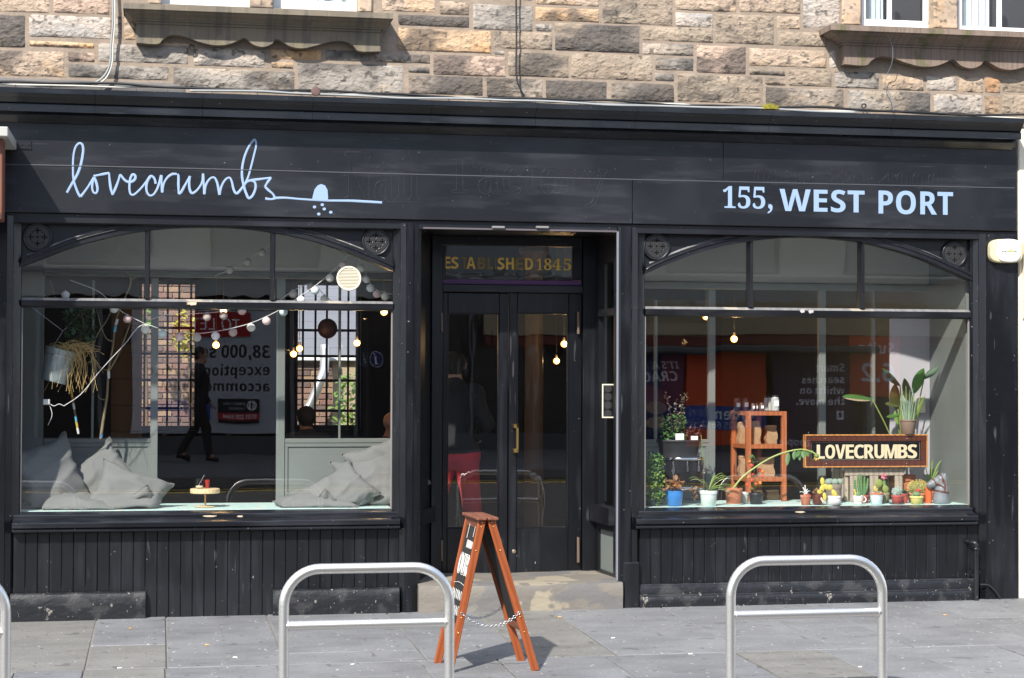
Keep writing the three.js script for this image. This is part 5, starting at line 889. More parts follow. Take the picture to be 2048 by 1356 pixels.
// ---------------------------------------------------------------- leaves
function blade(p0, p1, w, sag, n = 8, side = null) { // an arching tapered leaf with a midrib fold
  p0 = p0.clone(); p1 = p1.clone(); const mid = p0.clone().lerp(p1, 0.5).add(V3(0, sag, 0)), c = new THREE.QuadraticBezierCurve3(p0, mid, p1), pos = [], idx = [];
  const s0 = side || p1.clone().sub(p0).cross(V3(0, 1, 0.3)).normalize();
  for (let i = 0; i <= n; i++) { const t = i / n, p = c.getPoint(t), q = w * Math.pow(Math.sin(Math.PI * clamp(0.06 + t * 0.94, 0, 1)), 0.75), T = c.getTangent(t), S = s0.clone().addScaledVector(T, -s0.dot(T)).normalize(), N = S.clone().cross(T); const l = p.clone().addScaledVector(S, q).addScaledVector(N, q * 0.3), r = p.clone().addScaledVector(S, -q).addScaledVector(N, q * 0.3); pos.push(l.x, l.y, l.z, p.x, p.y, p.z, r.x, r.y, r.z); if (i < n) { const a = i * 3; idx.push(a, a + 1, a + 3, a + 1, a + 4, a + 3, a + 1, a + 2, a + 4, a + 2, a + 5, a + 4); } }
  const g = new THREE.BufferGeometry(); g.setAttribute('position', new THREE.Float32BufferAttribute(pos, 3)); g.setIndex(idx); g.computeVertexNormals(); return toNI(g);
}
function leafCloud(n, fn, size) { const l = []; for (let i = 0; i < n; i++) { const p = fn(i), d = V3(rr(-1, 1), rr(-0.5, 1), rr(-1, 1)).normalize(), s = size * rr(0.6, 1.25); l.push(blade(p, p.clone().addScaledVector(d, s), s * 0.33, s * 0.1, 3)); } return merge(l); }
const potGeo = (x, y, z, rt, rb, h, rim = 0.12) => lathe([[0.0001, 0], [rb, 0], [rt * 0.93, h * (1 - rim * 2)], [rt * 0.94, h * (1 - rim * 2)], [rt, h * (1 - rim * 1.9)], [rt, h], [rt * 0.88, h], [rt * 0.86, h * 0.9], [0.0001, h * 0.88]], x, y, z, 24);
function pot(name, lab, px0, px1, pyTop, z, dk, mat, taper = 0.78, group) { // a pot standing on the deck
  const t = thing(name, lab, 'pot plant', group), xm = (px0 + px1) / 2, x = FX(xm, pyTop, z), rt = (FX(px1, pyTop, z) - FX(px0, pyTop, z)) / 2, top = FY(xm, pyTop, z), y = dk + 0.002;
  mesh('pot', potGeo(x, y, z, rt, rt * taper, top - y), mat, t); mesh('soil', lathe([[0.0001, 0], [rt * 0.86, 0]], x, top - (top - y) * 0.1, z, 16), soil, t);
  return { t, x, y, z, rt, top };
}
// ---------------------------------------------------------------- hanging pail
{
  const z = -0.42, t = thing('hanging_pail', 'tilted zinc pail hanging on wires with straw spilling out and a green plant', 'pail'), a = U(107, 764, z), b = U(124, 700, z), ax = b.clone().sub(a), L = ax.length(), q = new THREE.Quaternion().setFromUnitVectors(V3(0, 1, 0), ax.clone().normalize());
  const r0 = 0.088, r1 = 0.118, pail = lathe([[0.0001, 0], [r0, 0], [r0 + 0.003, 0.004], [r1, L], [r1 + 0.004, L + 0.002], [r1, L + 0.006], [r1 - 0.004, L], [r0 - 0.003, 0.006], [0.0001, 0.006]], 0, 0, 0, 32); pail.applyQuaternion(q); pail.translate(a.x, a.y, a.z);
  const body = mesh('pail', pail, zinc, t);
  const seam = tube([V3(r0 * 0.4, 0, r0 * 0.93), V3(r1 * 0.4, L, r1 * 0.93)].map(p => p.applyQuaternion(q).add(a)), 0.003, 1, 5, true); mesh('seam', seam, zinc, body);
  const band = new THREE.TorusGeometry(r1 * 0.95, 0.003, 6, 36); band.rotateX(Math.PI / 2); band.translate(0, L * 0.8, 0); band.applyQuaternion(q); band.translate(a.x, a.y, a.z); mesh('band', toNI(band), chrome, body);
  const mo = U(150, 700, z), st = []; for (let k = 0; k < 120; k++) { const o = mo.clone().add(V3(rr(-0.12, 0.07), rr(-0.02, 0.03), rr(-0.05, 0.09))), up = k % 4 === 0, dx = rr(-0.07, 0.12), dl = rr(0.06, 0.32); st.push(up ? tube([o, o.clone().add(V3(rr(-0.1, 0.12), rr(0.0, 0.06), rr(0, 0.06))), o.clone().add(V3(rr(-0.14, 0.2), rr(-0.05, 0.07), rr(0, 0.1)))], tt => 0.0019 * (1 - 0.4 * tt), 6, 4) : tube([o, o.clone().add(V3(dx * 0.5 + rr(-0.02, 0.02), rr(0.0, 0.03), rr(0, 0.07))), o.clone().add(V3(dx + rr(-0.03, 0.03), -dl * 0.45, rr(0, 0.08))), o.clone().add(V3(dx + rr(-0.06, 0.06), -dl, rr(0, 0.08)))], tt => 0.0021 * (1 - 0.4 * tt), 7, 4)); }
  mesh('straw', merge(st), straw, t);
  const c = U(160, 650, z); mesh('foliage', leafCloud(240, () => { const th = rnd() * 6.28, rad = Math.sqrt(rnd()); return c.clone().add(V3(Math.cos(th) * rad * 0.12, rr(-0.12, 0.12), Math.sin(th) * rad * 0.1)); }, 0.045), leafDark, t);
  mesh('stems', merge([0, 1, 2, 3].map(k => tube([b.clone().add(V3(0.05, 0, 0)), c.clone().add(V3(rr(-0.05, 0.05), -0.06, 0)), c.clone().add(V3(rr(-0.09, 0.09), 0.1, rr(-0.05, 0.05)))], 0.003, 8, 5))), stemBrown, t);
  for (const [px, py] of [[56, 609], [176, 612]]) mesh('wire', tube([U(126, 662, z), U(px, py, z)], 0.0018, 1, 5, true), chrome, t);
  mesh('wire', tube([U(126, 662, z), b.clone().add(V3(-0.09, -0.02, 0))], 0.0018, 1, 5, true), chrome, t);
  settle(t);
}
// ---------------------------------------------------------------- twig and painted stick
{
  const z = -0.6, tw = thing('bare_twig', 'bare branching twig wrapped with coloured tape, standing on the screen rail', 'twig');
  const P = l => l.map(([a, b, d = 0]) => U(a, b, z + d)), tb = (l, r) => tube(P(l), t => r * (1 - 0.65 * t), l.length * 7, 6);
  mesh('branch', merge([tb([[201, 878], [208, 830], [214, 790], [217, 743], [226, 690], [232, 640], [248, 600], [262, 560], [250, 540]], 0.011), tb([[217, 743], [236, 710], [252, 670], [262, 640], [270, 605], [300, 580]], 0.007), tb([[228, 683, 0.02], [214, 678, 0.03], [203, 655, 0.04], [196, 630, 0.03], [190, 600, 0.02]], 0.005), tb([[215, 800], [200, 797], [196, 790]], 0.004), tb([[186, 688], [200, 660], [214, 640], [224, 618], [232, 600]], 0.006), tb([[217, 743], [205, 737], [190, 722]], 0.004), tb([[262, 560], [285, 545]], 0.004), tb([[70, 570], [90, 590], [110, 604]], 0.003), tb([[100, 560], [108, 585], [112, 606]], 0.003)]), flat(0.24, 0.19, 0.11, 0.8), tw);
  for (const [a, b, c, d, m] of [[217, 742, 217, 757, [0.7, 0.7, 0.68]], [217, 741, 216.5, 738, [0.6, 0.4, 0.05]], [231, 650, 235, 638, [0.65, 0.65, 0.63]], [229, 664, 231, 652, [0.1, 0.4, 0.6]], [202, 876, 203, 868, [0.05, 0.25, 0.55]]]) mesh('tape_band', tube([U(a, b, z), U(c, d, z)], 0.0108, 1, 8, true), flat(...m, 0.6), tw);
  settle(tw);
  const s = thing('painted_stick', 'thin stick painted in yellow, white and blue bands below the pail', 'stick'), cols = [[0.6, 0.38, 0.04], [0.55, 0.36, 0.05], [0.35, 0.12, 0.05], [0.65, 0.64, 0.6], [0.14, 0.09, 0.05], [0.12, 0.4, 0.55], [0.55, 0.4, 0.06], [0.66, 0.66, 0.64]];
  cols.forEach((c, k) => { const f = k / 8, g = (k + 0.98) / 8; mesh('band', tube([U(lerp(140, 157, f), lerp(770, 868, f), z), U(lerp(140, 157, g), lerp(770, 868, g), z)], 0.0085, 1, 8, true), flat(...c, 0.6), s); }); settle(s);
}
// ---------------------------------------------------------------- strings of paper globe lights
{
  const pink = flat(0.80, 0.58, 0.56, 0.7), pale = flat(0.80, 0.80, 0.70, 0.7), mint = flat(0.66, 0.78, 0.76, 0.7), wht = flat(0.85, 0.86, 0.87, 0.7), taupe = flat(0.50, 0.45, 0.41, 0.8), cord = flat(0.62, 0.63, 0.62, 0.6);  // taupe is the darkened colour for globes hanging in shade
  const G = (lab, z, wire, globes) => { const t = thing('globe_light_string', lab, 'string lights', 'strings of globe lights'); mesh('cord', tube(wire.map(([a, b]) => U(a, b, z)), 0.0028, wire.length * 10, 5), cord, t); for (const [a, b, m] of globes) { const p = U(a, b, z); const g = ball(p.x, p.y, p.z, 0.0315, 18, 0.96); const o = mesh('globe', g, m, t); mesh('cap', cyl([p.x, p.y + 0.028, p.z], [p.x, p.y + 0.036, p.z], 0.006, 8), cord, o); } settle(t); };
  G('front string of pastel globe lights swooping across the cushion window', -0.32, [[128, 812], [160, 790], [200, 742], [248, 690], [285, 650], [325, 659], [360, 665], [394, 667], [431, 663], [466, 656], [502, 646], [533, 633], [567, 615], [602, 591], [630, 572], [660, 547], [687, 521], [712, 492]], [[291, 659, pale], [325, 668, mint], [360, 674, pink], [394, 675, taupe], [431, 672, wht], [466, 665, taupe], [502, 655, pale], [533, 642, pink], [567, 624, mint], [602, 600, wht], [630, 581, mint], [660, 556, pale], [687, 530, pink]]);
  G('short string of pastel globe lights beside the round vent', -0.45, [[712, 500], [722, 528], [733, 550], [741, 568], [754, 580], [770, 585], [790, 590]], [[722, 536, pale], [733, 558, wht], [741, 576, wht], [754, 588, pink], [770, 593, pale]]);
  G('string of pale globe lights by the tree twig', -0.55, [[140, 560], [200, 585], [228, 612], [255, 630], [300, 652]], [[131, 590, wht], [228, 618, pale], [255, 638, pink]]);
  G('back string of globe lights across the to let reflection', -0.62, [[300, 640], [330, 630], [414, 626], [447, 622], [484, 613], [520, 604]], [[414, 634, taupe], [447, 631, taupe], [484, 622, pink]]);
  G('dim string of globe lights high up behind the centre light', -0.7, [[430, 552], [459, 540], [495, 520], [524, 500], [548, 486]], [[459, 540, taupe], [495, 524, taupe], [524, 505, taupe]]);
  G('dim string of globe lights behind the front string', -0.66, [[560, 600], [586, 582], [622, 568], [649, 590], [665, 604]], [[586, 588, taupe], [622, 575, taupe], [649, 598, pale]]);
  const pl = thing('plug_adapter', 'white plug adapter hanging at the end of the globe light cord', 'plug'), p = U(93, 804, -0.34); mesh('body', box(p.x - 0.024, p.x + 0.024, p.y - 0.02, p.y + 0.02, -0.36, -0.32, 0.005), white, pl); mesh('lead', tube([p.clone().add(V3(0.02, -0.01, 0)), U(108, 812, -0.33), U(118, 808, -0.32), U(128, 812, -0.32)], 0.0028, 14, 5), cord, pl); mesh('lead', tube([p.clone().add(V3(0.02, -0.015, 0)), U(104, 830, -0.34), U(96, 850, -0.36)], 0.0028, 12, 5), cord, pl); settle(pl);
}
// ---------------------------------------------------------------- round vent in the upper pane
{
  const z = -0.066, t = thing('window_vent', 'round cream slatted vent set in the upper pane', 'vent'), p = U(698, 557, z), r = 0.083;
  const ring = new THREE.TorusGeometry(r, 0.008, 8, 40); ring.translate(p.x, p.y, z); mesh('rim', toNI(ring), offWhite, t); mesh('back', lathe([[0.0001, 0], [r, 0]], 0, 0, 0, 32).rotateX(Math.PI / 2).translate(p.x, p.y, z - 0.012), flat(0.3, 0.24, 0.17, 0.8), t);
  for (let k = -7; k <= 7; k++) { const y = k * 0.0105, h = Math.sqrt(r * r - y * y) * 0.95; mesh('slat', box(p.x - h, p.x + h, p.y + y - 0.0034, p.y + y + 0.0034, z - 0.008, z + 0.003, 0.001), offWhite, t); } settle(t);
}
// ---------------------------------------------------------------- lamps
{
  const lampLabels = [[432, 690, 'bare warm bulb hanging below the globe light string'], [587, 708, 'lower of two bare warm bulbs before the back window'], [599, 697, 'upper of two bare warm bulbs before the back window'], [714, 686, 'bare warm bulb in a socket at the back window edge'], [768, 624, 'bare warm bulb just below the transom beside the door post'], [447, 621, 'bare warm bulb half hidden behind the cushion window transom'], [1412, 633, 'bare warm bulb in front of the broad screen post'], [1468, 678, 'bare warm bulb on a tilted holder above the shelf unit'], [1128, 688, 'bare warm bulb seen through the right door leaf'], [1113, 722, 'lower bare warm bulb seen through the right door leaf']];
  const em = M({ color: 0xffffff, emissive: new THREE.Color(1.0, 0.42, 0.07), emissiveIntensity: 2.2, roughness: 0.4 }), sock = flat(0.05, 0.04, 0.035, 0.5);
  lampLabels.forEach(([px, py, lab], i) => {
    const z = [-2.6, -3.4, -3.6, -3.2, -1.9, -2.2, -1.7, -1.8, -2.6, -3.4][i], p = U(px, py, z), r = 0.03, t = thing('pendant_lamp', lab, 'lamp', 'bare pendant bulbs');
    mesh('bulb', ball(p.x, p.y, p.z, r, 16), em, t); mesh('socket', cyl([p.x, p.y + r * 0.85, z], [p.x, p.y + r + 0.03, z], 0.012, 12), sock, t); mesh('cord', cyl([p.x, p.y + r + 0.05, z], [p.x, CEIL, z], 0.003, 5), sock, t);
    const l = new THREE.PointLight(new THREE.Color(1, 0.62, 0.25), 0.12, 0, 2); l.name = 'bulb_light'; l.position.set(p.x, p.y, p.z + 0.001); l.castShadow = true; l.shadow.radius = 1.2; scene.add(l); settle(t); scene.remove(l); const q = t.position; l.position.set(p.x - q.x, p.y - q.y, p.z - q.z + 0.05); t.add(l);
  });
  const z = -3.9, p = U(655, 657, z), t = thing('round_lamp_shade', 'dark maroon round pendant shade in front of the back window', 'lamp'); mesh('shade', ball(p.x, p.y, z, 0.092, 24, 1.02), flat(0.035, 0.012, 0.016, 0.6), t); mesh('cord', cyl([p.x, p.y + 0.09, z], [p.x, CEIL, z], 0.004, 5), cBlack, t); settle(t);
}
{ // iron column inside the doors
  const z = -3.0, t = thing('column', 'brown painted iron column with a moulded capital inside the doors', 'column'), x = FX(1068, 700, z), r = (FX(1087, 700, z) - FX(1049, 700, z)) / 2, yt = FY(1068, 505, z), m = flat(0.10, 0.062, 0.035, 0.5);
  mesh('shaft', lathe([[r * 1.15, 0], [r * 1.15, 0.1], [r, 0.13], [r * 0.9, yt - floorY - 0.1]], x, floorY - 0.02, z, 28), m, t);
  mesh('capital', lathe([[r * 0.9, 0], [r * 1.05, 0.01], [r * 1.05, 0.03], [r * 0.95, 0.05], [r * 1.5, 0.12], [r * 1.6, 0.13], [r * 1.6, 0.17], [0.0001, 0.17]], x, yt - 0.13, z, 28), m, t);
  mesh('upper_shaft', cyl([x, yt + 0.04, z], [x, CEIL, z], r * 0.8, 20), m, t); settle(t);
}
// ---------------------------------------------------------------- the plant window
const dR = deckR;
{ // drum with the plant tub on it
  const z = -0.5, t = thing('drum', 'snare drum with a chrome rim and lugs used as a plant stand', 'drum'), x = FX(1362, 918, z), r = (FX(1405, 918, z) - FX(1319, 918, z)) / 2, top = FY(1362, 915, z), hb = 0.24;
  mesh('shell', lathe([[r * 0.94, 0], [r * 0.94, hb]], x, top - hb, z, 32), flat(0.012, 0.012, 0.014, 0.25), t);
  for (const y of [top - 0.014, top - hb]) mesh('hoop', lathe([[r * 0.95, 0], [r, 0], [r, 0.018], [r * 0.95, 0.018]], x, y, z, 36), chrome, t);
  mesh('drum_head', lathe([[0.0001, 0], [r * 0.95, 0]], x, top, z, 32), flat(0.6, 0.6, 0.58, 0.6), t);
  for (let k = 0; k < 10; k++) { const a = k / 10 * 6.283 + 0.3, cx = x + Math.cos(a) * r * 0.99, cz = z + Math.sin(a) * r * 0.99; mesh('lug', merge([cyl([cx, top - 0.1, cz], [cx, top - 0.02, cz], 0.0055, 8), box(cx - 0.008, cx + 0.008, top - 0.1, top - 0.055, cz - 0.008, cz + 0.008, 0.003)]), chrome, t); }
  for (let k = 0; k < 3; k++) { const a = k / 3 * 6.283 + 0.1, cx = x + Math.cos(a) * r * 1.02, cz = z + Math.sin(a) * r * 1.02; mesh('leg', merge([cyl([cx, dR, cz], [cx, top - 0.02, cz], 0.0055, 8), box(cx - 0.014, cx + 0.014, top - 0.12, top - 0.07, cz - 0.012, cz + 0.012, 0.004)]), chrome, t); }
  settle(t);
  const tb = thing('plant_tub', 'large black plastic tub of mixed herbs standing on the drum', 'pot plant'), tt = FY(1357, 879, z), tr = (FX(1401, 880, z) - FX(1313, 880, z)) / 2, tx = FX(1357, 880, z), h = tt - top - 0.003;
  const tub = lathe([[0.0001, 0], [tr * 0.8, 0], [tr * 0.82, 0.006], [tr * 0.95, h * 0.86], [tr, h * 0.87], [tr, h], [tr * 0.95, h], [tr * 0.92, h * 0.8], [0.0001, h * 0.78]], 0, 0, 0, 32); tub.scale(1, 1, 0.8); tub.translate(tx, top + 0.003, z); mesh('tub', tub, flat(0.022, 0.023, 0.026, 0.5), tb);
  const c = (px, py, dz = 0) => U(px, py, z + dz);
  mesh('green_foliage', leafCloud(300, () => c(rr(1322, 1372), 882 - Math.pow(rnd(), 1.4) * 52, rr(-0.08, 0.08)), 0.028), leafGreen, tb);
  mesh('dry_foliage', leafCloud(170, i => { const s = [[1332, 786, 1348, 880], [1364, 790, 1356, 880], [1372, 786, 1358, 880], [1352, 800, 1352, 880]][i % 4], u = Math.pow(rnd(), 0.8); return c(lerp(s[2], s[0], u) + rr(-4, 4), lerp(s[3], s[1], u), rr(-0.02, 0.02)); }, 0.02), leafDry, tb);
  const stem = []; for (const [a, b, d, e] of [[1332, 786, 1348, 884], [1364, 792, 1356, 884], [1370, 786, 1358, 884], [1352, 800, 1352, 884], [1392, 845, 1370, 884], [1403, 850, 1390, 884], [1384, 848, 1366, 884], [1404, 868, 1380, 886]]) stem.push(tube([c(d, e), c((a + d) / 2 + rr(-3, 3), (b + e) / 2), c(a, b)], q => 0.0035 * (1 - 0.6 * q), 8, 5)); mesh('stems', merge(stem), leafPurple.clone(), tb);
  mesh('red_shoots', leafCloud(90, () => c(rr(1368, 1402), 884 - rnd() * 30, rr(-0.05, 0.05)), 0.026), leafPurple, tb);
  mesh('tag', box(...R(1351, 867, 1368, 880, z + 0.12), z + 0.118, z + 0.12, 0.0005), white, tb); mesh('tag', box(...R(1382, 872, 1396, 880, z + 0.1), z + 0.098, z + 0.1, 0.0005), white, tb);
  mesh('trailing_stem', tube([c(1402, 870, 0.05), c(1405, 900, 0.06), c(1409, 930, 0.06)], 0.003, 12, 5), leafLight, tb); settle(tb);
}
{ // ivy
  const P = pot('ivy_pot', 'leafy trailing ivy in a dark teal pot at the window edge', 1289, 1316, 985, -0.26, dR, flat(0.02, 0.05, 0.055, 0.4));
  mesh('foliage', leafCloud(420, () => U(rr(1290, 1324), 1010 - Math.pow(rnd(), 0.9) * 100, P.z + rr(-0.06, 0.09)), 0.03), leafGreen, P.t); mesh('light_foliage', leafCloud(150, () => U(rr(1292, 1328), rr(915, 1000), P.z + rr(0, 0.1)), 0.028), leafLight, P.t);
  mesh('column_cactus', lathe([[0.0001, 0.0], [0.017, 0], [0.019, 0.08], [0.012, 0.115], [0.0001, 0.12]], FX(1300, 920, P.z - 0.08), FY(1300, 935, P.z - 0.08), P.z - 0.08, 12), cactusGrey, P.t); settle(P.t);
}
{ // blue bucket
  const z = -0.22, t = thing('blue_bucket', 'bright blue bucket of withered brown begonia leaves', 'pot plant'), x = FX(1349, 990, z), r = 0.066, top = FY(1349, 981, z), y = dR + 0.002, h = top - y;
  mesh('bucket', lathe([[0.0001, 0], [r * 0.8, 0], [r * 0.96, h * 0.7], [r * 0.985, h * 0.72], [r * 0.96, h * 0.74], [r, h * 0.97], [r * 1.04, h], [r * 0.95, h], [r * 0.9, h * 0.9], [0.0001, h * 0.88]], x, y, z, 28), flat(0.04, 0.22, 0.58, 0.35), t);
  mesh('leaves', leafCloud(44, i => U(i % 2 ? rr(1330, 1342) : rr(1346, 1364), rr(962, 980), z + rr(-0.04, 0.05)), 0.05), leafBrown, t); mesh('yellow_leaves', leafCloud(16, () => U(rr(1346, 1360), rr(964, 980), z + rr(0, 0.06)), 0.045), leafMat(0.6, 0.27, 0.12), t);
  mesh('stems', merge([[1335, 965], [1353, 970], [1362, 966]].map(([a, b]) => tube([V3(x, top - 0.02, z), U(a, b, z)], 0.003, 1, 5, true))), flat(0.3, 0.05, 0.05, 0.6), t);
  mesh('drooping_leaf', merge([tube([V3(x + 0.05, top, z), U(1378, 979, z), U(1385, 977, z)], 0.0028, 10, 5), leafCloud(18, () => U(rr(1385, 1396), rr(976, 1004), z + rr(-0.02, 0.02)), 0.034)]), leafBrown, t); settle(t);
}
{ // spider plant
  const P = pot('spider_plant', 'arching striped spider plant in a pale mint pot', 1400, 1434, 981, -0.2, dR, flat(0.66, 0.76, 0.7, 0.5), 0.84), o = V3(P.x, P.top - 0.01, P.z);
  const tips = [[1380, 962, 955], [1468, 960, 940], [1484, 985, 952], [1452, 952, 950], [1440, 958, 960], [1476, 1000, 960], [1460, 990, 958], [1400, 970, 950]];
  mesh('leaves', merge(tips.map(([a, b, m]) => blade(o, U(a, b, P.z + rr(-0.02, 0.05)), 0.007, 0.09, 12))), leafPale, P.t); mesh('leaves', merge(tips.map(([a, b]) => blade(o.clone().add(V3(0, 0.004, 0)), U(a - 3, b - 4, P.z + rr(-0.04, 0.05)), 0.006, 0.1, 12))), leafLight, P.t); settle(P.t);
}
{ // sunflower
  const P = pot('drooping_sunflower', 'terracotta pot with a long bent sunflower stem leaning over the lettered sign', 1450, 1485, 976, -0.3, dR, terracotta), z = P.z;
  mesh('stem', tube([V3(P.x - 0.01, P.top - 0.01, z), U(1484, 955, z), U(1510, 935, z), U(1545, 914, z), U(1580, 902, z + 0.01), U(1606, 899, z + 0.02), U(1624, 904, z + 0.03), U(1633, 909, z + 0.04)], t => 0.0075 - 0.0025 * t, 40, 8), flat(0.36, 0.42, 0.13, 0.6), P.t);
  const lv = [[1590, 902, 1588, 920], [1596, 901, 1600, 922], [1605, 900, 1608, 918], [1612, 901, 1617, 914], [1577, 905, 1574, 932], [1600, 901, 1592, 915], [1618, 903, 1626, 905]]; mesh('leaves', merge(lv.map(([a, b, c, d], i) => blade(U(a, b, z + 0.015), U(c, d, z + 0.03 + 0.01 * (i % 3)), 0.018, 0.01, 6, V3(1, 0.2, 0.2)))), leafGreen, P.t);
  const h = U(1633, 912, z + 0.045); mesh('flower_head', ball(h.x, h.y, h.z, 0.02, 12, 0.85), leafLight.clone(), P.t); mesh('petals', merge([0, 1, 2, 3, 4, 5, 6, 7].map(k => blade(h.clone(), h.clone().add(V3(Math.cos(k) * 0.02 - 0.004, -0.026 - 0.006 * (k % 3), Math.sin(k) * 0.02)), 0.006, 0, 4))), leafMat(0.75, 0.45, 0.03), P.t);
  mesh('saucer', lathe([[0.0001, 0], [0.068, 0.002], [0.074, 0.01], [0.066, 0.008], [0.0001, 0.005]], P.x, dR + 0.001, z, 24), flat(0.55, 0.6, 0.55, 0.5), P.t); settle(P.t);
}
{ const P = pot('small_pot', 'small empty grey white pot between the sunflower and the red berries', 1479, 1498, 984, -0.4, dR, flat(0.55, 0.55, 0.5, 0.6)); settle(P.t); }
{ // lantern fruit plant
  const P = pot('lantern_plant', 'black pot of red and orange lantern fruits on thin stems', 1498, 1527, 986, -0.34, dR, flat(0.015, 0.016, 0.018, 0.4), 0.8), z = P.z;
  const f = [[1499, 924], [1503, 931], [1507, 950], [1497, 954], [1503, 961], [1519, 940], [1525, 943], [1525, 952], [1495, 970], [1520, 966], [1512, 968], [1504, 978]]; f.forEach(([a, b], i) => { const p = U(a, b, z + rr(-0.03, 0.03)); mesh('fruit', ball(p.x, p.y, p.z, 0.0145, 12, 1.05), flat(...(i % 3 ? [0.62, 0.07, 0.035] : [0.7, 0.2, 0.03]), 0.45), P.t); });
  mesh('foliage', leafCloud(46, i => U(i < 20 ? rr(1500, 1512) : rr(1502, 1520), i < 20 ? rr(914, 928) : rr(966, 982), z + rr(-0.03, 0.03)), 0.03), leafGreen, P.t);
  mesh('stems', merge([[1505, 918], [1524, 938]].map(([a, b]) => tube([V3(P.x, P.top, z), U(1510, 955, z), U(a, b, z)], 0.0024, 10, 5))), stemBrown, P.t); settle(P.t);
}
// ---------------------------------------------------------------- shelf unit, bags, jars
{
  const z = -0.62, zb = -0.80, t = thing('shelf_unit', 'narrow orange wooden shelf unit holding paper bags', 'shelf unit'), Xf = px => FX(px, 910, z), Yf = py => FY(1530, py, z);
  const fx0 = Xf(1493), fx1 = Xf(1574), bx0 = FX(1464, 910, z - 0.306), top = Yf(823), w = 0.04, dz = 0.34; // turned a little: the left side shows
  const turn = (x, zz) => [x + (zz - z) * 0, zz];
  const posts = [[fx0, z], [fx1 - w, z], [bx0, z - dz * 0.9], [fx1 - w - 0.11, z - dz * 0.9]];
  for (const [x, zz] of posts) mesh('post', box(x, x + w, dR + 0.002, top, zz - w, zz, 0.003), shelfWood, t);
  const shelf = (y, h) => mesh('shelf', extr([[fx0 + 0.003, z - 0.003], [fx1 - 0.003, z - 0.003], [fx1 - 0.113, z - dz * 0.9 - w + 0.003], [bx0 + 0.003, z - dz * 0.9 - w + 0.003]], 'y', y - h, y), shelfWood, t);
  const ys = [Yf(823) + 0.001, Yf(889), Yf(955)]; ys.forEach(y => shelf(y, 0.032)); settle(t);
  const bag = (px0, px1, y0, h, zz, lab) => { const b = thing('paper_bag', lab, 'paper bag', 'brown paper bags on the shelves'), x0 = FX(px0, 900, zz), x1 = FX(px1, 900, zz); const g = new THREE.BoxGeometry(x1 - x0, h, 0.07, 6, 8, 3), p = g.attributes.position; for (let i = 0; i < p.count; i++) { const v = p.getY(i) / h + 0.5; p.setXYZ(i, p.getX(i) + 0.006 * Math.sin(v * 9 + p.getX(i) * 90), p.getY(i), p.getZ(i) * (1 - 0.6 * v * v) + 0.004 * Math.sin(v * 14 + i)); } g.computeVertexNormals(); g.translate((x0 + x1) / 2, y0 + h / 2, zz); mesh('bag', toNI(g), M({ color: lin(0.50, 0.32, 0.17), roughness: 0.8, bumpMap: velvetBump, bumpScale: 0.01 }), b); mesh('folded_top', box(x0 + 0.002, x1 - 0.002, y0 + h - 0.014, y0 + h + 0.002, zz - 0.018, zz + 0.02, 0.003), flat(0.46, 0.29, 0.15, 0.8), b); settle(b); };
  bag(1476, 1492, ys[1] + 0.001, 0.17, z - 0.24, 'brown paper bag on the middle shelf against the back post'); bag(1503, 1519, ys[1] + 0.001, 0.18, z - 0.12, 'tall brown paper bag on the middle shelf beside the front post'); bag(1531, 1552, ys[1] + 0.001, 0.145, z - 0.16, 'square brown paper bag on the middle shelf under the white jars');
  bag(1478, 1500, ys[2] + 0.001, 0.16, z - 0.22, 'brown paper bag on the lower shelf against the back post'); bag(1515, 1546, ys[2] + 0.001, 0.15, z - 0.16, 'wide brown paper bag on the lower shelf'); bag(1532, 1556, dR + 0.003, 0.075, z - 0.2, 'low brown paper bag under the lowest shelf'); bag(1508, 1524, dR + 0.003, 0.08, z - 0.12, 'dark squat paper bag under the lowest shelf by the front post');
  const jar = (px0, px1, pyT, zz, mat, lab, tag) => { const j = thing('storage_jar', lab, 'jar', 'jars on top of the shelf unit'), x = FX((px0 + px1) / 2, 810, zz), r = (FX(px1, 810, zz) - FX(px0, 810, zz)) / 2, y = ys[0] + 0.002, h = FY(1530, pyT, zz) - y; mesh('jar', lathe([[0.0001, 0], [r * 0.95, 0], [r, 0.006], [r, h * 0.74], [r * 0.8, h * 0.86], [r * 0.8, h * 0.88]], x, y, zz, 20), mat, j); mesh('lid', lathe([[r * 0.84, 0], [r * 0.84, h * 0.12], [0.0001, h * 0.12]], x, y + h * 0.88, zz, 20), flat(0.03, 0.028, 0.026, 0.4), j); if (tag) mesh('label', box(x - r * 0.5, x + r * 0.6, y + h * 0.3, y + h * 0.65, zz + r + 0.001, zz + r + 0.002, 0.0003), white, j); settle(j); };
  const darkJar = flat(0.10, 0.06, 0.045, 0.3), milk = flat(0.42, 0.43, 0.41, 0.3);
  jar(1468, 1481, 797, z - 0.22, darkJar, 'dark brown jar with a white label at the back corner', true); jar(1484, 1497, 796, z - 0.16, darkJar, 'dark brown jar with a white label beside its twin', true);
  jar(1502, 1510, 806, z - 0.05, darkJar, 'thin dark jar beside the front post', true); jar(1511, 1516, 806, z - 0.08, darkJar, 'thinnest dark jar on the shelf top', true); jar(1518, 1528, 805, z - 0.05, darkJar, 'short dark jar with a broad white label', true);
  jar(1528, 1540, 792, z - 0.14, milk, 'milky glass jar at the back of the group', false); jar(1536, 1548, 791, z - 0.09, milk, 'milky glass jar in the middle of the group', false); jar(1542, 1558, 790, z - 0.04, milk, 'largest milky glass jar with a paper label', true);
}
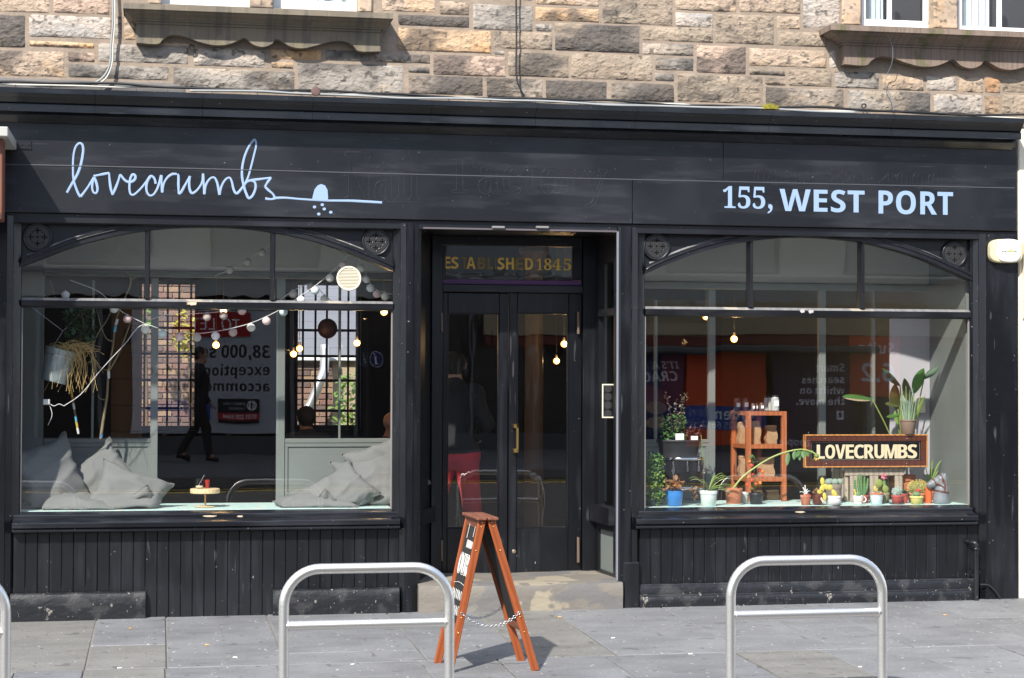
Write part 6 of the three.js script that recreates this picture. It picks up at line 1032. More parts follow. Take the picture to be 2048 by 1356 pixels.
// ---------------------------------------------------------------- crate, sign, tall plants
{
  const z = -0.52, t = thing('wooden_crate', 'weathered slatted wooden crate under the lettered sign', 'crate'), a = R(1690, 936, 1806, 1006, z), D = 0.26;
  const y0 = dR + 0.002, y1 = a[3];
  for (const x of [a[0], a[1] - 0.03]) for (const zz of [z - 0.002, z - D]) mesh('corner_post', box(x, x + 0.03, y0, y1, zz - 0.03, zz, 0.002), crateWood, t);
  mesh('top_rail', box(a[0] - 0.005, a[1] + 0.005, y1 - 0.06, y1 - 0.002, z, z + 0.014, 0.003), crateWood, t);
  [[1699, 1724], [1739, 1756], [1789, 1803]].forEach(([p, q], k) => mesh('slat', box(FX(p, 980, z), FX(q, 980, z), y0, y1 - 0.061, z - 0.001, z + 0.012, 0.003), crateWood, t));
  for (let k = 0; k < 4; k++) mesh('slat', box(a[0] - 0.012, a[0] - 0.001, y0 + 0.01, y1 - 0.01, z - 0.03 - k * 0.06 - 0.045, z - 0.03 - k * 0.06, 0.002), crateWood, t);
  mesh('back_board', box(a[0], a[1], y0, y1 - 0.02, z - D - 0.042, z - D - 0.031, 0.002), crateWood, t); mesh('lid', box(a[0], a[1], y1 - 0.001, y1 + 0.008, z - D, z + 0.01, 0.002), crateWood, t); settle(t);
  const s = thing('lettered_sign', 'wood framed black sign with cream letters LOVECRUMBS', 'sign'), zs = -0.46, o = R(1610, 869, 1856, 935, zs), zb = zs - 0.05;
  const fr = (r, w, z0, z1, m, nm) => { mesh(nm, box(r[0], r[1], r[3] - w, r[3], z0, z1, 0.003), m, s); mesh(nm, box(r[0], r[1], r[2], r[2] + w, z0, z1, 0.003), m, s); mesh(nm, box(r[0], r[0] + w, r[2] + w, r[3] - w, z0, z1, 0.003), m, s); mesh(nm, box(r[1] - w, r[1], r[2] + w, r[3] - w, z0, z1, 0.003), m, s); };
  fr(o, 0.011, zb, zs, honeyWood, 'frame_edge'); const i = [o[0] + 0.0115, o[1] - 0.0115, o[2] + 0.0115, o[3] - 0.0115]; fr(i, 0.042, zb, zs - 0.006, mahogany, 'inner_frame');
  mesh('panel', box(i[0] + 0.042, i[1] - 0.042, i[2] + 0.042, i[3] - 0.042, zb, zs - 0.022, 0.002), flat(0.008, 0.008, 0.009, 0.25), s);
  const line = [i[0] + 0.048, i[1] - 0.048, i[2] + 0.048, i[3] - 0.048], thn = 0.0022; mesh('border_line', merge([box(line[0], line[1], line[3] - thn, line[3], zs - 0.0225, zs - 0.0212, 0), box(line[0], line[1], line[2], line[2] + thn, zs - 0.0225, zs - 0.0212, 0), box(line[0], line[0] + thn, line[2] + thn, line[3] - thn, zs - 0.0225, zs - 0.0212, 0), box(line[1] - thn, line[1], line[2] + thn, line[3] - thn, zs - 0.0225, zs - 0.0212, 0)]), flat(0.35, 0.3, 0.2, 0.6), s);
  const word = 'LOVECRUMBS', wts = [0.82, 1, 1.02, 0.82, 1, 1, 1, 1.3, 1, 0.95], tot = wts.reduce((p, q) => p + q, 0), rc = R(1633, 889, 1834, 917, zs - 0.02), cream = flat(0.66, 0.56, 0.36, 0.7); let xx = rc[0], lt = []; word.split('').forEach((ch, k) => { const ww = (rc[1] - rc[0]) * wts[k] / tot; lt.push(letters(ch, fontSans, [xx + 0.002, xx + ww - 0.0035, rc[2], rc[3]], zs - 0.0215, 0.002)); xx += ww; });
  const grow = lt.map(g => { const h = g.clone(); h.translate(0.0035, 0, 0.0002); return h; }); mesh('lettering', merge([...lt, ...grow]), cream, s);
  for (const [px, py] of [[1651, 877], [1814, 877], [1653, 927], [1814, 927]]) { const p = U(px, py, zs); mesh('screw', ball(p.x, p.y, zs - 0.004, 0.006, 10), chrome, s); }
  mesh('hook', tube([U(1617, 869, zs - 0.02), U(1617, 864, zs - 0.02)], 0.003, 1, 6, true), chrome, s); settle(s);
  // snake plant on the sign
  const P = thing('snake_plant', 'upright snake plant in a taupe clay pot on top of the lettered sign', 'pot plant'), zp = zs - 0.03, x = FX(1816, 855, zp), y = o[3] + 0.002, h = FY(1816, 839, zp) - y, r = 0.066;
  mesh('pot', potGeo(x, y, zp, r, r * 0.78, h, 0.05), flat(0.24, 0.165, 0.125, 0.85), P); const sp = [[1804, 775], [1808, 792], [1812, 772], [1816, 800], [1820, 779], [1824, 790], [1829, 786], [1801, 805], [1832, 800], [1826, 776]]; sp.forEach(([a, b], k) => { const p = V3(x + (a - 1816) / 420, y + h * 0.85, zp + rr(-0.03, 0.03)), q = U(a, b, zp + rr(-0.02, 0.02)); mesh('leaf', tube([p, p.clone().lerp(q, 0.5).add(V3(rr(-0.004, 0.004), 0, 0)), q], t => 0.0085 * (1 - 0.75 * t), 8, 6), k % 2 ? cactusGrey : flat(0.2, 0.3, 0.16, 0.6), P); }); settle(P);
  // bird of paradise behind
  const B = thing('bird_of_paradise', 'tall plant with broad curling green and browned leaves behind the sign', 'pot plant'), zq = -0.66, by = dR + 0.002, base = V3(FX(1806, 900, zq), by, zq);
  mesh('pot', potGeo(base.x, by, zq, 0.1, 0.08, 0.2), terracotta, B); const top = base.clone().add(V3(0, 0.19, 0));
  const Lf = [[1745, 799, 1684, 793, 0.03, leafGreen, 0.03], [1800, 770, 1764, 736, 0.045, leafDark, 0.01], [1796, 818, 1790, 766, 0.065, leafMat(0.12, 0.11, 0.03), 0.0], [1826, 806, 1808, 756, 0.065, leafMat(0.11, 0.11, 0.03), 0.01], [1828, 786, 1848, 736, 0.045, leafGreen, 0.01], [1848, 757, 1878, 734, 0.028, leafDark, 0.012], [1800, 812, 1770, 808, 0.026, leafMat(0.1, 0.12, 0.03), 0.02], [1800, 828, 1772, 834, 0.018, leafGreen, 0.0], [1826, 850, 1850, 790, 0.012, leafLight, 0.01], [1790, 822, 1796, 850, 0.02, leafLight, 0]];
  Lf.forEach(([a, b, c, d, w, m, sg], k) => { const p = U(a, b, zq + 0.02), q = U(c, d, zq + 0.06); mesh('leaf', blade(p, q, w, sg, 10, V3(0.2, 0.6, 0.75).cross(q.clone().sub(p)).normalize()), m, B); mesh('stalk', tube([top, top.clone().lerp(p, 0.5).add(V3(0.01, 0.04, 0)), p], 0.0055, 12, 6), flat(0.22, 0.3, 0.07, 0.6), B); });
  mesh('leaf_edge', blade(U(1740, 801, zq + 0.045), U(1685, 795, zq + 0.065), 0.008, -0.012, 10, V3(0, 1, 0.2)), leafMat(0.6, 0.48, 0.3), B); settle(B);
  const gz = -0.62, gr = thing('grassy_plant', 'bright arching grass blades behind the horse jug', 'pot plant'), gb = V3(FX(1858, 990, gz), dR + 0.002, gz); mesh('pot', potGeo(gb.x, gb.y, gz, 0.05, 0.04, 0.07), terracotta, gr); mesh('blades', merge([[1884, 920, 0.09], [1866, 918, 0.05], [1850, 925, 0.03], [1878, 940, 0.05], [1843, 938, 0.03], [1892, 948, 0.07], [1862, 930, 0.02]].map(([a, b, s2]) => blade(gb.clone().add(V3(0, 0.06, 0)), U(a, b, gz + 0.02), 0.008, s2, 10))), leafLight, gr); settle(gr);
}
// ---------------------------------------------------------------- cacti along the sill
function ribbed(x, y, z, r, h, ribs, mat, parent, name = 'cactus') { const g = new THREE.SphereGeometry(1, ribs * 4, 16), p = g.attributes.position; for (let i = 0; i < p.count; i++) { const a = Math.atan2(p.getZ(i), p.getX(i)), k = 1 + 0.09 * Math.cos(a * ribs); p.setXYZ(i, x + p.getX(i) * r * k, y + (p.getY(i) * 0.5 + 0.5) * h, z + p.getZ(i) * r * k); } g.computeVertexNormals(); return mesh(name, toNI(g), mat, parent); }
function spines(x, y, z, r, h, n, len, mat, parent) { const l = []; for (let i = 0; i < n; i++) { const a = rnd() * 6.283, v = rr(-0.75, 0.98), q = Math.sqrt(1 - v * v), d = V3(Math.cos(a) * q, v, Math.sin(a) * q), p = V3(x + d.x * r, y + (v * 0.5 + 0.5) * h, z + d.z * r); d.add(V3(rr(-0.5, 0.5), rr(-0.5, 0.5), rr(-0.5, 0.5))); l.push(tube([p, p.clone().addScaledVector(d.normalize(), len)], 0.0011, 1, 3, true)); } mesh('spines', merge(l), mat, parent); }
function pad(px, py, z, w, h, tilt, mat, parent) { const p = U(px, py, z), g = new THREE.SphereGeometry(1, 16, 12); g.scale(w, h, Math.min(w, h) * 0.35); g.rotateZ(tilt); g.translate(p.x, p.y, z); mesh('pad', toNI(g), mat, parent); }
const red = flat(0.42, 0.075, 0.06, 0.6), spineY = flat(0.66, 0.5, 0.16, 0.7), spineW = flat(0.75, 0.74, 0.7, 0.7);
{ const P = pot('cactus', 'small terracotta pot with a white branching cactus', 1601, 1622, 990, -0.2, dR, terracotta); mesh('branches', merge([[1600, 984], [1606, 975], [1610, 970], [1615, 978], [1620, 982], [1609, 984]].map(([a, b]) => tube([V3(P.x, P.top - 0.005, P.z), U((a + 1611) / 2, (b + 988) / 2 - 2, P.z), U(a, b, P.z + rr(-0.02, 0.02))], 0.004, 8, 6))), flat(0.66, 0.68, 0.62, 0.7), P.t); mesh('red_band', lathe([[0.02, 0], [0.021, 0.008], [0.0001, 0.01]], P.x + 0.012, P.top, P.z, 12), red, P.t); settle(P.t); }
{ const z = -0.2, t = thing('barrel_mug', 'brown glazed barrel mug with dripping cream glaze', 'mug'), x = FX(1636, 998, z), y = dR + 0.002, h = FY(1636, 987, z) - y, gl = flat(0.11, 0.03, 0.014, 0.2); mesh('body', lathe([[0.0001, 0], [0.036, 0], [0.042, h * 0.3], [0.043, h * 0.6], [0.039, h], [0.034, h], [0.034, h * 0.8], [0.0001, h * 0.78]], x, y, z, 24), gl, t); for (const f of [0.2, 0.75]) { const r = new THREE.TorusGeometry(0.0425, 0.0025, 6, 28); r.rotateX(Math.PI / 2); r.translate(x, y + h * f, z); mesh('hoop', toNI(r), gl, t); } mesh('glaze_drip', merge([0, 1, 2].map(k => ball(x + 0.012 + k * 0.007, y + h * (0.55 - 0.12 * k), z + 0.039 - k * 0.002, 0.008, 8, 1.5))), offWhite, t); mesh('plant', leafCloud(60, () => V3(x + rr(-0.03, 0.03), y + h + rr(-0.005, 0.03), z + rr(-0.03, 0.03)), 0.02), leafBrown, t); settle(t); }
{ const P = pot('yellow_cactus', 'yellow prickly pear with drooping pads in a white pot', 1656, 1681, 992, -0.17, dR, white, 1.15), z = P.z + 0.0; [[1645, 963, 0.018, 0.032, 0.1], [1644, 978, 0.02, 0.034, -0.25], [1652, 974, 0.02, 0.026, 0.8], [1660, 975, 0.022, 0.024, 1.2], [1649, 993, 0.016, 0.032, 0.05], [1669, 988, 0.02, 0.038, 0.45], [1638, 984, 0.014, 0.022, 0.9]].forEach(([a, b, w, h, tl]) => pad(a, b, z, w, h, tl, cactusYellow, P.t)); settle(P.t); }
{ const P = pot('domed_cacti', 'taupe pot of clustered grey green domed cacti', 1651, 1683, 968, -0.38, dR, flat(0.23, 0.19, 0.155, 0.8), 0.85); for (const [a, b] of [[1657, 0], [1668, 0.02], [1679, 0], [1663, -0.03]]) { ribbed(FX(a, 960, P.z), P.top - 0.012, P.z + b, 0.026, 0.055, 12, cactusGrey, P.t); } settle(P.t); }
{ const P = pot('column_cactus', 'upright branching dark green cactus in a red pot before the crate', 1716, 1738, 990, -0.36, dR, red), z = P.z; for (const [a, b, c, d] of [[1722, 990, 1716, 952], [1724, 990, 1722, 948], [1726, 990, 1736, 957], [1712, 985, 1710, 960], [1728, 990, 1729, 953]]) { const p = V3(FX(a, b, z), P.top - 0.01, z), q = U(c, d, z); mesh('branch', tube([p, p.clone().lerp(q, 0.45).add(V3((q.x - p.x) * 0.3, 0, 0)), q], t => 0.0125 * (1 - 0.35 * t * t), 12, 7), flat(0.09, 0.2, 0.07, 0.6), P.t); } settle(P.t); }
{ const z = -0.2, t = thing('teacup_cactus', 'white patterned teacup holding a small cactus', 'pot plant'), x = FX(1716, 1000, z), y = dR + 0.002, h = FY(1716, 991, z) - y; mesh('cup', lathe([[0.0001, 0], [0.028, 0], [0.03, 0.004], [0.044, h], [0.041, h], [0.03, h * 0.5], [0.0001, h * 0.45]], x, y, z, 24), flat(0.78, 0.77, 0.72, 0.3), t); const hn = new THREE.TorusGeometry(0.02, 0.0045, 8, 20, Math.PI * 1.2); hn.rotateZ(-Math.PI * 0.6); hn.translate(x + 0.045, y + h * 0.55, z); mesh('handle', toNI(hn), flat(0.78, 0.77, 0.72, 0.3), t); const pt = new THREE.TorusGeometry(0.012, 0.002, 6, 16); pt.translate(x, y + h * 0.5, z + 0.036); mesh('pattern', toNI(pt), flat(0.5, 0.36, 0.12, 0.5), t); ribbed(x, y + h * 0.8, z, 0.02, 0.045, 10, cactusGreen, t); mesh('finger', tube([[x - 0.015, y + h * 0.8, z], [x - 0.03, y + h + 0.05, z]], 0.007, 1, 8, true), cactusYellow, t); settle(t); }
{ const P = pot('prickly_pear', 'green prickly pear in a white pot with a terracotta rim', 1740, 1766, 985, -0.2, dR, flat(0.66, 0.76, 0.78, 0.5), 0.8); mesh('rim', lathe([[P.rt, 0], [P.rt * 1.04, 0.002], [P.rt * 1.04, 0.018], [P.rt * 0.9, 0.018]], P.x, P.top - 0.016, P.z, 24), terracotta, P.t); [[1758, 967, 0.03, 0.034, -0.2], [1771, 978, 0.026, 0.03, 0.3], [1751, 978, 0.014, 0.026, 0.35], [1760, 980, 0.018, 0.024, 0]].forEach(([a, b, w, h, tl], k) => pad(a, b, P.z - 0.01 * k, w, h, tl, k === 2 ? cactusYellow : flat(0.22, 0.27, 0.06, 0.65), P.t)); settle(P.t); }
{ const P = pot('flowering_cactus', 'slim cactus with a pink crest in an olive pot', 1761, 1779, 985, -0.36, dR, flat(0.26, 0.24, 0.12, 0.7)); mesh('stem', tube([[P.x, P.top - 0.01, P.z], U(1768, 960, P.z).toArray()], 0.012, 1, 10, true), cactusGreen, P.t); const c = U(1768, 954, P.z); mesh('flower', merge([0, 1, 2, 3, 4, 5, 6].map(k => ball(c.x + Math.cos(k) * 0.014, c.y + Math.sin(k * 2) * 0.014, c.z + Math.sin(k) * 0.012, 0.013, 8))), flat(0.5, 0.16, 0.2, 0.7), P.t); settle(P.t); }
{ const P = pot('grey_succulent', 'blue grey cactus in a red pot on a dark saucer', 1783, 1805, 990, -0.2, dR, red); ribbed(P.x, P.top - 0.012, P.z, 0.036, 0.075, 9, cactusGrey, P.t); ribbed(P.x - 0.022, P.top - 0.012, P.z + 0.014, 0.018, 0.045, 8, cactusGrey, P.t); spines(P.x, P.top - 0.012, P.z, 0.037, 0.075, 60, 0.008, spineW, P.t); mesh('saucer', lathe([[0.0001, 0], [0.056, 0.001], [0.06, 0.008], [0.0001, 0.004]], P.x, dR + 0.001, P.z, 24), flat(0.06, 0.10, 0.09, 0.4), P.t); settle(P.t); }
{ const P = pot('rosette_succulent', 'dark green rosette succulent in a red pot', 1803, 1816, 987, -0.3, dR, red); mesh('rosette', leafCloud(44, () => V3(P.x + rr(-0.015, 0.015), P.top - 0.005, P.z + rr(-0.015, 0.015)), 0.04), leafDark, P.t); settle(P.t); }
{ const P = pot('golden_barrel_cactus', 'round golden spined barrel cactus in a wide terracotta pot', 1815, 1857, 985, -0.36, dR, terracotta); ribbed(P.x, P.top - 0.025, P.z, 0.068, 0.115, 16, flat(0.24, 0.24, 0.07, 0.7), P.t); spines(P.x, P.top - 0.025, P.z, 0.07, 0.115, 520, 0.018, spineY, P.t); settle(P.t); }
{ const P = pot('grafted_cactus', 'small cactus with a bright red cap in a pale yellow pot', 1820, 1846, 992, -0.18, dR, flat(0.68, 0.62, 0.2, 0.45), 0.75); ribbed(P.x, P.top - 0.014, P.z, 0.028, 0.05, 10, cactusGreen, P.t); ribbed(P.x + 0.012, P.top + 0.028, P.z, 0.016, 0.028, 8, flat(0.62, 0.04, 0.06, 0.5), P.t, 'red_cap'); settle(P.t); }
{ const z = -0.26, t = thing('orange_candle', 'stout orange candle beside the horse jug', 'candle'), x = FX(1857, 990, z), h = FY(1857, 974, z) - dR; mesh('wax', lathe([[0.0001, 0], [0.026, 0], [0.027, h * 0.9], [0.022, h], [0.0001, h * 0.97]], x, dR + 0.002, z, 18), flat(0.68, 0.13, 0.03, 0.5), t); mesh('wick', cyl([x, dR + h * 0.95, z], [x, dR + h + 0.012, z], 0.0015, 5), cBlack, t); settle(t); }
// ---------------------------------------------------------------- signed distance meshing
function sdfMesh(res, c, half, fn) {
  const mc = new MarchingCubes(res, new THREE.MeshBasicMaterial(), true, false, 160000); mc.isolation = 0;
  for (let k = 0; k < res; k++) for (let j = 0; j < res; j++) for (let i = 0; i < res; i++) mc.field[i + j * res + k * res * res] = -fn(c.x + (i - res / 2) / (res / 2) * half, c.y + (j - res / 2) / (res / 2) * half, c.z + (k - res / 2) / (res / 2) * half);
  mc.update(); const n = mc.count, g = new THREE.BufferGeometry(), p = new Float32Array(n * 3); for (let i = 0; i < n; i++) { p[i * 3] = c.x + mc.positionArray[i * 3] * half; p[i * 3 + 1] = c.y + mc.positionArray[i * 3 + 1] * half; p[i * 3 + 2] = c.z + mc.positionArray[i * 3 + 2] * half; }
  g.setAttribute('position', new THREE.BufferAttribute(p, 3)); const h = mergeVertices(g, 1e-5); h.computeVertexNormals();
  const vol = (() => { const a = h.index.array, q = h.attributes.position; let v = 0; for (let i = 0; i < a.length; i += 3) { const A = V3().fromBufferAttribute(q, a[i]), B = V3().fromBufferAttribute(q, a[i + 1]), C = V3().fromBufferAttribute(q, a[i + 2]); v += A.dot(B.cross(C)); } return v; })(); if (vol < 0) { flip(h); h.computeVertexNormals(); }
  return toNI(h);
}
const capD = (x, y, z, a, b) => { const dx = b[0] - a[0], dy = b[1] - a[1], dz = b[2] - a[2], px = x - a[0], py = y - a[1], pz = z - a[2], t = clamp((px * dx + py * dy + pz * dz) / (dx * dx + dy * dy + dz * dz + 1e-9)); return Math.hypot(px - dx * t, py - dy * t, pz - dz * t) - lerp(a[3], b[3], t); };
const smin = (a, b, k) => { const h = clamp(0.5 + 0.5 * (b - a) / k); return lerp(b, a, h) - k * h * (1 - h); };
const field = (caps, k, grow = 0) => (x, y, z) => { let d = 9; for (const [a, b] of caps) d = smin(d, capD(x, y, z, a, b), k); return d - grow; };
// ---------------------------------------------------------------- horse jug
{
  const z = -0.22, t = thing('horse_jug', 'grey pottery horse head jug with a brown bridle', 'jug'), o = V3(FX(1882, 1008, z), dR + 0.002, z), s = 1;
  const caps = [[[0.0, 0.03, 0, 0.062], [0.004, 0.1, 0, 0.052]], [[0.004, 0.1, 0, 0.052], [0.008, 0.175, 0, 0.044]], [[0.004, 0.185, 0, 0.042], [-0.062, 0.158, 0, 0.03]], [[-0.062, 0.158, 0, 0.03], [-0.094, 0.142, 0, 0.026]], [[0.02, 0.205, 0.022, 0.012], [0.024, 0.235, 0.026, 0.005]], [[0.02, 0.205, -0.022, 0.012], [0.024, 0.235, -0.026, 0.005]], [[-0.02, 0.198, 0.03, 0.012], [-0.02, 0.198, 0.031, 0.012]], [[-0.096, 0.15, 0.016, 0.012], [-0.1, 0.149, 0.017, 0.011]]];
  const f = field(caps, 0.018), g = sdfMesh(48, V3(-0.02, 0.12, 0), 0.14, (x, y, zz) => Math.max(f(x, y, zz), -y)); g.translate(o.x, o.y, o.z);
  mesh('body', g, M({ color: lin(0.2, 0.225, 0.25), roughness: 0.35 }), t);
  const strap = flat(0.13, 0.035, 0.018, 0.4), ring = (cx, cy, r, ry, ax, w = 0.006) => { const q = new THREE.TorusGeometry(r, w, 6, 28); q.scale(1, ry, 1); q.rotateY(Math.PI / 2); q.rotateZ(ax); q.translate(o.x + cx, o.y + cy, o.z); return toNI(q); };
  mesh('bridle', merge([ring(-0.06, 0.16, 0.033, 1, 0.4), ring(-0.004, 0.178, 0.046, 1, 0.15), ring(0.004, 0.09, 0.054, 1, Math.PI / 2 - 0.2, 0.008), tube([[-0.06, 0.16, 0.034], [-0.02, 0.14, 0.046], [0.015, 0.11, 0.053]].map(p => V3(o.x + p[0], o.y + p[1], o.z + p[2])), 0.006, 14, 6), tube([[-0.01, 0.21, 0.036], [0.01, 0.16, 0.05], [0.004, 0.09, 0.058]].map(p => V3(o.x + p[0], o.y + p[1], o.z + p[2])), 0.006, 14, 6)]), strap, t);
  mesh('eye', ball(o.x - 0.022, o.y + 0.2, o.z + 0.038, 0.007, 10), offWhite, t); mesh('nostril', ball(o.x - 0.103, o.y + 0.148, o.z + 0.024, 0.005, 8), flat(0.25, 0.05, 0.05, 0.6), t); settle(t);
}
// notice in the side light
{ const t = thing('notice_frame', 'white scalloped notice hung inside the narrow side window', 'notice'), z = -0.36, r = R(1204, 768, 1240, 836, z); mesh('frame', merge([box(r[0], r[1], r[3] - 0.01, r[3], z, z + 0.004, 0.001), box(r[0], r[1], r[2], r[2] + 0.01, z, z + 0.004, 0.001), box(r[0], r[0] + 0.01, r[2] + 0.01, r[3] - 0.01, z, z + 0.004, 0.001)]), offWhite, t); for (let k = 0; k < 4; k++) { const c = new THREE.CylinderGeometry(0.03, 0.03, 0.003, 20); c.rotateX(Math.PI / 2); c.translate(r[0] + 0.045, lerp(r[2], r[3], (k + 0.5) / 4), z + 0.002); mesh('disc', toNI(c), flat(0.02, 0.02, 0.022, 0.6), t); } settle(t); }
// ---------------------------------------------------------------- opposite side of the street, seen in the glass
{
  const Z = 17, b = thing('opposite_building', 'pale concrete office building across the street, seen mirrored in the windows', 'building');
  const conc = M({ map: tex(256, 256, (u, v) => { const k = 0.85 + 0.3 * fbm(u, v, 5, 5, 5, 1001); return [0.52 * k, 0.53 * k, 0.49 * k]; }, true), roughness: 0.9 }), dark = flat(0.02, 0.021, 0.024, 0.3), frame = flat(0.16, 0.165, 0.175, 0.6), cream = flat(0.42, 0.34, 0.22, 0.8);
  const Y = (py, px = 900) => MIR(px, py, Z).y, X = px => MIR(px, 750, Z).x, x0 = X(-900), x1 = X(2900), yb = farY(3, Z) - 0.4;
  mesh('wall', box(x0, x1, Y(598), 5.6, Z, Z + 8, 0), conc, b); mesh('base', box(x0, x1, yb, Y(872), Z - 0.02, Z + 0.5, 0.01), flat(0.09, 0.09, 0.095, 0.8), b); mesh('shop_glass', box(x0, x1, Y(872), Y(598), Z + 0.2, Z + 0.3, 0), dark, b);
  mesh('band', box(x0, x1, Y(545), Y(556), Z - 0.12, Z, 0.01), frame, b);
  for (let px = -700; px < 2800; px += 128) mesh('mullion', box(X(px), X(px + 8), Y(872), Y(598), Z - 0.02, Z + 0.19, 0.005), frame, b);
  mesh('fascia', box(X(1000), x1, Y(666), Y(598), Z - 0.06, Z + 0.19, 0.01), cream, b); mesh('red_strip', box(X(1000), x1, Y(688), Y(667), Z - 0.03, Z + 0.19, 0.01), flat(0.16, 0.03, 0.02, 0.6), b);
  mesh('canopy', box(X(1150), X(1740), Y(704), Y(689), Z - 0.5, Z + 0.19, 0.03), flat(0.07, 0.075, 0.08, 0.4), b);
  for (const [p0, p1] of [[90, 300], [420, 640], [900, 1130], [1330, 1560], [1690, 1900]]) { const w = mesh('window', box(X(p0), X(p1), Y(540), Y(380), Z - 0.02, Z + 0.05, 0.01), frame, b); mesh('pane', box(X(p0 + 8), X(p1 - 8), Y(535), Y(385), Z - 0.028, Z - 0.021, 0), flat(0.25, 0.28, 0.29, 0.1), w); mesh('sill', box(X(p0 - 6), X(p1 + 6), Y(548), Y(541), Z - 0.1, Z, 0.01), conc, w); }
  settle(b);
  const poster = (p0, q0, p1, q1, z, W, H, lab, draw) => { const a = MIR(p0, q1, z), c = MIR(p1, q0, z), g = new THREE.PlaneGeometry(c.x - a.x, c.y - a.y); g.rotateY(Math.PI); g.translate((a.x + c.x) / 2, (a.y + c.y) / 2, z - 0.006); const t = thing('poster', lab, 'poster', 'posters on the opposite building'); mesh('sheet', g, M({ map: canvasTex(W, H, draw), roughness: 0.6 }), t); mesh('backing', box(a.x, c.x, a.y, c.y, z - 0.004, z, 0), flat(0.2, 0.2, 0.2, 0.8), t); settle(t); };
  const fill = (x, w, h, c) => { x.fillStyle = c; x.fillRect(0, 0, w, h); }, txt = (x, s, px, py, size, c, f = 'sans-serif', wt = 'bold') => { x.fillStyle = c; x.font = `${wt} ${size}px ${f}`; x.textBaseline = 'alphabetic'; x.fillText(s, px, py); };
  const zp = Z - 0.02;
  poster(262, 622, 556, 868, zp, 1200, 1000, 'large grey letting poster with 38,000 in bold black', (x, w, h) => { fill(x, w, h, '#b9bcc2'); txt(x, '38,000 sq ft', 60, 385, 135, '#101113'); txt(x, 'exceptional office', 60, 520, 118, '#101113'); txt(x, 'accommodation', 60, 650, 118, '#101113'); });
  poster(345, 625, 503, 674, zp - 0.03, 640, 200, 'red TO LET board in white capitals', (x, w, h) => { fill(x, w, h, '#b01616'); txt(x, 'TO LET', 90, 150, 130, '#f2f2f2', 'sans-serif', 'normal'); });
  poster(437, 797, 519, 846, zp - 0.03, 400, 240, 'black and red agent board with a ring emblem', (x, w, h) => { fill(x, w, h, '#16161a'); x.fillStyle = '#b51f2c'; x.fillRect(0, 138, w, 68); x.strokeStyle = '#e8e8ea'; x.lineWidth = 7; for (let k = 0; k < 4; k++) { x.beginPath(); x.ellipse(75, 68, 46 - k * 11, 46, 0, 0, 7); x.stroke(); } txt(x, 'JONES LANG', 140, 62, 34, '#e8e8ea', 'serif', 'normal'); txt(x, 'LASALLE', 140, 108, 34, '#e8e8ea', 'serif', 'normal'); txt(x, '0131 225 8344', 24, 190, 50, '#f0f0f0'); });
  poster(292, 802, 421, 841, zp - 0.03, 560, 180, 'blue agent board with white lettering beside the red and black one', (x, w, h) => { fill(x, w, h, '#1d3f95'); txt(x, 'Ryden', 30, 90, 84, '#f0f0f0'); txt(x, '0131 225 6612', 30, 160, 62, '#e8e8e8', 'sans-serif', 'normal'); });
  poster(1372, 706, 1532, 890, zp, 640, 740, 'orange letting panel with a blue band', (x, w, h) => { fill(x, w, h, '#e2521a'); x.fillStyle = '#234a9c'; x.fillRect(0, 430, w, 185); txt(x, 'Ryden', 90, 530, 110, '#f0f0f0'); txt(x, '0131 225 6612', 60, 600, 70, '#e8e8e8', 'sans-serif', 'normal'); });
  poster(1545, 700, 1702, 900, zp, 640, 820, 'purple panel with white lettering about searches on the move', (x, w, h) => { fill(x, w, h, '#3a1f46'); ['Smart', 'searches', 'whilst on', 'the move.'].forEach((s, k) => txt(x, s, 50, 175 + k * 92, 84, '#f0eef4')); x.fillStyle = '#f0eef4'; x.fillRect(60, 500, 56, 66); x.fillStyle = '#3a1f46'; x.fillRect(76, 514, 24, 34); txt(x, 'zoopla', 330, 790, 84, '#d8d4e2'); });
  poster(1700, 650, 1800, 790, zp - 0.01, 420, 600, 'orange panel with large pale numerals and the word Suite', (x, w, h) => { fill(x, w, h, '#d84f22'); txt(x, 'Suite', 40, 250, 130, '#eceaf2'); txt(x, '6.2', 40, 480, 210, '#eceaf2'); });
  poster(1240, 708, 1366, 880, zp, 560, 760, 'navy advertising panel with slanted white capitals', (x, w, h) => { fill(x, w, h, '#1b2358'); txt(x, "IT'S A", 40, 130, 90, '#f0f0f4', 'sans-serif', 'italic bold'); txt(x, 'CRACK', 40, 240, 124, '#f0f0f4', 'sans-serif', 'italic bold'); x.fillStyle = '#8a4a5a'; x.beginPath(); x.ellipse(330, 370, 150, 100, 0, 0, 7); x.fill(); x.fillStyle = '#b09080'; for (let k = 0; k < 4; k++) { x.beginPath(); x.ellipse(240 + (k % 2) * 160, 480 + (k >> 1) * 130, 90, 56, 0, 0, 7); x.fill(); } });
  poster(724, 690, 780, 885, zp - 0.05, 260, 820, 'tall dark information board with a white letter i in a ring', (x, w, h) => { fill(x, w, h, '#15171c'); x.fillStyle = '#26336e'; x.beginPath(); x.arc(130, 120, 62, 0, 7); x.fill(); x.strokeStyle = '#c8ccd8'; x.lineWidth = 6; x.stroke(); txt(x, 'i', 112, 160, 110, '#f0f0f4', 'serif', 'italic bold'); });
}
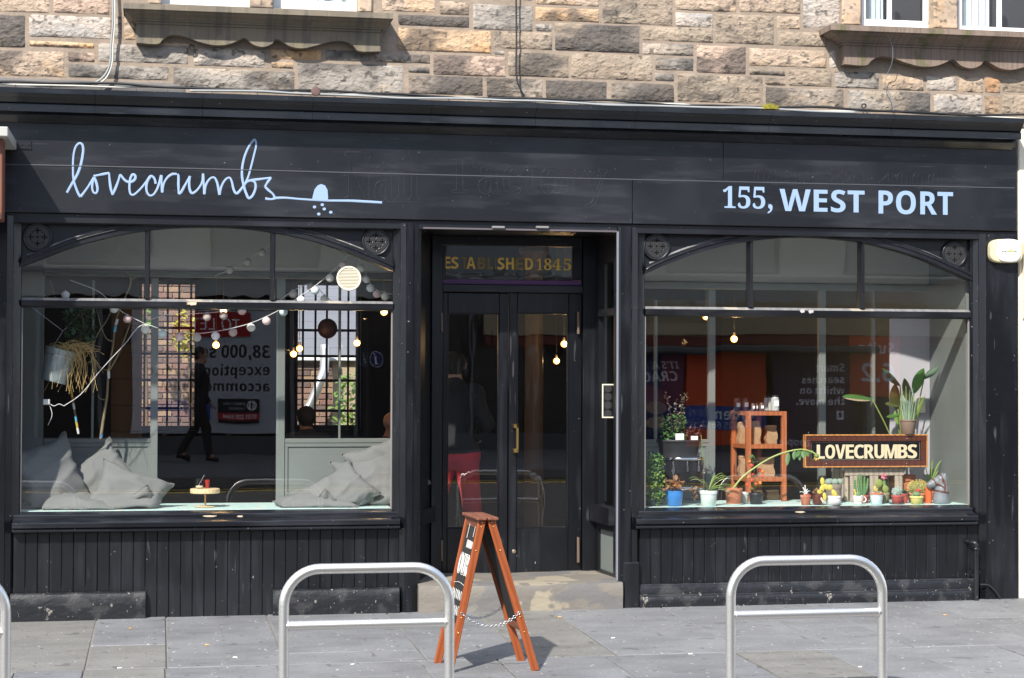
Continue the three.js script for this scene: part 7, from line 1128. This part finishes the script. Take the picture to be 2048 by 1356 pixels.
// ---------------------------------------------------------------- yard behind the shop, seen through the back windows
sheet(-8, 12, -20, BACK - 0.31, () => 0.1, asphalt, 'yard_ground', 4, 4);
{
  const Z = -10.6, t = thing('brick_outbuilding', 'red brick outbuilding with a slate roof seen through the back windows', 'building'), brickM = [[0.23, 0.13, 0.10], [0.18, 0.11, 0.09], [0.27, 0.17, 0.125], [0.15, 0.105, 0.09], [0.33, 0.22, 0.14]].map((c, i) => M({ color: lin(...c), roughness: 0.9, bumpMap: stoneBump, bumpScale: 0.004 }));
  const a = U(262, 860, Z), b = U(662, 740, Z), yTop1 = U(330, 540, Z).y, xa = a.x - 0.1, xm = U(402, 700, Z).x, xb = b.x, y0 = 0.1, yE = U(620, 722, Z).y;
  mesh('wall', box(xa - 1, xm + 0.4, y0, yTop1 + 0.4, Z - 0.3, Z - 0.02, 0), mortarMat, t); mesh('wall', box(xm + 0.401, U(760, 700, Z).x, y0, yE, Z - 0.3, Z - 0.02, 0), mortarMat, t);
  const bg = box(0, 0.213, 0, 0.063, -0.02, 0, 0.004); let n = 0;
  const lay = (x0, x1, ya, yb) => { let row = 0; for (let y = ya; y < yb; y += 0.075, row++) for (let x = x0 - (row % 2) * 0.112; x < x1; x += 0.225) { const m = mesh('brick', bg, brickM[(hash(n++, row, 3) * 5) | 0], t); m.position.set(x, y, Z + rr(-0.004, 0.004)); } };
  lay(xa + 0.05, xm, U(330, 868, Z).y, yTop1); lay(U(588, 700, Z).x, xb, U(620, 868, Z).y, yE - 0.06);
  const rx0 = U(560, 700, Z).x, rx1 = U(760, 700, Z).x, slate = flat(0.17, 0.18, 0.205, 0.6);
  mesh('gutter', box(rx0, rx1, yE, yE + 0.05, Z - 0.02, Z + 0.1, 0.01), white, t); for (let k = 0; k < 9; k++) mesh('slate_course', extr([[Z + 0.05 - k * 0.13, yE + 0.05 + k * 0.115], [Z + 0.06 - k * 0.13, yE + 0.062 + k * 0.115], [Z - 0.1 - k * 0.13, yE + 0.2 + k * 0.115], [Z - 0.11 - k * 0.13, yE + 0.188 + k * 0.115]], 'x', rx0, rx1), slate, t);
  mesh('rendered_wall', box(xb + 0.02, rx1, y0, yE - 0.001, Z - 0.02, Z + 0.01, 0.005), flat(0.42, 0.34, 0.22, 0.9), t);
  mesh('flue', tube([U(604, 850, Z + 0.4), U(606, 832, Z + 0.4), U(622, 806, Z + 0.4), U(642, 758, Z + 0.4), U(648, 740, Z + 0.35), U(650, 690, Z + 0.3)], 0.06, 30, 14), M({ color: lin(0.7, 0.7, 0.7), metalness: 0.8, roughness: 0.35 }), t); settle(t);
  const shrub = (px, py, rx, ry, n2, m, lab, z) => { const s = thing('yard_shrub', lab, 'shrub'), c = U(px, py, z), gy = 0.1; mesh('foliage', leafCloud(n2, () => { const th = rnd() * 6.28, q = Math.sqrt(rnd()); return c.clone().add(V3(Math.cos(th) * q * rx, Math.sin(th) * q * ry, rr(-0.2, 0.2))); }, 0.09), m, s); mesh('stem', tube([V3(c.x, gy, z), V3(c.x + 0.03, (gy + c.y) / 2, z), c], 0.02, 8, 6), stemBrown, s); settle(s); };
  shrub(702, 815, 0.2, 0.42, 260, leafLight, 'bright green shrub outside the back window with the lamp', Z + 0.8); shrub(378, 672, 0.22, 0.3, 150, leafYellow, 'yellow green shrub outside the back window beside the twig', Z + 0.9); shrub(290, 650, 0.16, 0.22, 90, leafLight, 'sparse green branch outside the back window beside the twig', Z + 0.9);
  structure('rear_hillside', box(-9, 13, -0.5, 6.5, -26, -24, 0), STONE.tan);
}
// ---------------------------------------------------------------- people
const headCaps = [[[0, 0.03, -0.012, 0.083], [0, 0.035, 0.012, 0.08]], [[0, -0.045, 0.022, 0.058], [0, -0.075, 0.05, 0.036]], [[0, 0.008, 0.092, 0.011], [0, -0.022, 0.106, 0.0135]], [[0.028, -0.06, 0.082, 0.008], [-0.028, -0.06, 0.082, 0.008]], [[0.078, 0.0, -0.005, 0.014], [0.083, 0.028, -0.012, 0.013]], [[-0.078, 0.0, -0.005, 0.014], [-0.083, 0.028, -0.012, 0.013]], [[0, -0.05, -0.02, 0.052], [0, -0.16, -0.03, 0.055]]];
const headF0 = field(headCaps, 0.02), headF = (x, y, z) => { let d = headF0(x, y, z); for (const s of [-1, 1]) d = Math.max(d, 0.016 - Math.hypot(x - s * 0.032, y - 0.008, z - 0.098)); return d; };
const headGeo = sdfMesh(44, V3(0, -0.02, 0.01), 0.17, headF);
const hairGeo = sdfMesh(36, V3(0, 0.03, -0.01), 0.15, (x, y, z) => Math.max(field([[[0, 0.04, -0.02, 0.092], [0, 0.03, 0.0, 0.09]], [[0, 0.0, -0.05, 0.07], [0, -0.06, -0.05, 0.05]]], 0.02)(x, y, z), 0.012 + (z > 0.02 ? (z - 0.02) * 0.9 : 0) - y - (z < -0.02 ? 0.07 : 0)));
const fing = []; [[0.03, 0.072], [0.01, 0.08], [-0.011, 0.076], [-0.031, 0.06]].forEach(([x, l]) => { const r = 0.0085; fing.push([[x, -0.085, 0, r], [x * 1.08, -0.085 - l * 0.5, 0.008, r]], [[x * 1.08, -0.085 - l * 0.5, 0.008, r], [x * 1.08, -0.085 - l * 0.9, 0.026, r * 0.85]]); });
const handF = (x, y, z) => { let d = field([[[0.026, -0.02, 0, 0.016], [0.028, -0.078, 0, 0.014]], [[0, -0.01, 0, 0.019], [0, -0.08, 0, 0.014]], [[-0.024, -0.02, 0, 0.016], [-0.028, -0.075, 0, 0.014]], [[0, 0.03, 0, 0.024], [0, -0.01, 0, 0.024]]], 0.016)(x, y, z); for (const c of fing) d = smin(d, capD(x, y, z, c[0], c[1]), 0.004); return smin(d, Math.min(capD(x, y, z, [0.034, -0.03, 0.006, 0.012], [0.06, -0.062, 0.02, 0.01]), capD(x, y, z, [0.06, -0.062, 0.02, 0.01], [0.062, -0.092, 0.03, 0.0085])), 0.006); };
const handGeo = sdfMesh(44, V3(0.01, -0.07, 0.01), 0.115, handF);
function figure(J, half, cy) {
  const L = (a, b, r, q) => [[...J[a], r], [...J[b], q]], trunk = [L('pelvis', 'chest', 0.135, 0.145), L('chest', 'neck', 0.12, 0.062), L('shL', 'shR', 0.075, 0.075), L('hipL', 'hipR', 0.11, 0.11)];
  const legs = ['L', 'R'].flatMap(s => [L('hip' + s, 'knee' + s, 0.092, 0.06), L('knee' + s, 'ank' + s, 0.058, 0.04)]), feet = ['L', 'R'].map(s => L('ank' + s, 'toe' + s, 0.045, 0.032)), arms = ['L', 'R'].flatMap(s => [L('sh' + s, 'elb' + s, 0.056, 0.042), L('elb' + s, 'wri' + s, 0.042, 0.028)]);
  const c = V3(0, cy, 0.05), body = [sdfMesh(48, c, half, field([...trunk, ...legs, ...feet, ...arms, L('neck', 'head', 0.058, 0.058)], 0.04))], hd = headGeo.clone(); hd.translate(...J.head); body.push(hd);
  for (const s of ['L', 'R']) { const h = handGeo.clone(); if (s === 'R') { h.scale(-1, 1, 1); flip(h); h.computeVertexNormals(); } const d = V3(...J['wri' + s]).sub(V3(...J['elb' + s])).normalize(); h.applyQuaternion(new THREE.Quaternion().setFromUnitVectors(V3(0, -1, 0), d)); h.translate(...J['wri' + s]); body.push(h); }
  return { body: merge(body), top: sdfMesh(48, c, half, (x, y, z) => Math.max(field([...trunk, ...arms], 0.04, 0.016)(x, y, z), J.pelvis[1] - 0.06 - y)), trousers: sdfMesh(48, c, half, (x, y, z) => Math.max(field([...legs, [[...J.hipL, 0.11], [...J.hipR, 0.11]], [[...J.pelvis, 0.12], [...J.pelvis, 0.12]]], 0.03, 0.014)(x, y, z), y - J.pelvis[1] - 0.06)), shoes: merge(['L', 'R'].map(s => { const a = J['ank' + s], b = J['toe' + s]; return tube([V3(a[0], a[1] - 0.02, a[2] - 0.05), V3(a[0], a[1] - 0.025, a[2]), V3(...b)], t => 0.052 - 0.012 * t, 8, 10); })), J };
}
const walk = figure({ pelvis: [0, 0.95, 0], chest: [0, 1.27, 0.02], neck: [0, 1.47, 0.02], head: [0, 1.62, 0.04], shL: [0.155, 1.39, 0.01], shR: [-0.155, 1.39, 0.01], hipL: [0.085, 0.9, 0], hipR: [-0.085, 0.9, 0], kneeL: [0.1, 0.5, 0.13], kneeR: [-0.1, 0.5, -0.04], ankL: [0.11, 0.1, 0.17], ankR: [-0.11, 0.12, -0.26], toeL: [0.12, 0.045, 0.32], toeR: [-0.12, 0.045, -0.12], elbL: [0.25, 1.13, -0.1], elbR: [-0.25, 1.13, 0.02], wriL: [0.24, 0.9, -0.1], wriR: [-0.23, 0.92, 0.17] }, 0.96, 0.88);
const stance = figure({ pelvis: [0, 0.95, 0], chest: [0, 1.27, 0.05], neck: [0, 1.46, 0.09], head: [0, 1.6, 0.13], shL: [0.155, 1.38, 0.06], shR: [-0.155, 1.38, 0.06], hipL: [0.085, 0.9, 0], hipR: [-0.085, 0.9, 0], kneeL: [0.14, 0.5, 0.04], kneeR: [-0.14, 0.5, 0.02], ankL: [0.19, 0.1, -0.02], ankR: [-0.19, 0.1, 0.0], toeL: [0.23, 0.045, 0.13], toeR: [-0.23, 0.045, 0.15], elbL: [0.26, 1.14, 0.06], elbR: [-0.26, 1.14, 0.06], wriL: [0.18, 1.02, 0.28], wriR: [-0.18, 1.02, 0.28] }, 0.96, 0.88);
const sit = figure({ pelvis: [0, 0.52, 0], chest: [0, 0.84, 0.03], neck: [0, 1.03, 0.04], head: [0, 1.17, 0.08], shL: [0.155, 0.96, 0.02], shR: [-0.155, 0.96, 0.02], hipL: [0.09, 0.5, 0.02], hipR: [-0.09, 0.5, 0.02], kneeL: [0.13, 0.52, 0.44], kneeR: [-0.13, 0.52, 0.44], ankL: [0.13, 0.1, 0.42], ankR: [-0.13, 0.1, 0.42], toeL: [0.14, 0.045, 0.58], toeR: [-0.14, 0.045, 0.58], elbL: [0.25, 0.7, 0.12], elbR: [-0.25, 0.7, 0.12], wriL: [0.12, 0.64, 0.36], wriR: [-0.12, 0.64, 0.36] }, 0.72, 0.62);
function person(F, lab, x, y, z, turn, topC, trC, hairC, skin = [0.5, 0.28, 0.2]) {
  const t = thing('person', lab, 'person'), b = mesh('body', F.body, flat(...skin, 0.6), t); mesh('top', F.top, flat(...topC, 0.85), b); mesh('trousers', F.trousers, flat(...trC, 0.85), b); mesh('shoes', F.shoes, flat(0.012, 0.011, 0.011, 0.35), b);
  if (hairC) { const h = mesh('hair', hairGeo, flat(...hairC, 0.8), b); h.position.set(...F.J.head); }
  for (const s of [-1, 1]) { const e = mesh('eye', ball(s * 0.032, 0.01, 0.082, 0.0125, 10), flat(0.5, 0.5, 0.5, 0.3), b); e.position.set(...F.J.head); }
  return place(t, x, y, z, turn);
}
{
  const fy = floorY - 0.02, red = U(909, 1000, -1.35);
  person(stance, 'person in a dark top and bright red trousers standing inside the glazed doors', red.x, fy, -1.35, Math.PI - 0.12, [0.01, 0.01, 0.012], [0.62, 0.03, 0.045], [0.012, 0.008, 0.006]);
  const chair = (x, z, turn, lab) => { const c = thing('cafe_chair', lab, 'chair', 'cafe chairs'); mesh('seat', box(-0.2, 0.2, 0.4, 0.43, -0.2, 0.2, 0.01), capWood, c); for (const [a, b] of [[-0.18, -0.18], [0.18, -0.18], [-0.18, 0.18], [0.18, 0.18]]) mesh('leg', cyl([a, 0.001, b], [a, 0.4, b], 0.016, 8), capWood, c); mesh('backrest', box(-0.2, 0.2, 0.62, 0.82, -0.22, -0.2, 0.006), capWood, c); for (const a of [-0.18, 0.18]) mesh('back_post', cyl([a, 0.43, -0.19], [a, 0.84, -0.215], 0.013, 8), capWood, c); place(c, x, fy, z, turn); };
  const s1 = U(772, 850, -2.3), s2 = U(617, 850, -4.2);
  person(sit, 'seated bald person seen beside the door post at the cushion window', s1.x, fy - 0.06, -2.3, 0.9, [0.06, 0.03, 0.03], [0.03, 0.03, 0.04], null, [0.5, 0.24, 0.16]); chair(s1.x - 0.01, -2.31, 0.9, 'dark wooden cafe chair under the bald seated person');
  person(sit, 'seated person with dark hair before the back window', s2.x, fy - 0.06, -4.2, Math.PI + 0.3, [0.02, 0.024, 0.035], [0.02, 0.02, 0.025], [0.012, 0.01, 0.009]); chair(s2.x, -4.21, Math.PI + 0.3, 'dark wooden cafe chair under the dark haired person');
  const pa = MIR(395, 880, 15.2), pb = U(1066, 830, 2 * (DZ - 0.025) - 15.0);
  person(walk, 'person in dark clothes walking on the far pavement by the letting poster', pa.x, farY(pa.x, 15.2) , 15.2, Math.PI / 2, [0.015, 0.015, 0.018], [0.012, 0.012, 0.014], [0.03, 0.02, 0.015]);
}
settle(tenement);
scene.traverse(o => { if (o.isMesh) { o.castShadow = true; o.receiveShadow = true; } });
renderer.render(scene, camera);
